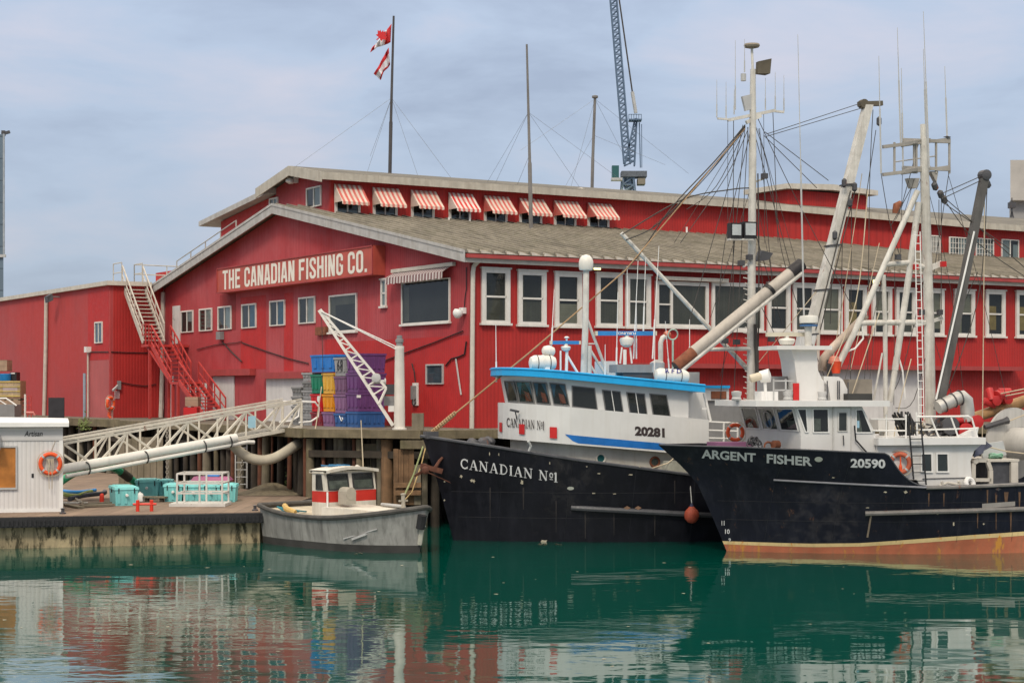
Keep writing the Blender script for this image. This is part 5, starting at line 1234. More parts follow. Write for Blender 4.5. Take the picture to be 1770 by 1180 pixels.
p = W(194, 724, 83); rp = thing('ring_post', 'short pink post on the pier holding an orange ring', 'post', p); MB().bar(p, W(194, 684, 83), .08).build('post', M('pink post', (.5, .3, .26), .7), rp)
mbF = Frame((0, 0, 0), 0); life_ring(mbF, W(190.5, 697, 82.8), (.93, -.36, 0), .34, .08, 'orange life ring on the pink post by the warehouse corner')
single(MB().tube([W(189, 708, 82.8), W(188, 718, 82.8), W(191, 722, 82.8)], .06, 7), 'orange_rope', orange, 'orange line hanging under the ring on the pink post', 'rope')
t, a, b = carton(320, 342, 686, 702, 80, .8, 'brown_box', card, 'brown box stacked behind the red stair', 'box'); t, a, b = carton(317, 340, 704, 724, 79.5, .8, 'red_bin', BC['red'], 'red plastic bin behind the foot of the red stair', 'bin')
# ================================================================== boats
class Hull:
    def __init__(s, fr, stem, L, bw, ent, p=2.0, zlow=-.6):
        s.fr = fr; s.L = L; s.bw = bw; s.ent = ent; s.p = p; s.zlow = zlow
        s.stem = sorted(((v.z, v.x) for v in stem))
    def lerp(s, T, x):
        if x <= T[0][0]: 
            (a, b), (c, d) = T[0], T[1]; return b + (x - a) * (d - b) / (c - a)
        for (a, b), (c, d) in zip(T, T[1:]):
            if x <= c: return b + (d - b) * (x - a) / (c - a)
        (a, b), (c, d) = T[-2], T[-1]; return d + (x - c) * (d - b) / (c - a)
    def sx(s, z): return s.lerp(s.stem, z)
    def half(s, x, z):
        q = (x - s.sx(z)) / s.ent(z)
        if q <= 0: return 0
        b = s.bw(z)
        f = 1 if q >= 1 else 1 - (1 - q) ** s.p
        a = (s.L - x) / (s.L * .3)              # narrows a little towards the stern
        if a < 1: f *= 1 - .18 * (1 - a) ** 2
        return b * f
    def hit(s, px, py, side=-1):
        y = side * .5
        for _ in range(60):
            p = s.fr.onY(px, py, y); y2 = side * s.half(p.x, p.z); y += (y2 - y) * .5
        return Vector((p.x, side * s.half(p.x, p.z), p.z))
    def table(s, pts, side=-1):
        T = sorted((h.x, h.z) for h in (s.hit(*q, side) for q in pts)); return lambda x: s.lerp(T, x)
    def surf(s, z0, z1, nx=64, nz=8, x0=None, x1=None, out=0.0, sides=(-1, 1), transom=True):
        """strip of both sides between height lines z0(x), z1(x)"""
        mb = MB(s.fr); xa = x0; xb = s.L if x1 is None else x1
        ends = []
        for sd in sides:
            rows = []
            for j in range(nz + 1):
                t = j / nz; row = []
                for i in range(nx + 1):
                    q = (i / nx) ** 1.6
                    if xa is None:
                        xs = s.sx(2.5)
                        for _ in range(4): xs = s.sx(z0(xs) + (z1(xs) - z0(xs)) * t)
                    else: xs = xa
                    x = xs + q * (xb - xs); z = z0(x) + (z1(x) - z0(x)) * t
                    row.append((x - (out * .7 if i == 0 else 0), sd * ((s.half(x, z) if i else 0) + (out if i else 0)), z))
                rows.append(row)
            mb.grid(rows); ends.append([r[-1] for r in rows])
        if transom and len(sides) == 2: mb.poly(ends[0] + ends[1][::-1])
        return mb
    def line(s, zf, x0, x1, n, out, side=-1):
        P = []
        for i in range(n + 1):
            x = x0 + (x1 - x0) * i / n; z = zf(x); P.append(Vector((x, side * (s.half(x, z) + out), z)))
        return P
    def deck(s, zf, x0, x1, inset=.08, n=30):
        mb = MB(s.fr); A = []; B = []
        for i in range(n + 1):
            x = x0 + (x1 - x0) * i / n; z = zf(x); h = max(.02, s.half(x, z) - inset); A.append((x, -h, z)); B.append((x, h, z))
        mb.grid([A, B]); return mb
def boat_window(fr, par, q, n, fw=.045, fm=None, curtain_=None, name='window', rad=None, depth=.025):
    mb = MB(fr); n = Vector(n).normalized()
    q = [Vector(p) + n * .004 for p in q]
    inn = mb.ring(q, fw, depth, n); w = mb.build(name, fm or whiteclean, par)
    g = MB(fr); g.poly([p + n * .010 for p in inn]); g.build('pane', BOATGLASS, w)
    g = MB(fr); g.poly([p + n * .002 for p in inn]); g.build('interior', room_dark, w)
    if curtain_:
        m_, u0, u1, v0, v1 = curtain_; a, b, c, d = inn
        f = lambda u, v: (a * (1 - u) + b * u) * (1 - v) + (d * (1 - u) + c * u) * v + n * .006
        g = MB(fr); g.poly([f(u0, v0), f(u1, v0), f(u1, v1), f(u0, v1)]); g.build('curtain', m_, w)
    return w
def wires(fr, par, hitf, lines, r=.012, m=None, name='rigging_wire'):
    for ln in lines:
        P = [hitf(*p) if len(p) == 2 else (fr.onY(p[0], p[1], p[2])) for p in ln]
        S = []
        if len(P) > 2:
            for i in range(len(P) - 1):
                p0, p1, p2, p3 = P[max(i - 1, 0)], P[i], P[i + 1], P[min(i + 2, len(P) - 1)]
                for k in range(5):
                    t = k / 5; S.append(.5 * ((2 * p1) + (p2 - p0) * t + (2 * p0 - 5 * p1 + 4 * p2 - p3) * t * t + (3 * p1 - p0 - 3 * p2 + p3) * t ** 3))
            S.append(P[-1])
        else: S = P
        MB(fr).tube(S, r, 5).build(name, m or wire, par)
def whip(fr, par, px0, py0, px1, py1, y, r=.014, m=None, name='whip_antenna', base=.35):
    a, b = fr.onY(px1, py1, y), fr.onY(px0, py0, y)
    mb = MB(fr); c = a.lerp(b, base); mb.tube([a, c], r * 1.7, 6); mb.tube([c, b], [r, r * .55], 6); mb.build(name, m or whiteclean, par)
hullblack = M('worn black hull paint', (.0075, .008, .0125), .48, .35, .8, streak=.35, scol=(.024, .025, .034), spec=.2, bump=.12, bscale=3)
hullrub = M('dark rail', (.06, .062, .07), .5, .25, 3)
# ------------------------------------------------------------------ Canadian No 1
CF = Frame((-1.83, 56.2, 0), R(17))
cst = [CF.onY(*q, 0) for q in ((730, 755), (743, 792), (757, 835), (771, 885), (785, 940))]
CH = Hull(CF, cst, 24, lambda z: 2.75 + .16 * min(z, 3), lambda z: 8.6 - .55 * max(z, 0), 2.0)
cs = CH.table([(740, 756), (800, 765), (860, 774), (930, 785), (1000, 796), (1100, 809), (1200, 822)])
csheer = lambda x: cs(x) if x < 8.2 else max(cs(8.2) - .02 * (x - 8.2), 1.55)
can = thing('fishing_boat', 'black and white fishing boat with bright blue wheelhouse roof lettered Canadian No 1', 'fishing boat', CF.o, CF.yaw)
low_ = lambda x: CH.zlow
CH.surf(low_, csheer).build('hull', hullblack, can, smooth=True)
inner = lambda x: csheer(x) - .75
CH.deck(inner, -.3, 23.8, .1).build('deck', M('grey deck', (.2, .2, .2), .8, .2), can)
mb = MB(CF)
for sd in (-1, 1):
    P = [Vector((cst[0].x - .05, 0, csheer(cst[0].x) + .02))] + [Vector((x, sd * (CH.half(x, csheer(x)) - .01), csheer(x) + .02)) for x in [cst[0].x + .15 + .35 * k for k in range(60)]]
    mb.tube(P, .05, 6)
mb.build('gunwale', hullrub, can, smooth=True)
hitC = lambda px, py: CH.hit(px, py)
rr = CH.table([(988, 877), (1100, 883), (1228, 890)])
p0 = CH.hit(988, 877); P = CH.line(rr, p0.x, 22, 40, .05); P[0].y += .06
MB(CF).tube(P, .085, 8).build('rub_rail', hullrub, can, smooth=True)
paintw = M('white hull lettering', (.62, .62, .62), .6, .15, 6)
pcs, wd = serif_text('CANADIAN No1')
cutw = serif_text('CANADIAN')[1]
for sel in (lambda m_: m_ <= cutw, lambda m_: m_ > cutw):
    V, Fc = put_text([t_ for t_ in pcs if sel(min(p[0] for p in t_[0]))], wd, hitC, (795.5, 809), (963, 833.5), 17.5, (0, -.012, 0)); mb = MB(CF); mb.add(V, Fc); mb.build('name_lettering', paintw, can)
def spot(hit, px, py, w, h, m, par, name, fr, n=10, seed=0, out=.01):
    mb = MB(fr); c = []
    for k in range(n):
        a = 2 * math.pi * k / n; j = 1 + (.35 * math.sin(k * 2.7 + seed) if seed else 0); c.append(hit(px + w / 2 * math.cos(a) * j, py + h / 2 * math.sin(a) * j) + Vector((0, -out, 0)))
    mb.poly(c); return mb.build(name, m, par)
spot(hitC, 986, 843.5, 12, 6, M('pale oval plate', (.45, .46, .40), .5), can, 'hawse_plate', CF)
bare = M('chipped paint', (.45, .40, .30), .8, .3)
for k, (px, py, w, h) in enumerate(((815, 830, 5, 5), (819, 831, 4, 6), (797, 823, 5, 5), (902, 833, 5, 8), (1026, 852, 6, 2), (1062, 853, 6, 1.6), (1106, 806, 5, 2), (1014, 806, 3, 2), (1035, 818, 6, 2), (1090, 820, 8, 2), (940, 935, 12, 5), (966, 938, 6, 4), (768, 832, 3, 3), (768, 864, 3, 3), (846, 784, 2, 6), (862, 785, 2, 5), (950, 800, 2, 5))):
    spot(hitC, px, py, w, h, bare, can, 'paint_chip', CF, 9, k + 1, .012)
for px in (1082, 1101): spot(hitC, px, 877, 12, 7, M('bare rust patch', (.28, .16, .10), .8, .3), can, 'paint_chip', CF, 4, 0, .1)
seam = M('faint plate seam', (.016, .017, .022), .6, .2)
for z_ in (.75, 1.55): MB(CF).tube(CH.line(lambda x: z_ + .02 * x * 0, CH.sx(z_) + .3, 20, 40, .003), .006, 4).build('plate_seam', seam, can)
for x_ in (1.2, 3.1, 5.0, 6.9): MB(CF).tube([Vector((x_, -(CH.half(x_, z_) + .003), z_)) for z_ in [.1 + k * (csheer(x_) - .15) / 8 for k in range(9)]], .005, 4).build('plate_seam', seam, can)
for px, y0, y1, w in ((846, 842, 900, 2), (903, 842, 880, 3), (960, 865, 920, 2), (1010, 884, 930, 3), (1060, 886, 925, 2), (1130, 890, 925, 3), (1165, 830, 870, 2)):
    mb = MB(CF); mb.poly([hitC(px, y0) + Vector((0, -.012, 0)), hitC(px + w, y0) + Vector((0, -.012, 0)), hitC(px + w * .7, y1) + Vector((0, -.012, 0)), hitC(px + w * .3, y1) + Vector((0, -.012, 0))]); mb.build('rust_streak', M('dull streak', (.035, .030, .030), .8, .3, 6), can)
# trunk below the wheelhouse, bridge coaming, window band, roof -- all follow the boat's sloping sheer
def solve(fn, lo, hi, target):
    for _ in range(50):
        m = (lo + hi) / 2
        if (fn(lo) - target) * (fn(m) - target) <= 0: hi = m
        else: lo = m
    return (lo + hi) / 2
KS = -.088
def lineZ(px, py, y): p = CF.onY(px, py, y); return lambda x, p=p: p.z + KS * (x - p.x)
def outline(hw, xs_px, sil_px, zf, xend, n=14):
    """rounded front: side starts where the sight line xs_px meets the port side, nose reaches sil_px"""
    xc = CF.onY(xs_px, 710, -hw).x
    def sil(a): return min(CF.px((xc - a * math.sin(t), -hw * math.cos(t), zf(xc)))[0] for t in [math.pi * k / 60 for k in range(61)])
    a = solve(sil, .3, 6, sil_px)
    P = [(xend, -hw)] + [(xc - a * math.sin(math.pi * k / n), -hw * math.cos(math.pi * k / n)) for k in range(n + 1)] + [(xend, hw)]
    return P, xc, a
whitehouse = M('wheelhouse white', (.60, .60, .585), .4, .05, 1.2, streak=.18, scol=(.44, .41, .35))
beige = M('trunk beige white', (.50, .48, .42), .5, .1, 1.5, streak=.3, scol=(.34, .27, .2))
blueroof = M('bright blue roof paint', (.012, .34, .70), .45, .08, 1.5, streak=.15)
def shell(name, O0, z0, O1, z1, m, cap0=True, cap1=True):
    mb = MB(CF); A = [Vector((x, y, z0(x))) for x, y in O0]; B = [Vector((x, y, z1(x))) for x, y in O1]
    n = len(A); mb.add(A + B, [(i, (i + 1) % n, n + (i + 1) % n, n + i) for i in range(n)])
    if cap0: mb.poly(A)
    if cap1: mb.poly(B)
    return mb.build(name, m, can)
xe = CF.onY(1190, 700, -2.2).x; xe2 = CF.onY(1222, 720, -2.2).x; xr = CF.onY(1219, 673, -2.5).x
zc_t = lineZ(862, 701, -1.2); zc_b = lineZ(1000, 769, -2.35); zb_b = lineZ(1000, 706.5, -2.25); zt_b = lineZ(1000, 661, -2.25); zro0 = lineZ(1000, 657, -2.5); zro1 = lineZ(1000, 644.8, -2.5)
zc_t = lambda x: zb_b(x) + .03
O_c, _, _ = outline(2.35, 985, 860.5, zc_t, xe2); shell('bridge_coaming', O_c, zc_b, O_c, zc_t, whitehouse)
O_t, _, _ = outline(2.15, 1000, 881, zc_b, xe2 + 1.5); O_t = [(x, y * .93) for x, y in O_t]; shell('deckhouse_trunk', O_t, lambda x: inner(x) - .02, O_t, lambda x: zc_b(x) - .003, beige)
O_b, xcb, ab = outline(2.2, 988, 873, zb_b, xe)
RK = .17
O_b2 = [(x - RK * (x < xe), y) for x, y in O_b]
shell('window_band', O_b, lambda x: zb_b(x) + .035, O_b2, lambda x: zro0(x) + .03, whitehouse)
O_r, _, _ = outline(2.5, 975, 848, zro1, xr); 
mbR = shell('roof', O_r, zro0, O_r, zro1, blueroof)
mb = MB(CF); mb.tube([Vector((x, y * 1.0, zro1(x) - .0)) for x, y in O_r], .035, 6); mb.build('roof_edge_bead', blueroof, can)
# windows: facets of the rounded front, then the flat port side
def side_of(px_): # parameter on the bottom ellipse whose sight column is px_
    f = lambda t: CF.px((xcb - ab * math.sin(t), -2.2 * math.cos(t), zb_b(xcb)))[0]
    ts = [math.pi / 2 * k / 400 for k in range(401)]; tm = min(ts, key=f)
    return solve(f, 0, tm, px_)
bcol = M('rusty orange seat back', (.40, .10, .05), .8, .2)
bounds = [875.5, 880, 900, 928.5, 955.5, 987]
for k in range(5):
    t0, t1 = side_of(bounds[k]) if k else side_of(877.2), side_of(bounds[k + 1])
    if k == 0: t0 = math.pi / 2 + .15; 
    q = []
    for (t, f) in ((t0, .0), (t1, .0), (t1, 1.), (t0, 1.)):
        pass
    def P_(t, v): 
        x, y = xcb - ab * math.sin(t), -2.2 * math.cos(t); zz0, zz1 = zb_b(x) + .05, zro0(x) - .02
        return Vector((x - RK * v, y, zz0 + (zz1 - zz0) * v))
    a_, b_, c_, d_ = P_(t0, 0), P_(t1, 0), P_(t1, 1), P_(t0, 1)
    f = lambda u, v: (a_ * (1 - u) + b_ * u) * (1 - v) + (d_ * (1 - u) + c_ * u) * v
    q = [f(.05, .03), f(.95, .03), f(.95, .88), f(.05, .88)]
    nrm = (q[1] - q[0]).cross(q[3] - q[0]); 
    if nrm.y > 0: nrm = -nrm
    nrm.normalize(); q = [p + nrm * .05 for p in q]      # clear of the curved wall
    w = boat_window(CF, can, q, nrm, .03, M('window gasket', (.14, .14, .14), .6, .15))
    a_, b_, c_, d_ = q
    g = MB(CF); o = nrm * .0125; f2 = lambda u, v: (a_ * (1 - u) + b_ * u) * (1 - v) + (d_ * (1 - u) + c_ * u) * v + nrm * .009
    g.poly([f2(.08, .93), f2(.4, .93), f2(.12, .3)]); g.poly([f2(.92, .93), f2(.6, .93), f2(.9, .35)]); g.build('curtain', bluecurtain, w)
    if k in (2, 3, 4):
        g = MB(CF); g.poly([f2(.45, .1), f2(.8, .1), f2(.75, .48), f2(.45, .55)]); g.build('seat', bcol, w)
for k, q4 in enumerate((((988.5, 703), (1033, 709), (1028, 670), (988, 666)), ((1046, 711), (1078, 714), (1072, 676), (1040, 673)), ((1088, 714.5), (1119, 717), (1114, 680), (1082, 677)), ((1128, 717.5), (1159, 720), (1152, 682), (1122, 679.5)))):
    q = [CF.onY(*p, -2.2) for p in q4]
    w = boat_window(CF, can, q, (0, -1, 0), .03, M('window gasket', (.14, .14, .14), .6, .15))
    if k in (1, 2):
        m0, m1 = q[0].lerp(q[1], .5), q[3].lerp(q[2], .5); MB(CF).bar(m0 + Vector((0, -.02, 0)), m1 + Vector((0, -.02, 0)), .035, .02, up=(1, 0, 0)).build('mullion', whiteclean, w)
# curved wing aft of the windows
Y = -2.2
mb = MB(CF); pts = [(1189, 688), (1218, 680), (1226, 724), (1178, 724)]
arcp = []
for k in range(13):
    a = R(90 + 180 * k / 12); arcp.append((1186 + 9 * math.cos(a) * 1.0, 704 - 21 * math.sin(a)))
mb = MB(CF); mb.slab([CF.onY(px, py, Y + .7) for px, py in ((1175, 676), (1216, 678), (1224, 728), (1172, 726))], (0, .06, 0)); mb.build('aft_wall', whitehouse, can)
mb = MB(CF); inn_ = [(1190, 682), (1178, 686), (1172, 695), (1171, 706), (1174, 716), (1180, 723), (1186, 725)]; outr = [(1168, 676), (1165, 684), (1164, 695), (1164, 706), (1165, 716), (1167, 723), (1168, 727)]
for (a, b), (c, d) in zip(zip(inn_, outr), zip(inn_[1:], outr[1:])):
    mb.slab([CF.onY(*q, Y - .004) for q in (a, c, d, b)], (0, .08, 0))
mb.build('side_wing', whitehouse, can)
mb = MB(CF); mb.bar(CF.onY(1217, 679, Y), CF.onY(1228, 727, Y), .07); mb.bar(CF.onY(1213, 706, Y), CF.onY(1221, 706, Y), .05); mb.build('aft_stanchion', whiteclean, can)
mb = MB(CF); A = lambda px, py: CF.onY(px, py, -2.36)
mb.slab([A(1192, 729), A(1210, 745), A(1232, 768), A(1232, 790), A(1190, 790)], (0, .05, 0)); mb.build('aft_bulwark', whitehouse, can)
# blue sheer flash, number, name, red squares
hc = lambda px, py: CF.onY(px, py, -2.354)
mb = MB(CF); mb.poly([hc(976.5, 750), hc(992, 752), hc(1100, 762), hc(1232, 773), hc(1232, 781), hc(1140, 777.5), hc(1000, 766), hc(990, 762)]); mb.build('blue_flash', M('blue flash paint', (.01, .13, .42), .45), can)
def oval_hit(px, py):       # on the rounded coaming
    best = None
    xc_, a_ = O_c_x, O_c_a
    ts = [math.pi * k / 700 for k in range(0, 701)]
    f = lambda t: CF.px((xc_ - a_ * math.sin(t), -2.35 * math.cos(t), zc_b(xc_)))[0]
    if px > CF.px((xc_, -2.35, 3))[0]: return CF.onY(px, py, -2.352)
    tm = min(ts, key=f); t = solve(f, 0, tm, max(px, f(tm) + .05)); x, y = xc_ - a_ * math.sin(t), -2.35 * math.cos(t)
    w = CF.w((x, y, 0)); z = HC + (HY - py) / F * w.y
    return Vector((x, y, z)) + Vector((-math.sin(t) * 2.35, -math.cos(t) * a_, 0)).normalized() * .003
_, O_c_x, O_c_a = outline(2.35, 985, 860.5, zc_t, xe2)
V, Fc = put_font('20281', hc, (1097.5, 752.5), (1149, 756), 16.5, (0, -.006, 0), .055, -.02); mb = MB(CF); mb.add(V, Fc); mb.build('number', M('dark lettering', (.035, .025, .025), .6), can)
pcs, wd = serif_text('CANADIAN No1', .10)
cutw = serif_text('CANADIAN', .10)[1]
for sel in (lambda m_: m_ <= cutw, lambda m_: m_ > cutw):
    V, Fc = put_text([t_ for t_ in pcs if sel(min(p[0] for p in t_[0]))], wd, oval_hit, (875.5, 737), (940.5, 743), 15.5, (-.008, -.03, 0)); mb = MB(CF); mb.add(V, Fc); mb.build('name_lettering', M('dark lettering', (.035, .025, .025), .6), can)
for x0, x1, y0, y1 in ((863.5, 868, 729, 746), (897.5, 907, 732, 750), (950.5, 963, 737, 757)):
    mb = MB(CF); mb.slab([oval_hit(px, py) + Vector((-.02, -.045, 0)) for px, py in ((x0, y0 + .5), (x1, y0 + 1), (x1, y1 + .5), (x0, y1 - .5))], (.005, .02, 0)); mb.build('red_square', M('red marker', (.5, .015, .015), .5), can)
p = oval_hit(896, 709) + Vector((-.15, -.15, 0)); mb = MB(CF); mb.bar(p - Vector((.16, 0, -.02)), p + Vector((.12, 0, -.04)), .09, .07); mb.bar(p, p + Vector((.1, .15, -.25)), .03); mb.build('searchlight', darkmetal, can)
# portholes
for px, py in ((1038.5, 792), (1132, 798)):
    c = CF.onY(px, py, -2.0); yy = -2.0
    c.y = -max(2.15 * .93 + .0, 1.99)
    c = CF.onY(px, py, c.y - .02); w_ = MB(CF).torus(c, (0, -1, 0), .15, .035, 20, 6).build('porthole', beige if px < 1100 else rustm, can, smooth=True)
    MB(CF).lathe([(.13, -.02), (.13, 0), (.0, .001)], c, (0, -1, 0), 18).build('pane', BOATGLASS if px > 1100 else M('green porthole glass', (.02, .10, .10), .15), w_)
c = CF.onY(914, 779, -2.2); mb = MB(CF); mb.tube([c, c + Vector((.05, -.05, .15)), c + Vector((-.05, -.1, .3))], .04, 6); mb.build('drain_fitting', lightgrey, can)
# rail aft of the coaming
mb = MB(CF); h = lambda px, py: CF.onY(px, py, -2.3)
for y_ in ((727, 731), (742, 745), (756, 758)): mb.tube([h(1190, y_[0]), h(1275, y_[1])], .025, 6)
for px in (1206, 1251, 1275): mb.tube([h(px, 729), h(px, 766)], .03, 6)
mb.build('rail', whiteclean, can)
mb = MB(CF); mb.slab([CF.onY(px, py, -2.75) for px, py in ((1157, 797), (1172, 797), (1206, 823), (1152, 815))], (0, .5, 0)); mb.build('fender_wedge', M('pale green grey guard', (.36, .36, .30), .7, .3, 3, rust=.3), can)
# aft house
a, b = CF.onY(1213, 760, .6), CF.onY(1290, 692, .6); MB(CF).box((a.x, .6, a.z - .5), (b.x + 1.5, 2.2, b.z)).build('aft_house', grey, can)
a, b = CF.onY(1215, 692, .5), CF.onY(1260, 670, .5); MB(CF).box((a.x, .5, a.z), (b.x, 2.2, b.z)).build('aft_house_top', whitehouse, can)
a, b = CF.onY(1210, 670.5, .4), CF.onY(1262, 666, .4); MB(CF).box((a.x, .4, a.z), (b.x, 2.3, b.z)).build('aft_house_roof', blueroof, can)
a, b = CF.onY(1229, 689, .5), CF.onY(1255, 676, .5); MB(CF).box((a.x, .47, a.z), (b.x, .498, b.z)).build('aft_house_opening', rustm, can)
# ---- gear on the wheelhouse roof
zr_ = lambda px, y: zro1(CF.onY(px, 650, y).x)
def capsule(fr, a, b, r, m, par, name, bands=2):
    a, b = Vector(a), Vector(b); d = (b - a).normalized(); L_ = (b - a).length
    mb = MB(fr); mb.lathe([(r * .3, 0), (r * .75, .04), (r, .16), (r, L_ / 2 - .03), (r * 1.06, L_ / 2 - .02), (r * 1.06, L_ / 2 + .02), (r, L_ / 2 + .03), (r, L_ - .16), (r * .75, L_ - .04), (r * .3, L_)], a, d, 20)
    o = mb.build(name, m, par, smooth=True)
    mb = MB(fr)
    for k in range(bands): mb.torus(a + d * L_ * (.27 + .46 * k), d, r + .005, .014, 20, 5)
    mb.build('strap', darkmetal, o); return o
y = -1.3
capsule(CF, CF.onY(915, 627, y), CF.onY(961, 627, y), .24, lifer, can, 'life_raft', 2)
MB(CF).bar(CF.onY(922, 644, y), CF.onY(955, 641, y), .3, .12).build('raft_cradle', lightgrey, can)
capsule(CF, CF.onY(937, 605, y + .1), CF.onY(959, 608, y + .1), .17, lifer, can, 'spare_canister', 0)
MB(CF).box(CF.onY(942, 640, y - .2), CF.onY(949, 622, y - .1)).build('raft_bracket', whiteclean, can)
def radar(fr, par, px0, px1, py, y, post, dome, barm, thick=.11, txt=None):
    a, b = fr.onY(px0, py, y), fr.onY(px1, py, y); c = (a + b) / 2
    mb = MB(fr); mb.bar(a, b, thick, thick); s_ = mb.build('radar_scanner', barm, par)
    mb = MB(fr)
    for e_, o in ((a, -.01), (b, .01)): d = (b - a).normalized(); mb.bar(e_, e_ + d * (.06 if o > 0 else -.06), thick * 1.02, thick * 1.02)
    mb.build('end_cap', M('cream cap', (.6, .55, .42), .5), s_)
    pc, pw_, pb = dome; q = fr.onY(pc, py + 5, y); z1 = fr.onY(pc, pb, y).z; h_ = q.z - z1
    MB(fr).lathe([(pw_ * .3, -h_), (pw_ * .8, -h_ * .8), (pw_, -h_ * .35), (pw_ * .9, -h_ * .15), (.07, -h_ * .05), (.07, .05)], q, n=18).build('radar_base', lifer, par, smooth=True)
    for (ax, ay, bx, by, r) in post: MB(fr).tube([fr.onY(ax, ay, y), fr.onY(bx, by, y)], r, 8).build('radar_post', whiteclean, par)
    if txt:
        t0, t1, ty, th, s = txt
        V, Fc = put_font(s, lambda px, py_: fr.onY(px, py_, y - thick / 2 - .004), (t0, ty), (t1, ty), th, (0, -.003, 0), .02); m_ = MB(fr); m_.add(V, Fc); m_.build('lettering', whiteclean, s_)
radar(CF, can, 954, 1000, 592, -.9, [(980, 604, 979, 642, .05), (969, 606, 969, 640, .03), (979, 612, 999, 645, .04)], (978, .16, 607), M('radar blue', (.03, .2, .48), .4))
MB(CF).lathe([(.02, 0), (.04, .1), (.09, .12), (.03, .16)], CF.onY(979.5, 590, -.9), n=10).build('gps_cap', whiteclean, can)
radar(CF, can, 1032, 1131, 576, -.6, [(1080, 604, 1080, 630, .06), (1075, 600, 1072, 628, .03), (1089, 600, 1092, 628, .03)], (1083, .23, 600), M('radar blue', (.03, .2, .48), .4), .14, (1099, 1068, 573.6, -4.6, 'FURUNO'))
mb = MB(CF); mb.tube([CF.onY(1013, 468, -.5), CF.onY(1012, 560, -.5), CF.onY(1009, 645, -.5)], [.1, .105, .11], 10); mb.build('mast_post', mastpaint, can, smooth=True)
MB(CF).lathe([(.1, -.02), (.2, .0), (.23, .06), (.235, .26), (.2, .38), (.12, .47), (.01, .5)], CF.onY(1013, 467, -.5), n=20).build('satellite_dome', lifer, can, smooth=True)
for a, b, r in (((1015, 552), (1048, 640), .05), ((1016, 598), (1045, 645), .045), ((1018, 597), (1018, 645), .09), ((1014, 620), (1032, 650), .04), ((1014, 594), (1030, 594), .02)): MB(CF).tube([CF.onY(*a, -.45), CF.onY(*b, -.45)], r, 8).build('mast_brace', mastpaint, can)
for q in (((953, 602), (958, 500), -.8), ((1046, 655), (1046, 595), -1.2), ((1065, 652), (1068, 505), -1.2), ((1131, 650), (1132, 580), -1.0), ((1128, 620), (1139, 425), -.8), ((1158, 655), (1150, 555), .2), ((1095, 620), (1103, 450), -.4), ((1100, 620), (1100, 520), -.2), ((1192, 625), (1192, 552), -.2), ((857, 560), (858, 660), .9), ((1085, 565), (1084, 460), .2), ((1112, 575), (1116, 445), .4)):
    (a, b, y_) = q; lo, hi = (a, b) if a[1] > b[1] else (b, a); whip(CF, can, hi[0], hi[1], lo[0], lo[1], y_, .016)
a, b = CF.onY(1066, 642, -1.6), CF.onY(1127, 630, -1.6); MB(CF).box((a.x, -1.6, a.z - .03), (b.x, -.9, b.z)).build('light_bar_box', grey, can)
a, b = CF.onY(1078, 656, -1.6), CF.onY(1130, 643, -1.6); MB(CF).box((a.x, -1.55, a.z), (b.x, -.9, b.z)).build('light_bar_box', darkmetal, can)
a, b = CF.onY(1046, 655, -.2), CF.onY(1068, 624, -.2); MB(CF).box((a.x, -.2, a.z - .2), (b.x, .8, b.z)).build('roof_locker', whitehouse, can)
o = capsule(CF, CF.onY(1131.5, 648, -1.7), CF.onY(1190, 652, -1.7), .235, lifer, can, 'life_raft', 2)
V, Fc = put_font('R F D', lambda px, py: CF.onY(px, py, -1.945), (1150, 645), (1178, 646), 7, (0, -.003, .02), .03); mb = MB(CF); mb.add(V, Fc); mb.build('lettering', M('navy lettering', (.03, .03, .2), .5), o)
mb = MB(CF); mb.bar(CF.onY(1135, 663, -1.7), CF.onY(1186, 667, -1.7), .3, .06); mb.build('raft_cradle', lightgrey, can)
MB(CF).lathe([(.24, 0), (.24, .35), (.12, .42), (.08, .45)], CF.onY(1136, 640, .3) - Vector((0, 0, .1)), n=16).build('exhaust_casing', lightgrey, can, smooth=True)
mb = MB(CF); mb.tube([CF.onY(1142, 632, .3), CF.onY(1142, 592, .3), CF.onY(1145, 584, .3), CF.onY(1152, 580, .3)], .085, 10); mb.build('exhaust_pipe', mastpaint, can, smooth=True)
MB(CF).lathe([(.06, -.1), (.13, -.05), (.13, .07), (.05, .13)], CF.onY(1153, 579, .3), (1, 0, .6), 12).build('exhaust_cap', M('faded orange cap', (.55, .14, .07), .6), can, smooth=True)
a, b = CF.onY(1189, 668, .3), CF.onY(1209, 643, .3); MB(CF).box((a.x, .3, a.z), (b.x, 1.0, b.z)).build('roof_box', lightgrey, can)
mb = MB(CF); c = CF.onY(1163, 578, .1); mb.torus(c, (0, 1, .2), .17, .025, 18, 6); mb.tube([CF.onY(1163, 588, .1), CF.onY(1163, 640, .1)], .035, 6); mb.build('direction_finder', M('pale green antenna', (.35, .45, .38), .5), can)
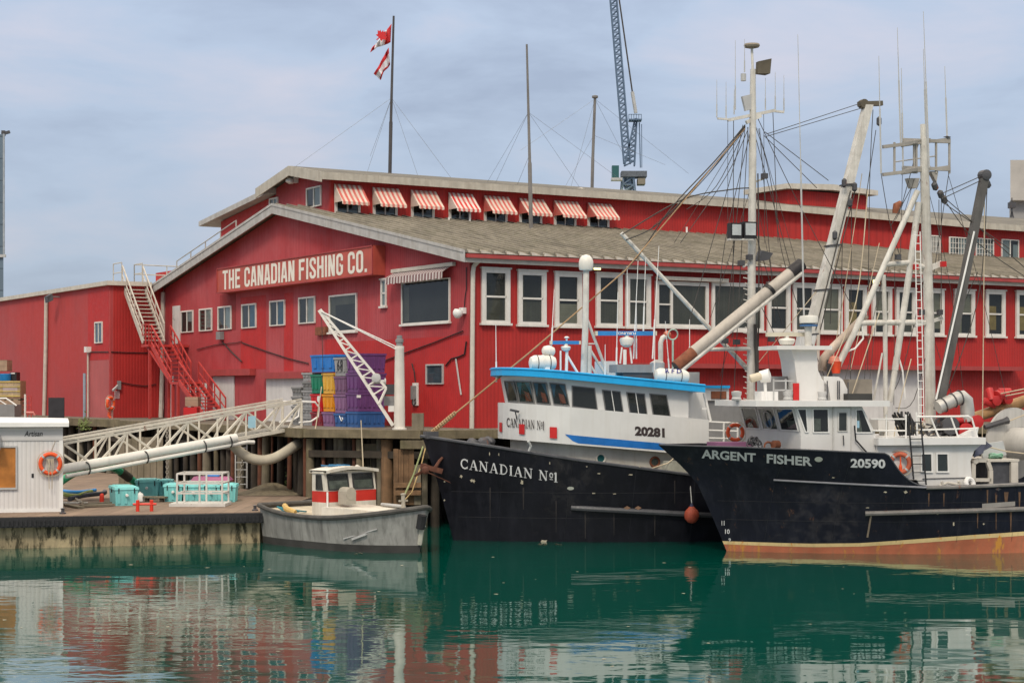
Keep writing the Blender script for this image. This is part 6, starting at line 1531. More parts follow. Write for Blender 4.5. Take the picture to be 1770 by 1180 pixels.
# ---- mast, spreader, boom
YM = .35
H = lambda px, py: CF.onY(px, py, YM)
mb = MB(CF); mb.tube([H(1298, 720), H(1299, 500), H(1301, 260), H(1301.5, 120)], [.145, .135, .125, .09], 12); mb.build('mast', mastpaint, can, smooth=True)
MB(CF).tube([H(1301, 120), H(1299.5, 82)], .045, 8).build('mast_topmast', mastpaint, can)
MB(CF).lathe([(.08, -.08), (.24, -.04), (.27, .02), (.25, .07), (.05, .1)], H(1299.5, 80), n=16).build('radar_dome', M('dirty tan dome', (.25, .21, .16), .7, .2), can, smooth=True)
a, b = H(1308, 128), H(1327, 103); mb = MB(CF); mb.hexa([(a.x, YM - .1, a.z), (b.x, YM - .2, a.z), (b.x, YM + .2, a.z), (a.x, YM + .1, a.z)], [(a.x + .02, YM - .1, b.z - .1), (b.x + .05, YM - .2, b.z), (b.x + .05, YM + .2, b.z), (a.x + .02, YM + .1, b.z - .1)]); mb.build('sodium_lamp', M('weathered bronze', (.10, .085, .06), .8, .3), can)
mb = MB(CF); mb.bar(H(1258, 208), H(1340, 191), .1); mb.bar(H(1240, 205), H(1262, 207), .06); mb.bar(H(1336, 192), H(1355, 194), .07); mb.bar(H(1290, 212), H(1315, 200), .12); mb.build('spreader', mastpaint, can)
mb = MB(CF); a = H(1288, 130); mb.lathe([(.09, -.12), (.09, .12)], H(1285, 134), n=10); mb.build('mast_lamp', lightgrey, can); mb = MB(CF); mb.bar(H(1291, 165), H(1297, 190), .12, .4); mb.build('mast_box', lightgrey, can)
for px, y0, y1 in ((1239, 203, 138), (1255, 205, 142), (1269, 198, 155), (1271, 190, 70), (1287, 125, 68), (1323, 190, 135), (1340, 188, 125), (1355, 192, 130)): whip(CF, can, px, y1, px, y0, YM, .014, lightgrey)
for (px0, px1, y0, y1, y_) in ((1261, 1281, 386, 412, -.1), (1284, 1306, 384, 412, -.1)):
    a, b = CF.onY(px0, y1, y_), CF.onY(px1, y0, y_); fl = MB(CF).box((a.x, y_ - .1, a.z), (b.x, y_ + .2, b.z)).build('floodlight', black, can)
    MB(CF).box((a.x + .05, y_ - .125, a.z + .1), (b.x - .05, y_ - .102, b.z - .05)).build('lens', M('pale lens', (.42, .45, .45), .25), fl)
MB(CF).bar(CF.onY(1259, 414, -.05), CF.onY(1300, 414, -.05), .25, .06).build('lamp_shelf', mastpaint, can)
a, b = H(1306, 452), H(1332, 434); mb = MB(CF); mb.hexa([(a.x, YM - .2, a.z), (b.x - .15, YM - .2, a.z + .05), (b.x - .15, YM + .15, a.z + .05), (a.x, YM + .15, a.z)], [(a.x + .15, YM - .2, b.z), (b.x, YM - .2, b.z - .08), (b.x, YM + .15, b.z - .08), (a.x + .15, YM + .15, b.z)]); mb.build('floodlight', darkmetal, can)
for px, py in ((1318, 306), (1292, 446), (1278, 456), (1330, 587), (1250, 590), (1270, 592)): c = H(px, py); MB(CF).box((c.x - .09, YM - .25, c.z - .07), (c.x + .09, YM - .05, c.z + .1)).build('deck_lamp', darkmetal, can)
mb = MB(CF); mb.bar(H(1296, 318), H(1320, 309), .06); mb.bar(H(1205, 604), H(1295, 601), .1); mb.bar(H(1302, 602), H(1352, 602), .08); mb.bar(H(1284, 462), H(1298, 452), .05); mb.build('mast_arms', mastpaint, can)
for k in range(24): 
    py = 470 + k * 9.5
    MB(CF).bar(H(1285 if k % 2 else 1288, py), H(1296, py + 3), .03).build('mast_step', mastpaint, can)
mb = MB(CF); mb.tube([CF.onY(1310, 300, YM - .1), CF.onY(1312, 450, YM - .2), CF.onY(1310, 690, YM - .15)], .025, 6); mb.tube([CF.onY(1306, 560, YM - .2), CF.onY(1309, 660, YM - .2)], .06, 7); mb.build('cable_bundle', wire, can)
YB = -.6; hb = lambda px, py: CF.onY(px, py, YB)
mb = MB(CF); mb.tube([hb(1198, 609), hb(1384, 458)], .20, 14); mb.build('boom', M('pale boom paint', (.40, .36, .31), .55, .15, 2, streak=.3, rust=.12), can, smooth=True)
MB(CF).tube([hb(1168, 634), hb(1199, 608.5)], .205, 14).build('boom_heel', rustm, can, smooth=True)
MB(CF).tube([hb(1366, 472), hb(1386, 456)], .215, 14).build('boom_sleeve', M('black tape', (.02, .018, .02), .6, .3), can, smooth=True)
MB(CF).tube([hb(1328, 503), hb(1332, 499)], .235, 14).build('boom_band', black, can, smooth=True)
MB(CF).tube([CF.onY(1176, 642, YB - .1), CF.onY(1386, 472, YB - .1)], .075, 8).build('boom_brace', mastpaint, can, smooth=True)
MB(CF).tube([CF.onY(1074, 403, .6), CF.onY(1294, 640, .6)], [.07, .085], 8).build('stay_pole', mastpaint, can, smooth=True)
MB(CF).tube([CF.onY(1203, 604, .2), CF.onY(1296, 603, .2)], .06, 8).build('cross_pole', mastpaint, can)
# white square boom further aft
YW = .8; hw_ = lambda px, py: CF.onY(px, py, YW)
q0, q1 = hw_(1380, 660), hw_(1500, 182); mb = MB(CF)
sec = lambda c_, w_: [c_ + Vector(o) * w_ / 2 for o in ((-1, -1, 0), (1, -1, 0), (1, 1, 0), (-1, 1, 0))]
mb.hexa(sec(q0, .37), sec(q1, .29)); mb.build('white_boom', mastpaint, can)
mb = MB(CF)
for px0, y0_, px1, y1_ in ((1410, 570, 1470, 330), (1418, 570, 1478, 330)): a_, b_ = CF.onY(px0, y0_, YW - .21), CF.onY(px1, y1_, YW - .21); mb.tube([a_, b_], .02, 5)
mb.build('boom_cable', wire, can)
for f_ in (.17, .33, .49, .71): c_ = q0.lerp(q1, f_); MB(CF).bar(c_ - Vector((.22, 0, .02)), c_ + Vector((.22, 0, .02)), .42, .05).build('boom_lashing', darkmetal, can)
mb = MB(CF); mb.bar(hw_(1484, 180), hw_(1524, 179), .2, .16); mb.lathe([(.16, -.12), (.16, .12)], hw_(1492, 180), (0, 1, 0), 12); mb.build('boom_head', M('weathered bronze', (.10, .085, .06), .8, .3), can)
mb = MB(CF); mb.bar(hw_(1368, 690), hw_(1395, 575), .5, .4, up=(0, 1, 0)); mb.build('boom_tabernacle', whitehouse, can)
for px, py in ((1452, 318), (1470, 325), (1512, 212), (1436, 408), (1462, 352)):
    c = hw_(px, py); MB(CF).lathe([(.03, -.16), (.09, -.1), (.09, .1), (.03, .16)], c - Vector((0, .3, 0)), n=8).build('rope_block', darkmetal, can)
# rigging
wires(CF, can, H, [[(1325, 232), (1490, 178)], [(1325, 236), (1490, 187)], [(1322, 228), (1432, 312)], [(1320, 234), (1412, 325)], [(1310, 205), (1372, 335), (1478, 540)], [(1300, 215), (1366, 460)], [(1306, 218), (1330, 300), (1360, 470), (1440, 690)], [(1313, 222), (1340, 560)],
     [(1288, 218), (1245, 690)], [(1293, 220), (1268, 690)], [(1284, 216), (1265, 300), (1190, 560)], [(1336, 195), (1345, 420)], [(1268, 208), (1267, 600)], [(1288, 222), (1226, 300), (1150, 380)], [(1286, 226), (1238, 322), (1187, 362)], [(1292, 226), (1255, 305), (1176, 420)],
     [(1305, 400), (1352, 560)], [(1304, 505), (1350, 600)], [(1296, 232), (1253, 420), (1240, 560)]], .013)
wires(CF, can, H, [[(1288, 216), (1236, 278), (1160, 360), (1105, 440), (1075, 470)], [(1288, 219), (1230, 290), (1140, 385), (1082, 415)]], .022, wire)
wires(CF, can, H, [[(1297, 325), (1262, 328), (1180, 345), (1076, 405)]], .022, wire)
wires(CF, can, hw_, [[(1509, 190), (1503, 330), (1500, 640)], [(1514, 225), (1497, 340)], [(1472, 330), (1470, 690)], [(1456, 420), (1452, 640)], [(1440, 420), (1435, 560)]], .014)
wires(CF, can, hw_, [[(1490, 300), (1465, 470), (1440, 620)], [(1520, 420), (1470, 640)], [(1430, 480), (1300, 640)]], .014, paleropemat)
fs = [CF.onY(747, 747, 0), CF.onY(1080, 468, .2), H(1288, 222)]
MB(CF).tube([fs[0], fs[0].lerp(fs[1], .5) + Vector((0, 0, -.06)), fs[1], fs[1].lerp(fs[2], .5), fs[2]], [.026, .026, .022, .018, .018], 6).build('forestay', M('tan stay rope', (.34, .22, .12), .9, .2), can)
mb = MB(CF); d_ = (fs[1] - fs[0])
for k in range(22): c = fs[0] + d_ * (.005 + k * .0052); mb.torus(c, (1, .2, .3) if k % 2 else (0, 1, 0), .06, .02, 8, 5)
mb.build('stay_chain', M('tan chain', (.36, .25, .14), .8, .3), can)
mb = MB(CF); c = CF.onY(742, 752, 0); mb.box((c.x - .15, -.2, c.z - .1), (c.x + .25, .2, c.z + .12)); mb.build('stem_fitting', darkmetal, can)
mb = MB(CF)
for px, py, r in ((838, 768, .22), (818, 766, .16), (846, 762, .14)): mb.lathe([(.02, -.3), (r, -.2), (r, .2), (.02, .3)], CF.onY(px, py, -.2), (0, 1, .1), 10)
mb.build('anchor_winch', darkmetal, can, smooth=True)
# anchor, buoy
ac = CF.onY(752, 815, -.15)
rustm_a = M('dark rust', (.115, .045, .028), .9, .4, 6, rust=.4, rustcol=(.2, .08, .04), bump=.4)
an = thing('anchor', 'rusty anchor hanging at the bow of the black boat with the blue roof', 'anchor', CF.w(ac), CF.yaw)
mb = MB(CF); mb.bar(ac + Vector((-.5, -.12, .2)), ac + Vector((.18, -.2, .02)), .14, .16); mb.tube([ac + Vector((-.1, -.18, .05)), ac + Vector((.1, -.18, .35)), ac + Vector((.2, -.16, .45))], [.06, .05, .04], 7); mb.build('shank', rustm_a, an)
mb = MB(CF); mb.lathe([(.05, -.3), (.12, -.25), (.12, .25), (.05, .3)], ac + Vector((-.35, -.1, .1)), (.2, 1, .2), 10); mb.build('crown', rustm_a, an, smooth=True)
for s_ in (-1, 1):
    mb = MB(CF); p = ac + Vector((-.35, -.1 + .22 * s_, .1)); mb.hexa([p + Vector(q) for q in ((-.08, -.05, -.07), (.08, -.05, -.1), (.08, .05, -.1), (-.08, .05, -.07))], [p + Vector(q) for q in ((.72, -.02, -.40), (.78, -.02, -.45), (.78, .02, -.45), (.72, .02, -.40))] if s_ < 0 else [p + Vector(q) for q in ((-.32, -.02, -.22), (-.26, -.02, -.26), (-.26, .02, -.26), (-.32, .02, -.22))]); mb.build('fluke', rustm_a, an)
bc = CH.hit(1189.5, 889) + Vector((0, -.28, 0))
bu = thing('fender_buoy', 'round orange fender buoy hanging between the two black hulls', 'buoy', CF.w(bc), CF.yaw)
MB(CF).lathe([(.01, -.25), (.12, -.22), (.21, -.12), (.235, 0), (.21, .12), (.12, .22), (.07, .27)], bc, n=20).build('ball', M('worn orange buoy', (.45, .085, .045), .6, .2, 3, streak=.3), bu, smooth=True)
MB(CF).lathe([(.075, .24), (.06, .3), (.03, .36), (.02, .38)], bc, n=12).build('neck', M('navy neck', (.03, .035, .08), .6), bu, smooth=True)
MB(CF).tube([bc + Vector((0, 0, .36)), bc + Vector((0, .15, 1.12))], .018, 5).build('rope', lightgrey, bu)
MB(CF).tube([CF.onY(1190, 770, -2.8), CF.onY(1155, 800, -2.75), CF.onY(1112, 814, -2.7)], .02, 5).build('mooring_line', paleropemat, can)

# ------------------------------------------------------------------ Argent Fisher
AF = Frame((W(1256, 952, 52.4).x, 52.4, 0), R(15))
ast = [AF.onY(*q, 0) for q in ((1138, 769), (1170, 797), (1204, 833), (1228, 885), (1252, 942), (1256, 952))]
AH = Hull(AF, ast, 17, lambda z: 2.75 + .14 * min(max(z, 0), 2.6), lambda z: 8.2 - .7 * max(z, 0), 2.0)
a1 = AH.table([(1142, 769), (1200, 771), (1278, 773), (1400, 778), (1534, 784), (1541, 794), (1548, 805), (1557, 817), (1568, 828), (1582, 836.5), (1600, 841), (1680, 839), (1770, 835)])
xlast = AH.hit(1770, 835).x
asheer = lambda x: a1(x) if x < xlast else a1(xlast) + .02 * (x - xlast)
arg = thing('trawler', 'dark navy trawler with white house and rust-stained waterline lettered Argent Fisher', 'fishing boat', AF.o, AF.yaw)
navy = M('worn navy hull paint', (.007, .0085, .016), .48, .35, .8, streak=.5, scol=(.026, .028, .038), rust=.2, rustcol=(.12, .06, .035), spec=.2, bump=.12, bscale=3)
bt_ = AH.table([(1252, 934.5), (1400, 939), (1487, 938), (1600, 930), (1680, 924), (1770, 918)]); boot = lambda x: bt_(max(x, -.5))
bt2 = AH.table([(1252, 940), (1400, 945), (1487, 944), (1600, 937), (1680, 931), (1770, 925)]); boot2 = lambda x: bt2(max(x, -.5))
AH.surf(boot, asheer, 150, 10).build('hull', navy, arg, smooth=True)
AH.surf(boot2, boot, 60, 2, out=.004).build('boot_stripe', M('yellowed boot stripe', (.66, .50, .24), .6, .1, 2, streak=.3, rust=.35, rustcol=(.62, .22, .01)), arg, smooth=True)
AH.surf(lambda x: -.6, boot2, 60, 4).build('bottom_paint', M('rusty antifouling', (.42, .13, .065), .75, .2, 2, streak=.5, scol=(.24, .14, .08), rust=.5, rustcol=(.52, .24, .04)), arg, smooth=True)
AH.deck(lambda x: asheer(x) - .55 if x > AH.hit(1600, 841).x else a1(AH.hit(1600, 841).x) + .2, .2, 16.8, .1).build('deck', M('grey deck', (.2, .2, .2), .8, .2), arg)
mb = MB(AF)
xs = [ast[0].x + .05 + (17 - ast[0].x) * (k / 140) for k in range(141)]
P = [Vector((x, -(AH.half(x, asheer(x)) - .005), asheer(x) + .01)) for x in xs]; mb.tube(P, .022, 6)
P = [Vector((x, (AH.half(x, asheer(x)) - .005), asheer(x) + .015)) for x in xs]; mb.tube(P, .022, 6); mb.build('gunwale', hullrub, arg, smooth=True)
# inner bulwark skin gives the plating thickness
kn = AH.table([(1337, 829), (1450, 835), (1601, 842)]); k0 = AH.hit(1337, 829).x; k1 = AH.hit(1601, 842).x
P = AH.line(kn, k0, k1, 30, .015); MB(AF).tube(P, .03, 6).build('knuckle_line', M('worn edge', (.22, .22, .24), .6, .2), arg)
x16 = k1; P = AH.line(lambda x: asheer(x) - .03, x16, 16.8, 30, .02); MB(AF).tube(P, .05, 6).build('rail_cap', M('worn edge grey', (.17, .16, .15), .6, .25, 4, rust=.4), arg)
rl = AH.table([(1494.5, 887), (1600, 884), (1680, 882), (1770, 879)]); r0 = AH.hit(1494.5, 887).x; P = AH.line(rl, r0, 16.5, 30, .045); MB(AF).tube(P, .07, 8).build('rub_rail', M('worn edge grey', (.17, .16, .15), .6), arg, smooth=True)
hitA = lambda px, py: AH.hit(px, py)
mb = MB(AF); p = hitA(1499, 905); mb.bar(hitA(1505, 889) + Vector((0, -.03, 0)), hitA(1499, 928) + Vector((0, -.01, 0)), .05, .02, up=(0, 1, 0)); mb.build('rust_run', M('pale scrape', (.28, .22, .16), .8), arg)
lm = M('grey hull lettering', (.52, .53, .52), .6, .12, 6)
V, Fc = put_font('ARGENT', hitA, (1212.5, 791.5), (1306, 798.5), 15.5, (0, -.012, 0), .03); mb = MB(AF); mb.add(V, Fc); mb.build('name_lettering', lm, arg)
V, Fc = put_font('FISHER', hitA, (1325, 800), (1403.5, 805.5), 16, (0, -.012, 0), .03); mb = MB(AF); mb.add(V, Fc); mb.build('name_lettering', lm, arg)
V, Fc = put_font('20590', hitA, (1470, 808), (1530, 809.5), 16, (0, -.012, 0), .035); mb = MB(AF); mb.add(V, Fc); mb.build('number', paintw, arg)
for s_, a, b, h_ in (('11', (1247, 907.5), (1252, 907.5), 8), ('10', (1253, 922), (1261, 922), 8), ('9', (1259, 935.5), (1263, 935.5), 6)):
    V, Fc = put_font(s_, hitA, a, b, h_, (0, -.012, 0), .02); mb = MB(AF); mb.add(V, Fc); mb.build('draft_mark', paintw, arg)
spot(hitA, 1414.5, 793.5, 14, 9, M('pale oval plate', (.45, .46, .40), .5), arg, 'hawse_plate', AF, 14, 0, .02)
for k, (px, py, w, h) in enumerate(((1565, 850, 6, 5), (1725, 845, 9, 5), (1530, 850, 6, 2.5), (1440, 825, 5, 2), (1648, 905, 3, 7), (1499, 877, 6, 2), (1620, 888, 4, 2), (1700, 905, 3, 3))): spot(hitA, px, py, w, h, bare if k != 1 else darkmetal, arg, 'paint_chip', AF, 9, k + 1, .012)
mb = MB(AF); q = [hitA(*p) + Vector((0, -.02, 0)) for p in ((1697, 870), (1754, 866), (1754, 874), (1697, 878))]; mb.poly(q); mb.build('freeing_port', M('weathered plate', (.28, .26, .24), .7, .2, rust=.3), arg)
for k, (px, y0, y1, w) in enumerate(((1604, 852, 875, 2.5), (1630, 852, 875, 2.5), (1720, 855, 915, 3), (1745, 880, 918, 4), (1735, 850, 875, 8), (1688, 880, 912, 3), (1705, 846, 878, 3), (1760, 850, 880, 4))):
    mb = MB(AF); mb.poly([hitA(px, y0) + Vector((0, -.012, 0)), hitA(px + w, y0) + Vector((0, -.012, 0)), hitA(px + w * .8, (y0 + y1) / 2) + Vector((0, -.012, 0)), hitA(px + w * .6, y1) + Vector((0, -.012, 0)), hitA(px + w * .3, y1) + Vector((0, -.012, 0))]); mb.build('rust_streak', M('rust streak', (.13, .075, .045), .85, .35, 6), arg)
for z_ in (.95, 1.5): MB(AF).tube(AH.line(lambda x: z_, AH.sx(z_) + .3, 16, 40, .003), .006, 4).build('plate_seam', seam, arg)
for x_ in (.9, 2.6, 4.3, 6.0, 7.7): MB(AF).tube([Vector((x_, -(AH.half(x_, z_) + .003), z_)) for z_ in [.35 + k * (asheer(x_) - .4) / 8 for k in range(9)]], .005, 4).build('plate_seam', seam, arg)
# ---- house
HWa = 2.05; sy = lambda px, py: AF.onY(px, py, -HWa)
A0 = sy(1384, 747); At = sy(1373, 702); Ab = sy(1382, 784)
zb_, zw0, zw1, zr0, zr1 = Ab.z, A0.z, sy(1373, 704.5).z, sy(1400, 702.5).z, sy(1400, 692.5).z
xb0, xt0 = A0.x, At.x; xb1, xt1 = sy(1524, 770).x, sy(1490, 703).x
hs_ = M('house white paint', (.62, .61, .585), .4, .05, 1.2, streak=.2, scol=(.46, .42, .35))
mb = MB(AF)
lo_ = [(xb0, -HWa, zb_ - .5), (xb1, -HWa, zb_ - .5), (xb1, HWa, zb_ - .5), (xb0, HWa, zb_ - .5)]; md = [(xb0, -HWa, zw0), (sy(1512, 748).x, -HWa, zw0), (sy(1512, 748).x, HWa, zw0), (xb0, HWa, zw0)]; tp = [(xt0, -HWa, zr0), (xt1, -HWa, zr0), (xt1, HWa, zr0), (xt0, HWa, zr0)]
mb.hexa(lo_, md); mb.build('house_lower', hs_, arg); mb = MB(AF); mb.hexa(md, tp); mb.build('house_upper', hs_, arg)
ov = sy(1530, 697).x; fx = AF.onY(1238, 697, 1.2).x
mb = MB(AF); pl = [(xt0 - .12, -2.35), (ov, -2.35), (ov, 2.35), (xt0 - .12, 2.35), (fx + .15, 1.7), (fx, .6), (fx, -.6), (fx + .15, -1.5)]
fl = [AF.px((xq, yq, zr0))[0] for xq, yq in pl]
mb.slab([(x, y_, zr0 + .004) for x, y_ in pl], (0, 0, zr1 - zr0)); mb.build('house_roof', M('roof white', (.64, .635, .62), .4, .04, 1, streak=.2, scol=(.48, .43, .36)), arg)
# front windows on the raked front face
def fp(u, v): # u: starboard(0) to port(1), v: window bottom to top
    b = Vector((xb0, HWa - 2 * HWa * u, zw0)); t = Vector((xt0, HWa - 2 * HWa * u, zr0)); return b.lerp(t, v)
nf = Vector((-(zr0 - zw0), 0, -(xb0 - xt0))).normalized()
if nf.x > 0: nf = -nf
for u0, u1 in ((.03, .31), (.355, .635), (.68, .975)):
    boat_window(AF, arg, [fp(u0, .04), fp(u1, .04), fp(u1, .94), fp(u0, .94)], nf, .035, whiteclean, (M('pale clutter', (.22, .22, .18), .8, .5, 5), .45, .95, .05, .45))
mb = MB(AF); c = fp(.5, .45) + nf * .05; mb.torus(c, nf, .26, .02, 24, 6); w_ = mb.build('clear_view_screen', lightgrey, arg)
for q4, cur_ in ((((1391, 747.5), (1397, 747.5), (1394, 705.5), (1376, 705.5)), None), (((1404.5, 748), (1433, 748), (1432, 705.5), (1403.5, 705.5)), (M('pale clutter', (.22, .22, .18), .8, .5, 5), .02, .5, .05, .6)), (((1478.5, 748.5), (1508, 748.5), (1491, 706.5), (1478, 706.5)), (M('pale clutter', (.22, .22, .18), .8, .5, 5), .05, .4, 0, 1))):
    boat_window(AF, arg, [sy(*p) for p in q4], (0, -1, 0), .035, whiteclean, cur_)
a, b = sy(1441, 781), sy(1469, 705); mb = MB(AF); mb.box((a.x, -HWa - .03, a.z), (b.x, -HWa - .003, b.z)); dr = mb.build('door', hs_, arg)
mb = MB(AF)
for (p, q) in ((sy(1440, 781), sy(1440, 704)), (sy(1470, 781), sy(1470, 704)), (sy(1440, 704), sy(1470, 704))): mb.bar(p + Vector((0, -.02, 0)), q + Vector((0, -.02, 0)), .04, .05, up=(0, 1, 0))
mb.build('frame', M('worn white trim', (.5, .49, .46), .5), dr)
hd = MB(AF); p, q = sy(1456, 752), sy(1457, 769); hd.bar(p + Vector((0, -.06, 0)), q + Vector((0, -.06, 0)), .025); hd.build('handle', darkmetal, dr)
def door_win(): 
    q = [sy(*p) + Vector((0, -.031, 0)) for p in ((1447, 746), (1464, 746), (1464, 711), (1447, 711))]
    mb = MB(AF); inn = mb.ring([p + Vector((0, -.003, 0)) for p in q], .035, .02, (0, -1, 0)); mb.build('window_frame', M('worn white trim', (.5, .49, .46), .5), dr)
    g = MB(AF); g.poly([p + Vector((0, -.008, 0)) for p in inn]); g.build('window_pane', M('dark pane', (.035, .04, .038), .08, .2), dr)
door_win()
mb = MB(AF); mb.tube([sy(1475, 735) + Vector((0, -.08, 0)), sy(1477, 760) + Vector((0, -.08, 0)), sy(1492, 777) + Vector((0, -.08, 0)), sy(1496, 781) + Vector((0, -.08, 0))], .025, 6); mb.build('grab_rail', black, arg)
mb = MB(AF); mb.tube([fp(-.0, -.9) + nf * .15, fp(.96, -.9) + nf * .15], .02, 6); mb.build('front_handrail', black, arg)
p, q = sy(1481, 727) + Vector((0, -.02, 0)), sy(1484, 727); MB(AF).box((p.x, -HWa - .02, p.z - .2), (p.x + .07, -HWa - .012, p.z)).build('notice', M('pale blue notice', (.3, .5, .62), .5), arg)
# foredeck clutter
mb = MB(AF); a, b = AF.onY(1240, 772, -.25), AF.onY(1302, 764, -.25); mb.box((a.x, -.25, a.z - .1), (b.x, .6, b.z)); mb.build('hatch_cover', M('faded purple cover', (.24, .10, .19), .7, .15), arg)
mb = MB(AF)
for k in range(14):
    c = AF.onY(1303 + rnd.uniform(-8, 10), 765 + rnd.uniform(-5, 3), -.8); mb.torus(c, (rnd.uniform(-1, 1), 1, rnd.uniform(-1, 1)), rnd.uniform(.05, .14), .018, 10, 5)
mb.build('mooring_winch', darkmetal, arg)
mb = MB(AF); c = AF.onY(1341, 768, -1.2); mb.lathe([(.03, -.12), (.12, -.1), (.12, .1), (.03, .12)], c, (1, .3, 0), 10); c = AF.onY(1328, 771, -1.2); mb.torus(c, (0, 1, 0), .12, .03, 14, 6); mb.build('windlass', rustm, arg, smooth=True)
# life rings
c = AF.onY(1271, 747, 2.2); life_ring(AF, c, (-.5, -.85, 0), .29, .06, 'orange-red life ring at the far front corner of the trawler house')
# lower aft deckhouse
LW = -2.15; ly = lambda px, py: AF.onY(px, py, LW)
a, b = ly(1516, 842), ly(1684, 767); zd0, zd1 = a.z - .3, b.z
mb = MB(AF); mb.slab([(a.x, LW, zd0), (a.x, LW, zd1), (b.x + .25, LW, zd1), (b.x, LW, zd1 - .2), (b.x - .12, LW, zd1 - .5), (ly(1682, 835).x, LW, zd0)], (0, 4.2, 0)); mb.build('aft_deckhouse', hs_, arg)
c0, c1 = ly(1513, 769), ly(1698, 759); mb = MB(AF); mb.box((c0.x, LW - .2, c0.z), (c1.x, 2.3, c1.z + .06)); mb.build('deckhouse_roof', M('roof white', (.64, .635, .62), .4), arg)
for x0, x1 in ((1590.5, 1612), (1617.5, 1640)):
    boat_window(AF, arg, [ly(x0, 816.5), ly(x1, 816.5), ly(x1 - 1, 782), ly(x0 - .5, 782)], (0, -1, 0), .045, whiteclean, (M('grey glass backing', (.07, .075, .075), .5, .3), 0, 1, 0, 1), depth=.04)
mb = MB(AF); mb.tube([ly(1594, 827) + Vector((0, -.02, 0)), ly(1680, 825) + Vector((0, -.02, 0))], .012, 5); mb.build('seam', darkmetal, arg)
c = AF.onY(1556, 800, LW - .1); t = life_ring(AF, c, (-.45, -.9, 0), .33, .07, 'weathered orange and white life ring on the trawler deckhouse beside a black ladder', colr=M('weathered ring orange', (.42, .10, .05), .7, .25, 4))
mb = MB(AF); mb.lathe([(.02, -.3), (.05, -.28), (.05, -.1), (.025, -.02), (.015, .2)], c + Vector((0, -.02, 0)), n=8); single(mb, 'ring_light', orange, 'orange marker light hanging inside the weathered life ring', 'light')
blackst = M('black ladder steel', (.02, .02, .022), .5)
mb = MB(AF); L0, L1 = AF.onY(1570, 722, LW - .3), AF.onY(1580, 838, LW - .3); wv = Vector((AF.onY(1591, 722, LW - .3).x - L0.x, 0, 0))
for o in (Vector(), wv): mb.bar(L0 + o, L1 + o, .035)
for k in range(8): p = L0.lerp(L1, (k + .5) / 8); mb.bar(p, p + wv, .025)
mb.build('deckhouse_ladder', blackst, arg)
# rails on the deckhouse
rail = MB(AF); yy = LW + .05
h = lambda px, py: AF.onY(px, py, yy)
rail.tube([h(1585, 720), h(1674, 719), h(1680, 723), h(1690, 757)], .028, 6); rail.tube([h(1587, 743), h(1688, 740)], .022, 6)
for a, b in (((1584, 712), (1586, 760)), ((1609, 721), (1624, 759)), ((1644, 721), (1657, 757))): rail.tube([h(*a), h(*b)], .028, 6)
rail.tube([h(1505, 724), h(1566, 724)], .022, 6); rail.tube([h(1508, 744), h(1566, 744)], .022, 6)
for px in (1532, 1566): rail.tube([h(px, 716), h(px, 760)], .025, 6)
rail.build('deck_rail', whiteclean, arg)
mb = MB(AF); mb.slab([AF.onY(1656, 757, yy + .3), AF.onY(1688, 757, yy + .3), AF.onY(1692, 738, yy + .3)], (0, .3, 0)); mb.build('deck_chute', whitehouse, arg)
# hose and net heap
mb = MB(AF)
for k in range(26):
    a = AF.onY(1548 + rnd.uniform(-6, 26), 713 + rnd.uniform(-2, 8), -1.2 + rnd.uniform(-.4, .4)); b = AF.onY(1556 + rnd.uniform(-4, 34), 752, -1.2 + rnd.uniform(-.4, .4)); mb.tube([a, (a + b) / 2 + Vector((rnd.uniform(-.15, .15), 0, .05)), b], .03, 5)
mb.build('hose_heap', black, arg)
mb = MB(AF)
for k in range(20):
    a = AF.onY(1602 + rnd.uniform(-6, 60), 745 + rnd.uniform(-14, 10), -.6 + rnd.uniform(-.5, .5)); mb.tube([a, a + Vector((rnd.uniform(-.4, .4), .1, rnd.uniform(-.3, .3))), a + Vector((rnd.uniform(-.6, .6), 0, rnd.uniform(-.4, .2)))], .035, 5)
mb.build('winch_hoses', darkmetal, arg)
for (px, py, r, m_, ax) in ((1636, 735, .28, darkmetal, (0, 1, 0)), (1663, 745, .25, M('winch red', (.42, .02, .02), .5, .2), (0, 1, 0)), (1655, 727, .17, M('winch red', (.42, .02, .02), .5, .2), (1, 0, 0)), (1682, 728, .2, M('winch red', (.42, .02, .02), .5, .2), (0, 1, 0))):
    MB(AF).lathe([(r * .4, -.3), (r, -.28), (r, -.2), (r * .6, -.18), (r * .6, .18), (r, .2), (r, .28), (r * .4, .3)], AF.onY(px, py, -.6), ax, 14).build('winch', m_, arg, smooth=True)
for px0, px1, y0, y1, m_ in ((1535, 1552, 728, 757, hs_), (1518, 1530, 724, 745, hs_), (1634, 1642, 735, 755, hs_)):
    a, b = AF.onY(px0, y1, .2), AF.onY(px1, y0, .2); MB(AF).box((a.x, .2, a.z), (b.x, .8, b.z)).build('deck_box', m_, arg)
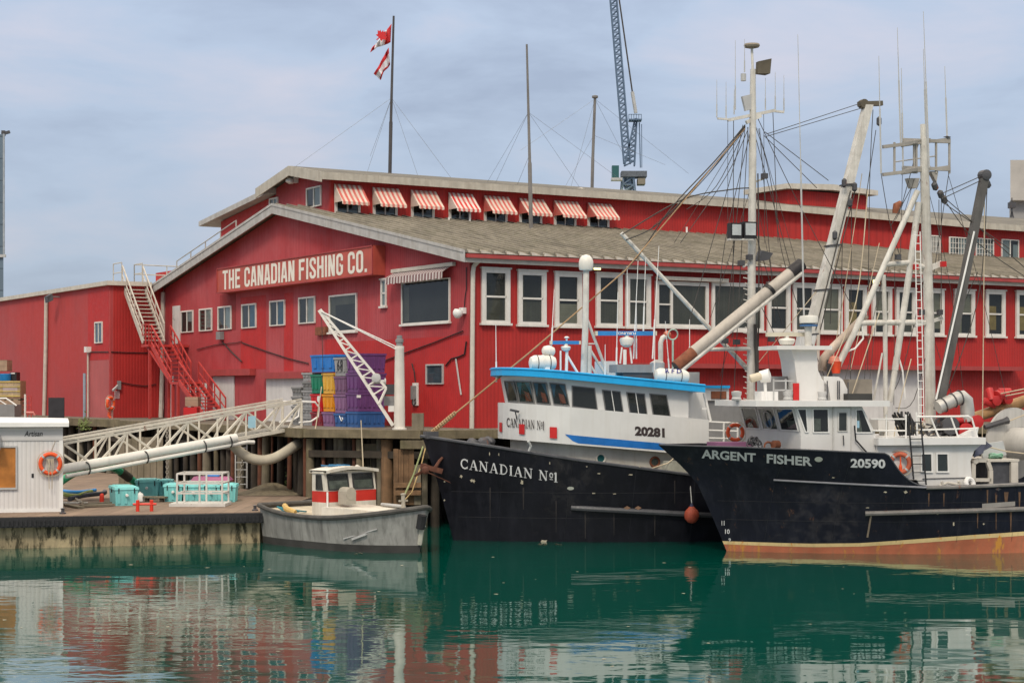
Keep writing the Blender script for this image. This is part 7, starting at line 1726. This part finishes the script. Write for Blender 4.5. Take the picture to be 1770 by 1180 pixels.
# ---- roof gear: pylon, fairing, radars
YP = -.5; hp_ = lambda px, py: AF.onY(px, py, YP)
mb = MB(AF); mb.slab([hp_(*q) for q in ((1379, 694), (1377, 655), (1373, 622), (1368, 604), (1412, 604), (1414, 640), (1421, 655), (1432, 668), (1436, 694))], (0, 1.0, 0)); mb.build('radar_pylon', hs_, arg)
mb = MB(AF); mb.slab([hp_(*q) for q in ((1425, 694), (1424, 650), (1450, 651), (1457, 656), (1467, 677), (1467, 694))], (0, 1.1, 0)); mb.build('stack_fairing', hs_, arg)
mb = MB(AF); a, b = hp_(1336, 604), hp_(1431, 598); mb.box((a.x, YP - .3, a.z), (b.x, YP + 1.1, b.z)); mb.build('radar_platform', hs_, arg)
radar(AF, arg, 1328, 1389, 578, YP + .2, [], (1360, .25, 598), M('cream radar', (.58, .53, .42), .5), .12)
MB(AF).tube([hp_(1397, 598), hp_(1397, 560)], .11, 10).build('radome_post', mastpaint, arg, smooth=True)
MB(AF).lathe([(.2, 0), (.27, .03), (.28, .18), (.26, .24), (.05, .26)], hp_(1398, 560), n=20).build('radome', lifer, arg, smooth=True)
MB(AF).lathe([(.26, -.05), (.27, 0)], hp_(1398, 561), n=20).build('radome_band', M('radome blue band', (.05, .14, .32), .5), arg, smooth=True)
for q in (((1317, 694), (1317, 640)),): pass
a, b = hp_(1316, 692), hp_(1345, 676); MB(AF).box((a.x, YP, a.z), (b.x, YP + .5, b.z)).build('roof_box', whiteclean, arg)
a, b = hp_(1336, 692), hp_(1375, 650); MB(AF).box((a.x, YP + .6, a.z), (b.x, YP + 1.2, b.z)).build('grey_locker', grey, arg)
mb = MB(AF)
for px in (1337, 1358): mb.bar(hp_(px, 692), hp_(px, 655), .04)
for py in (658, 674): mb.bar(hp_(1337, py), hp_(1374, py), .04)
mb.build('roof_rail', lightgrey, arg)
MB(AF).lathe([(.05, -.16), (.17, -.14), (.2, .14), (.05, .18)], hp_(1322, 650), (1, -.6, .2), 14).build('searchlight', whiteclean, arg, smooth=True)
MB(AF).lathe([(.03, -.2), (.12, -.15), (.12, .15), (.03, .2)], hp_(1306, 652), (1, -.3, .3), 12).build('horn', M('cream horn', (.55, .48, .36), .5), arg, smooth=True)
MB(AF).tube([hp_(1322, 655), hp_(1324, 692)], .05, 6).build('searchlight_post', whiteclean, arg)
for px in (1273, 1362, 1421): MB(AF).lathe([(.13, 0), (.15, .05), (.12, .1), (.15, .2), (.15, .26), (.05, .28)], hp_(px, 692), n=12).build('vent_cowl', lightgrey, arg, smooth=True)
a, b = hp_(1370, 692), hp_(1380, 662); MB(AF).box((a.x, YP - .06, a.z), (b.x, YP - .01, b.z)).build('red_flag_board', M('red marker', (.5, .015, .015), .5), arg)
a, b = hp_(1477, 692), hp_(1518, 655); MB(AF).box((a.x, YP + .4, a.z), (b.x, YP + 1.1, b.z)).build('mesh_locker', M('grey brown locker', (.24, .21, .17), .7, .2), arg)
a, b = hp_(1458, 692), hp_(1500, 680); MB(AF).box((a.x, YP - .3, a.z), (b.x, YP + .3, b.z)).build('dark_box', M('dark deck box', (.035, .035, .033), .6, .3), arg)
for px, y0 in ((1430, 658), (1448, 658), (1451, 658), (1466, 660)): MB(AF).tube([AF.onY(px, y0, YP - .1), AF.onY(px, 690, YP - .1)], .02, 5).build('roof_stanchion', darkmetal, arg)
# exhaust, stays, buckets
mb = MB(AF); mb.tube([AF.onY(1420, 640, .4), AF.onY(1424, 620, .4), AF.onY(1436, 605, .4), AF.onY(1496, 545, .4)], [.14, .14, .14, .12], 10); mb.build('exhaust_pipe', M('scorched pipe', (.40, .33, .27), .6, .3, 2, streak=.5, scol=(.16, .09, .05)), arg, smooth=True)
MB(AF).lathe([(.12, 0), (.17, .34), (.18, .35), (.02, .351)], AF.onY(1445, 645, -.2), n=14).build('bucket', M('bucket orange', (.66, .06, .015), .5), arg, smooth=True)
MB(AF).lathe([(.19, 0), (.13, .2), (.05, .22)], AF.onY(1442, 628, -.15), n=14).build('bucket', M('bucket faded', (.55, .2, .14), .5), arg, smooth=True)
MB(AF).tube([AF.onY(1434, 650, .2), AF.onY(1434, 622, .2)], .09, 8).build('vent_pipe', darkmetal, arg, smooth=True)
# ---- aft mast, gantry legs, ladder, antenna frame
YA = .3; ha = lambda px, py: AF.onY(px, py, YA)
mb = MB(AF); mb.tube([ha(1609, 760), ha(1606, 560), ha(1599, 330), ha(1597, 240)], [.165, .155, .14, .12], 14); mb.build('mast', mastpaint, arg, smooth=True)
MB(AF).tube([ha(1597, 300), ha(1595.5, 215)], .09, 8).build('mast_top', mastpaint, arg, smooth=True)
for pts, r in ((((1586, 330), (1530, 455), (1486, 555)), .09), (((1488, 550), (1445, 640)), .1), (((1588, 350), (1572, 470), (1547, 640)), .10), (((1547, 640), (1538, 694)), .09), (((1485, 558), (1608, 557)), .085), (((1530, 457), (1570, 454), (1602, 463)), .08), (((1527, 475), (1530, 560), (1531, 760)), .07), (((1525, 610), (1510, 692)), .03)):
    MB(AF).tube([ha(*p) for p in pts], r, 10).build('gantry_leg', mastpaint, arg, smooth=True)
mb = MB(AF); mb.bar(ha(1580, 563), ha(1628, 550), .16, .1); mb.build('mast_bracket', mastpaint, arg); mb = MB(AF); mb.bar(ha(1604, 465), ha(1627, 455), .1, .16); mb.build('mast_bracket', mastpaint, arg)
for px, py, m_ in ((1627, 457, M('red marker', (.5, .015, .015), .5)), (1621, 540, darkmetal), (1590, 540, darkmetal), (1549, 445, darkmetal), (1579, 462, M('red marker', (.5, .015, .015), .5))):
    c = ha(px, py); MB(AF).box((c.x - .07, YA - .2, c.z - .08), (c.x + .07, YA - .05, c.z + .08)).build('nav_lamp', m_, arg)
mb = MB(AF); l0, l1, w0 = AF.onY(1586, 400, YA - .35), AF.onY(1593, 735, YA - .35), Vector((.17, 0, 0))
for o in (-w0 * .5, w0 * .5): mb.tube([l0 + o, l1 + o], .018, 5)
for k in range(24): p = l0.lerp(l1, (k + .5) / 24); mb.tube([p - w0 * .5, p + w0 * .5], .014, 5)
mb.build('mast_ladder', whiteclean, arg)
mb = MB(AF); wf = M('weathered frame grey', (.30, .28, .25), .7, .2)
for z_, in ((302,), (254,)):
    mb.bar(ha(1526, z_), ha(1608, z_ - 10), .1); mb.bar(ha(1560, z_ - 12), ha(1642, z_ - 9), .1); mb.bar(ha(1558, z_ - 2), ha(1642, z_ - 14), .08)
    mb.bar(AF.onY(1562, z_ - 6, YA - .7), AF.onY(1606, z_ - 12, YA + .7), .1)
mb.build('antenna_platform', wf, arg)
mb = MB(AF)
for px in (1546, 1580, 1584, 1618, 1641): mb.bar(ha(px, 300), ha(px, 246), .055)
mb.tube([ha(1548, 280), ha(1617, 270)], .02, 5); mb.build('antenna_posts', wf, arg)
mb = MB(AF); mb.slab([ha(1569, 308), ha(1590, 308), ha(1585, 325), ha(1575, 325)], (0, .2, 0)); mb.build('platform_bracket', wf, arg); mb = MB(AF); mb.slab([ha(1609, 296), ha(1622, 296), ha(1619, 315)], (0, .2, 0)); mb.build('platform_bracket', wf, arg)
MB(AF).lathe([(.02, -.06), (.05, -.05), (.03, 0), (.12, .02), (.02, .05)], ha(1637, 238), n=10).build('anemometer', darkmetal, arg)
for a, b, y_ in (((1519, 97), (1523, 300), YA), ((1551, 48), (1557, 250), YA), ((1558, 118), (1561, 290), YA), ((1596, 20), (1606, 290), YA - .3), ((1596, 85), (1601, 240), YA + .3), ((1633, 115), (1637, 235), YA), ((1379, 60), (1390, 560), .2)): whip(AF, arg, a[0], a[1], b[0], b[1], y_, .017, lightgrey, base=.55)
# dark boom
YD = -.3; hd_ = lambda px, py: AF.onY(px, py, YD)
mb = MB(AF); mb.bar(hd_(1622, 708), hd_(1702, 304), .23, .22, up=(0, 1, 0)); mb.build('dark_boom', M('weathered dark boom', (.10, .095, .09), .7, .25, 2, streak=.5, scol=(.05, .048, .045)), arg)
MB(AF).tube([AF.onY(1618, 690, YD - .2), AF.onY(1684, 400, YD - .2)], .03, 6).build('boom_track', whiteclean, arg)
MB(AF).lathe([(.05, -.16), (.16, -.14), (.17, .14), (.05, .16)], hd_(1702, 303), (0, 1, 0), 14).build('boom_head', darkmetal, arg)
for px, py in ((1626, 336), (1632, 345), (1707, 318), (1616, 322)):
    c = ha(px, py); MB(AF).lathe([(.03, -.14), (.1, -.08), (.1, .08), (.03, .14)], c, (.6, .3, -1), 8).build('rope_block', darkmetal, arg)
wires(AF, arg, hd_, [[(1625, 336), (1700, 303)], [(1630, 343), (1702, 309)], [(1628, 338), (1780, 470)], [(1632, 345), (1690, 420), (1790, 490)], [(1630, 350), (1745, 430)], [(1707, 312), (1690, 520), (1620, 720)]], .014)
wires(AF, arg, ha, [[(1627, 340), (1627, 560)], [(1623, 345), (1623, 455)], [(1523, 300), (1537, 380), (1558, 450)], [(1575, 325), (1540, 390)], [(1590, 240), (1560, 350), (1548, 380)], [(1600, 470), (1560, 640), (1530, 700)], [(1640, 300), (1610, 500)], [(1612, 560), (1580, 690), (1548, 705)], [(1600, 320), (1608, 420)], [(1660, 560), (1612, 700)], [(1690, 470), (1650, 560)]], .012)
wires(AF, arg, hd_, [[(1702, 318), (1700, 560), (1697, 836)], [(1500, 330), (1480, 520), (1430, 650)], [(1520, 540), (1470, 690)], [(1575, 620), (1555, 700), (1543, 770)], [(1600, 720), (1575, 775)]], .016, paleropemat)
mb = MB(AF); mb.tube([ha(1490, 560), ha(1492, 585), ha(1478, 602), ha(1462, 608)], .03, 6); mb.build('white_cable', whiteclean, arg); mb = MB(AF); mb.tube([ha(1556, 598), ha(1552, 612), ha(1560, 640), ha(1565, 690)], .03, 6); mb.build('white_cable', whiteclean, arg)
# ---- after deck: silver duct, red winch, brown boom, net drum, gantry panels
du = [AF.onY(*q, -.6) for q in ((1621, 704), (1640, 695), (1655, 688), (1663, 686), (1670, 692), (1672, 708), (1673, 728))]
MB(AF).tube(du, .21, 14).build('exhaust_duct', M('silver duct', (.46, .45, .42), .45, .12, 3, metal=.4), arg, smooth=True)
mb = MB(AF)
for k in (0, 1, 2): c = du[k].lerp(du[k + 1], .5); mb.torus(c, du[k + 1] - du[k], .22, .022, 16, 5)
mb.build('duct_band', darkmetal, arg)
bb0, bb1 = AF.onY(1655, 730, .8), AF.onY(1800, 684, .8); MB(AF).tube([bb0, bb1], [.15, .2], 12).build('brown_boom', M('ochre boom paint', (.30, .17, .07), .6, .3, 2, streak=.5, scol=(.14, .09, .05), rust=.3), arg, smooth=True)
wr = M('winch red', (.42, .02, .02), .5, .2)
mb = MB(AF)
for px, py, r, ax in ((1730, 684, .2, (1, .3, .2)), (1718, 692, .16, (0, 1, 0)), (1712, 682, .12, (0, .5, 1)), (1738, 690, .15, (0, 1, 0)), (1736, 676, .1, (1, 0, 0)), (1710, 696, .12, (1, 0, -.3))): mb.lathe([(r * .5, -.22), (r, -.2), (r, .2), (r * .5, .22)], AF.onY(px, py, .6), ax, 12)
mb.build('power_block', wr, arg, smooth=True)
wires(AF, arg, ha, [[(1730, 680), (1790, 668)], [(1738, 684), (1790, 674)], [(1745, 727), (1800, 705)]], .018, paleropemat)
MB(AF).lathe([(.1, -.5), (1.05, -.48), (1.12, -.42), (1.12, -.34), (.5, -.32), (.5, 1.2), (1.12, 1.22), (1.12, 1.3), (.1, 1.32)], AF.onY(1803, 768, -.6), (-.25, 1, 0), 36).build('net_drum', M('grey white drum', (.50, .49, .46), .5, .1, 1, streak=.3), arg, smooth=True)
MB(AF).tube([AF.onY(1702, 738, .3), AF.onY(1735, 728, .3), AF.onY(1742, 726, .3)], [.08, .09, .12], 8).build('hydraulic_ram', darkmetal, arg)
a, b = AF.onY(1708, 842, -1.6), AF.onY(1748, 795, -1.6); MB(AF).box((a.x, -1.6, a.z), (b.x, .6, b.z)).build('deck_housing', M('dark housing', (.06, .062, .07), .7, .3, 6), arg)
a, b = AF.onY(1700, 798, -1.7), AF.onY(1762, 793, -1.7); MB(AF).box((a.x, -1.7, a.z), (b.x, .7, b.z)).build('housing_top', M('cream trim paint', (.62, .58, .5), .55), arg)
a, b = AF.onY(1748, 842, -1.7), AF.onY(1760, 798, -1.7); MB(AF).box((a.x, -1.7, a.z), (b.x, .6, b.z)).build('housing_post', cream, arg)
mb = MB(AF); G = [AF.onY(*q, -1.9) for q in ((1682, 842), (1682, 800), (1690, 795), (1706, 795), (1712, 812), (1712, 842))]
for p, q in zip(G, G[1:]): mb.bar(p, q, .12, .1, up=(0, 1, 0))
mb.bar(AF.onY(1683, 829, -1.9), AF.onY(1712, 829, -1.9), .1); mb.build('gate_frame', cream, arg)
mb = MB(AF); mb.slab([AF.onY(*q, -.9) for q in ((1694, 768), (1734, 762), (1740, 786), (1700, 792))], (0, .1, 0)); mb.build('hatch_board', M('pale board', (.42, .44, .44), .6, .15), arg)
mb = MB(AF)
for k in range(10): c = AF.onY(1723 + rnd.uniform(-8, 8), 788 + rnd.uniform(-2, 3), -1.3); mb.torus(c, (rnd.uniform(-.4, .4), .4, 1), rnd.uniform(.08, .17), .025, 12, 5)
mb.build('green_rope', M('pale green rope', (.22, .42, .30), .8), arg)
mb = MB(AF)
for k in range(8): a = AF.onY(1684 + k * 2, 790 - k, -1.5); mb.tube([a, a + Vector((.1, 0, .35)), a + Vector((.3, 0, .2))], .03, 5)
mb.build('net_bundle', M('blue grey net', (.10, .11, .16), .9, .4), arg)
MB(AF).torus(AF.onY(1676, 835, -2.3), (.3, -1, .3), .14, .07, 18, 8).build('mooring_ring', whiteclean, arg, smooth=True)
mb = MB(AF); mb.tube([AF.onY(1624, 840, -2.4), AF.onY(1638, 834, -2.4), AF.onY(1658, 838, -2.4)], .04, 6); mb.tube([AF.onY(1630, 841, -2.4), AF.onY(1628, 832, -2.4)], .05, 6); mb.tube([AF.onY(1660, 838, -2.4), AF.onY(1657, 831, -2.4)], .05, 6); mb.build('mooring_cleats', cream, arg)
mb = MB(AF); mb.tube([AF.onY(1700, 770, -1.2), AF.onY(1740, 780, -1.2), AF.onY(1790, 786, -1.2)], .02, 5); mb.build('winch_rope', paleropemat, arg)

wires(AF, arg, ha, [[(1596, 300), (1528, 470), (1500, 690)], [(1600, 310), (1640, 480), (1668, 700)], [(1580, 310), (1520, 520)], [(1606, 560), (1648, 690)], [(1598, 330), (1572, 450), (1556, 560)], [(1486, 555), (1452, 690)], [(1530, 457), (1500, 600), (1492, 690)], [(1560, 300), (1556, 450)], [(1640, 305), (1690, 480), (1740, 690)], [(1547, 420), (1545, 700)]], .009)
wires(CF, can, H, [[(1292, 220), (1312, 420), (1330, 640)], [(1310, 222), (1395, 520)], [(1296, 330), (1225, 560)], [(1304, 330), (1345, 520)], [(1288, 220), (1215, 340), (1165, 420)], [(1320, 195), (1322, 420)], [(1258, 208), (1258, 380)], [(1300, 460), (1245, 650)], [(1285, 222), (1210, 318), (1128, 392)]], .009)
# window wipers
for px, py, px2, py2 in ((910, 690, 902, 674), (936, 694, 928, 678), (968, 700, 959, 682)):
    a_, b_ = oval_hit(px, py) + Vector((.12, .02, 0)), oval_hit(px2, py2) + Vector((.02, .0, 0)); MB(CF).tube([a_, b_], .012, 4).build('wiper', black, can)
# ------------------------------------------------------------------ grey workboat
BFm = Frame((W(723, 950, 51.8).x, 51.8, 0), R(135))
gst = [Vector((.0, 0, -.2)), Vector((-.05, 0, 0)), Vector((-.16, 0, .6)), Vector((-.30, 0, 1.2))]
GH = Hull(BFm, gst, 5.95, lambda z: 1.32 + .16 * max(z, 0), lambda z: 2.9 - .35 * max(z, 0), 2.3, -.4)
gs = lambda x: 1.33 - .215 * (x + .3) + .0305 * (x + .3) ** 2
grb = thing('workboat', 'small grey flat-sided workboat with red and white cabin', 'boat', BFm.o, BFm.yaw)
ghull = M('scuffed grey aluminium hull', (.29, .285, .265), .6, .25, 1, streak=.75, scol=(.09, .086, .08), bump=.15, bscale=5)
GH.surf(lambda x: .22, gs, 40, 8).build('hull', ghull, grb, smooth=True)
GH.surf(lambda x: -.4, lambda x: .22, 40, 3).build('hull_bottom', M('dark waterline', (.045, .043, .04), .7, .3, 2), grb, smooth=True)
mb = MB(BFm)
P = []
for sd in (1, -1):
    row = [Vector((x, sd * (GH.half(x, gs(x)) + .02), gs(x))) for x in [-.3 + 6.24 * (k / 40) ** 1.5 for k in range(41)]]
    P = (row[::-1] if sd == 1 else P) if sd == 1 else P + row[1:]
mb.tube(P + [P[0]], .075, 8); mb.build('rubber_gunwale', M('grey black rubber', (.07, .066, .06), .8, .35, 4), grb, smooth=True)
GH.deck(lambda x: gs(x) - .10, -.1, 5.9, .05).build('deck', M('pale dirty deck', (.50, .44, .33), .8, .25, 2, streak=.2), grb)
for px, py, ds in ((672, 926, -1), (714, 925, 1)):
    c = GH.hit(px, py, 1 if px < 700 else -1) if False else None
for sd, x in ((1, .95), (-1, .8)):
    mb = MB(BFm); z_ = .58; h_ = lambda xx, zz: Vector((xx, sd * (GH.half(xx, zz) + .03), zz))
    mb.bar(h_(x - .2, z_ + .12), h_(x + .85, z_ - .2), .035, .03); mb.bar(h_(x + .1, z_ - .03), h_(x + .55, z_ - .2), .09, .06); mb.build('step_rail', lightgrey, grb)
mb = MB(BFm)
for j in range(7):
    pass
st_ = [Vector((GH.sx(z_) - .03, 0, z_)) for z_ in (1.12, .9, .72)]; mb.tube([p + Vector((0, .12, 0)) for p in st_], .13, 8); mb.build('bow_fender', rubber, grb)
mb = MB(BFm); mb.tube([Vector((GH.sx(z_) - .02, .05, z_)) for z_ in (.7, .45, .25)], .07, 6); mb.build('stem_bar', M('pale stem', (.42, .41, .34), .7, .2), grb)
# cabin trunk, cabin
tr = M('dirty white trunk', (.58, .55, .48), .6, .15, 2, streak=.4, scol=(.36, .28, .18))
mb = MB(BFm); zt = 1.22
mb.hexa([(.75, -.55, .75), (3.3, -.95, .75), (3.3, .95, .75), (.75, .55, .75)], [(.85, -.5, zt - .05), (3.3, -.9, zt), (3.3, .9, zt), (.85, .5, zt - .05)]); mb.build('foredeck_trunk', tr, grb)
cx0, cx1, cw = 3.3, 3.45, .93
za, zb1, zc1, zd = .7, 1.60, 2.34, 2.42
p = lambda px, py: BFm.onX(px, py, cx0)
zb1 = p(606, 847).z; z_r0 = p(606, 866).z; z_t = p(606, 819).z; zd = p(606, 813).z
yl, yr = p(563, 850).y, p(650, 850).y
cy = (yl + yr) / 2; cw = abs(yl - yr) / 2
mb = MB(BFm); mb.box((cx0, cy - cw, za), (cx1 + .5, cy + cw, z_r0)); mb.build('cabin_base', tr, grb)
mb = MB(BFm); mb.box((cx0 + .001, cy - cw, z_r0), (cx1 + .5, cy + cw, zb1)); mb.build('cabin_band', M('cabin red', (.5, .03, .02), .5, .12, 2, streak=.2), grb)
mb = MB(BFm); mb.hexa([(cx0, cy - cw, zb1), (cx1 + .5, cy - cw, zb1), (cx1 + .5, cy + cw, zb1), (cx0, cy + cw, zb1)], [(cx0 + .1, cy - cw, zd), (cx1 + .5, cy - cw, zd), (cx1 + .5, cy + cw, zd), (cx0 + .1, cy + cw, zd)]); mb.build('cabin_top', tr, grb)
mb = MB(BFm); rows = []
for i in range(9):
    y_ = cy - cw - .04 + (2 * cw + .08) * i / 8; zz = zd + .10 * math.sin(math.pi * i / 8); rows.append([(cx0 - .08, y_, zz - .06), (cx0 - .08, y_, zz + .03), (cx1 + .6, y_, zz + .03), (cx1 + .6, y_, zz - .06), (cx0 - .08, y_, zz - .06)])
mb.grid(rows); mb.build('cabin_roof', tr, grb)
nfr = Vector((-(zd - zb1), 0, -.1 * -1)).normalized(); nfr = Vector((-1, 0, .13)).normalized()
sd_ = 1 if yl > yr else -1
def cf(u, v): return Vector((cx0 + .1 * v, yl + (yr - yl) * u, zb1 + (zd - zb1) * v))
for u0, u1 in ((.05, .46), (.54, .95)): boat_window(BFm, grb, [cf(u0, .04), cf(u1, .04), cf(u1, .86), cf(u0, .86)], nfr, .04, M('black rubber seal', (.03, .03, .03), .6), (M('pale clutter', (.22, .22, .18), .8, .5, 5), .0, 1, 0, .6))
ys = cy + cw * sd_
boat_window(BFm, grb, [(cx0 + .12, ys, zb1 + .04), (cx1 + .3, ys, zb1 + .04), (cx1 + .3, ys, zd - .1), (cx0 + .2, ys, zd - .1)], (0, sd_, 0), .04, M('black rubber seal', (.03, .03, .03), .6))
c = BFm.onX(600, 858, 2.95); mb = MB(BFm); mb.lathe([(.05, -.2), (.19, -.2), (.19, .2), (.05, .2)], (2.95, c.y, c.z + .1), (1, 0, 0), 14); mb.box((2.76, c.y - .19, c.z - .22), (3.14, c.y + .19, c.z + .1)); mb.build('engine_box', M('dull tan box', (.36, .33, .27), .6, .15), grb)
c = BFm.onX(697, 878, .55); mb = MB(BFm); mb.lathe([(.06, -.1), (.06, .38), (.08, .39), (.08, .43), (.02, .44)], (.55, c.y, c.z), n=10); mb.bar((.55, c.y - .16, c.z + .22), (.55, c.y + .16, c.z + .22), .05); mb.build('bow_bitt', M('dull tan box', (.36, .33, .27), .6), grb)
c = BFm.onX(628, 812, 4.0); mb = MB(BFm); t_ = BFm.onX(624, 726, 4.0); mb.tube([c, t_], [.022, .016], 6); mb.build('mast_pole', M('cream pole', (.5, .42, .3), .6), grb)
c = BFm.onX(619, 808, 3.9); MB(BFm).lathe([(.06, -.06), (.08, 0), (.06, .08), (.02, .11)], c, (.3, .6, .6), 12).build('spotlight', cream, grb, smooth=True)
mb = MB(BFm); c = BFm.onX(590, 812, 3.8)
for k in range(8): y_ = c.y + rnd.uniform(-.5, .5); mb.tube([(3.7, y_, zd + .13), (3.9 + rnd.uniform(-.2, .2), y_ + .15 * sd_, zd + .15), (4.1, y_ - .1, zd + .12)], .025, 5)
mb.build('roof_rope', M('blue rope', (.04, .16, .30), .9, .3), grb)
mb = MB(BFm); a = BFm.onX(566, 884, 3.25); mb.tube([a, BFm.onX(566, 850, 3.25)], .03, 6); mb.build('grab_post', whiteclean, grb)
mb = MB(BFm); c = BFm.onX(648, 866, 2.3); mb.tube([(1.2, cy - .3, zt + .04), (2.4, cy - .45, zt + .05)], .05, 8); mb.build('boat_hook', lightgrey, grb)
mb = MB(BFm)
for k in range(7): mb.tube([(4.9 + rnd.uniform(-.3, .4), .5 + rnd.uniform(-.3, .4), gs(4.9) - .05), (5.2 + rnd.uniform(-.3, .3), .7 + rnd.uniform(-.3, .3), gs(5) - .04), (5.5, .9, gs(5.5) + .02)], .022, 5)
mb.build('deck_rope', M('teal rope', (.03, .16, .2), .9, .3), grb)
mb = MB(BFm); mb.tube([(4.6, .9, gs(4.6) - .02), (4.9, 1.0, gs(5.2) + .03), (5.5, .6, gs(5.5) + .03)], .09, 8); mb.build('canvas_roll', M('ochre canvas', (.48, .33, .12), .9, .25, 3), grb, smooth=True)
w0 = BFm.w((.55, BFm.onX(697, 878, .55).y, BFm.onX(697, 878, .55).z + .3)); a = W(731, 772, 58.5)
single(MB().tube([w0, w0.lerp(a, .5) + Vector((0, 0, -.12)), a], .028, 6), 'mooring_rope', M('olive mooring rope', (.20, .23, .10), .9, .3), 'olive mooring rope from the grey workboat bow up to the pier', 'rope')
single(MB().tube([w0 + Vector((0, 0, -.1)), W(712, 850, 56.5), W(729, 800, 58.3), W(735, 775, 58.9)], .02, 5), 'mooring_rope', M('tan mooring rope', (.40, .28, .12), .9, .3), 'thin tan mooring rope beside the olive one at the workboat bow', 'rope')
# ------------------------------------------------------------------ repeats share a group
GR = {'life_ring': 'life rings round the harbour', 'cleat': 'mooring knobs on the floating dock', 'lying_hose': 'hoses lying on the dock', 'lying_pipe': 'pipes lying on the dock', 'loose_plank': 'loose boards on the dock',
      'carton_load': 'wrapped carton loads by the warehouse', 'security_camera': 'security cameras on the cannery', 'radio_mast': 'guyed radio masts on the roof', 'wall_lamp': 'lit lamps under the eave', 'roof_railing': 'railings on the roofs', 'mooring_rope': 'mooring ropes of the workboat', 'chain': 'chains on the pier front', 'flag': 'flags on the flagpole'}
for o in list(bpy.data.objects):
    b = o.name.split('.')[0]
    if o.parent is None and b in GR and 'category' in o and 'group' not in o: o['group'] = GR[b]
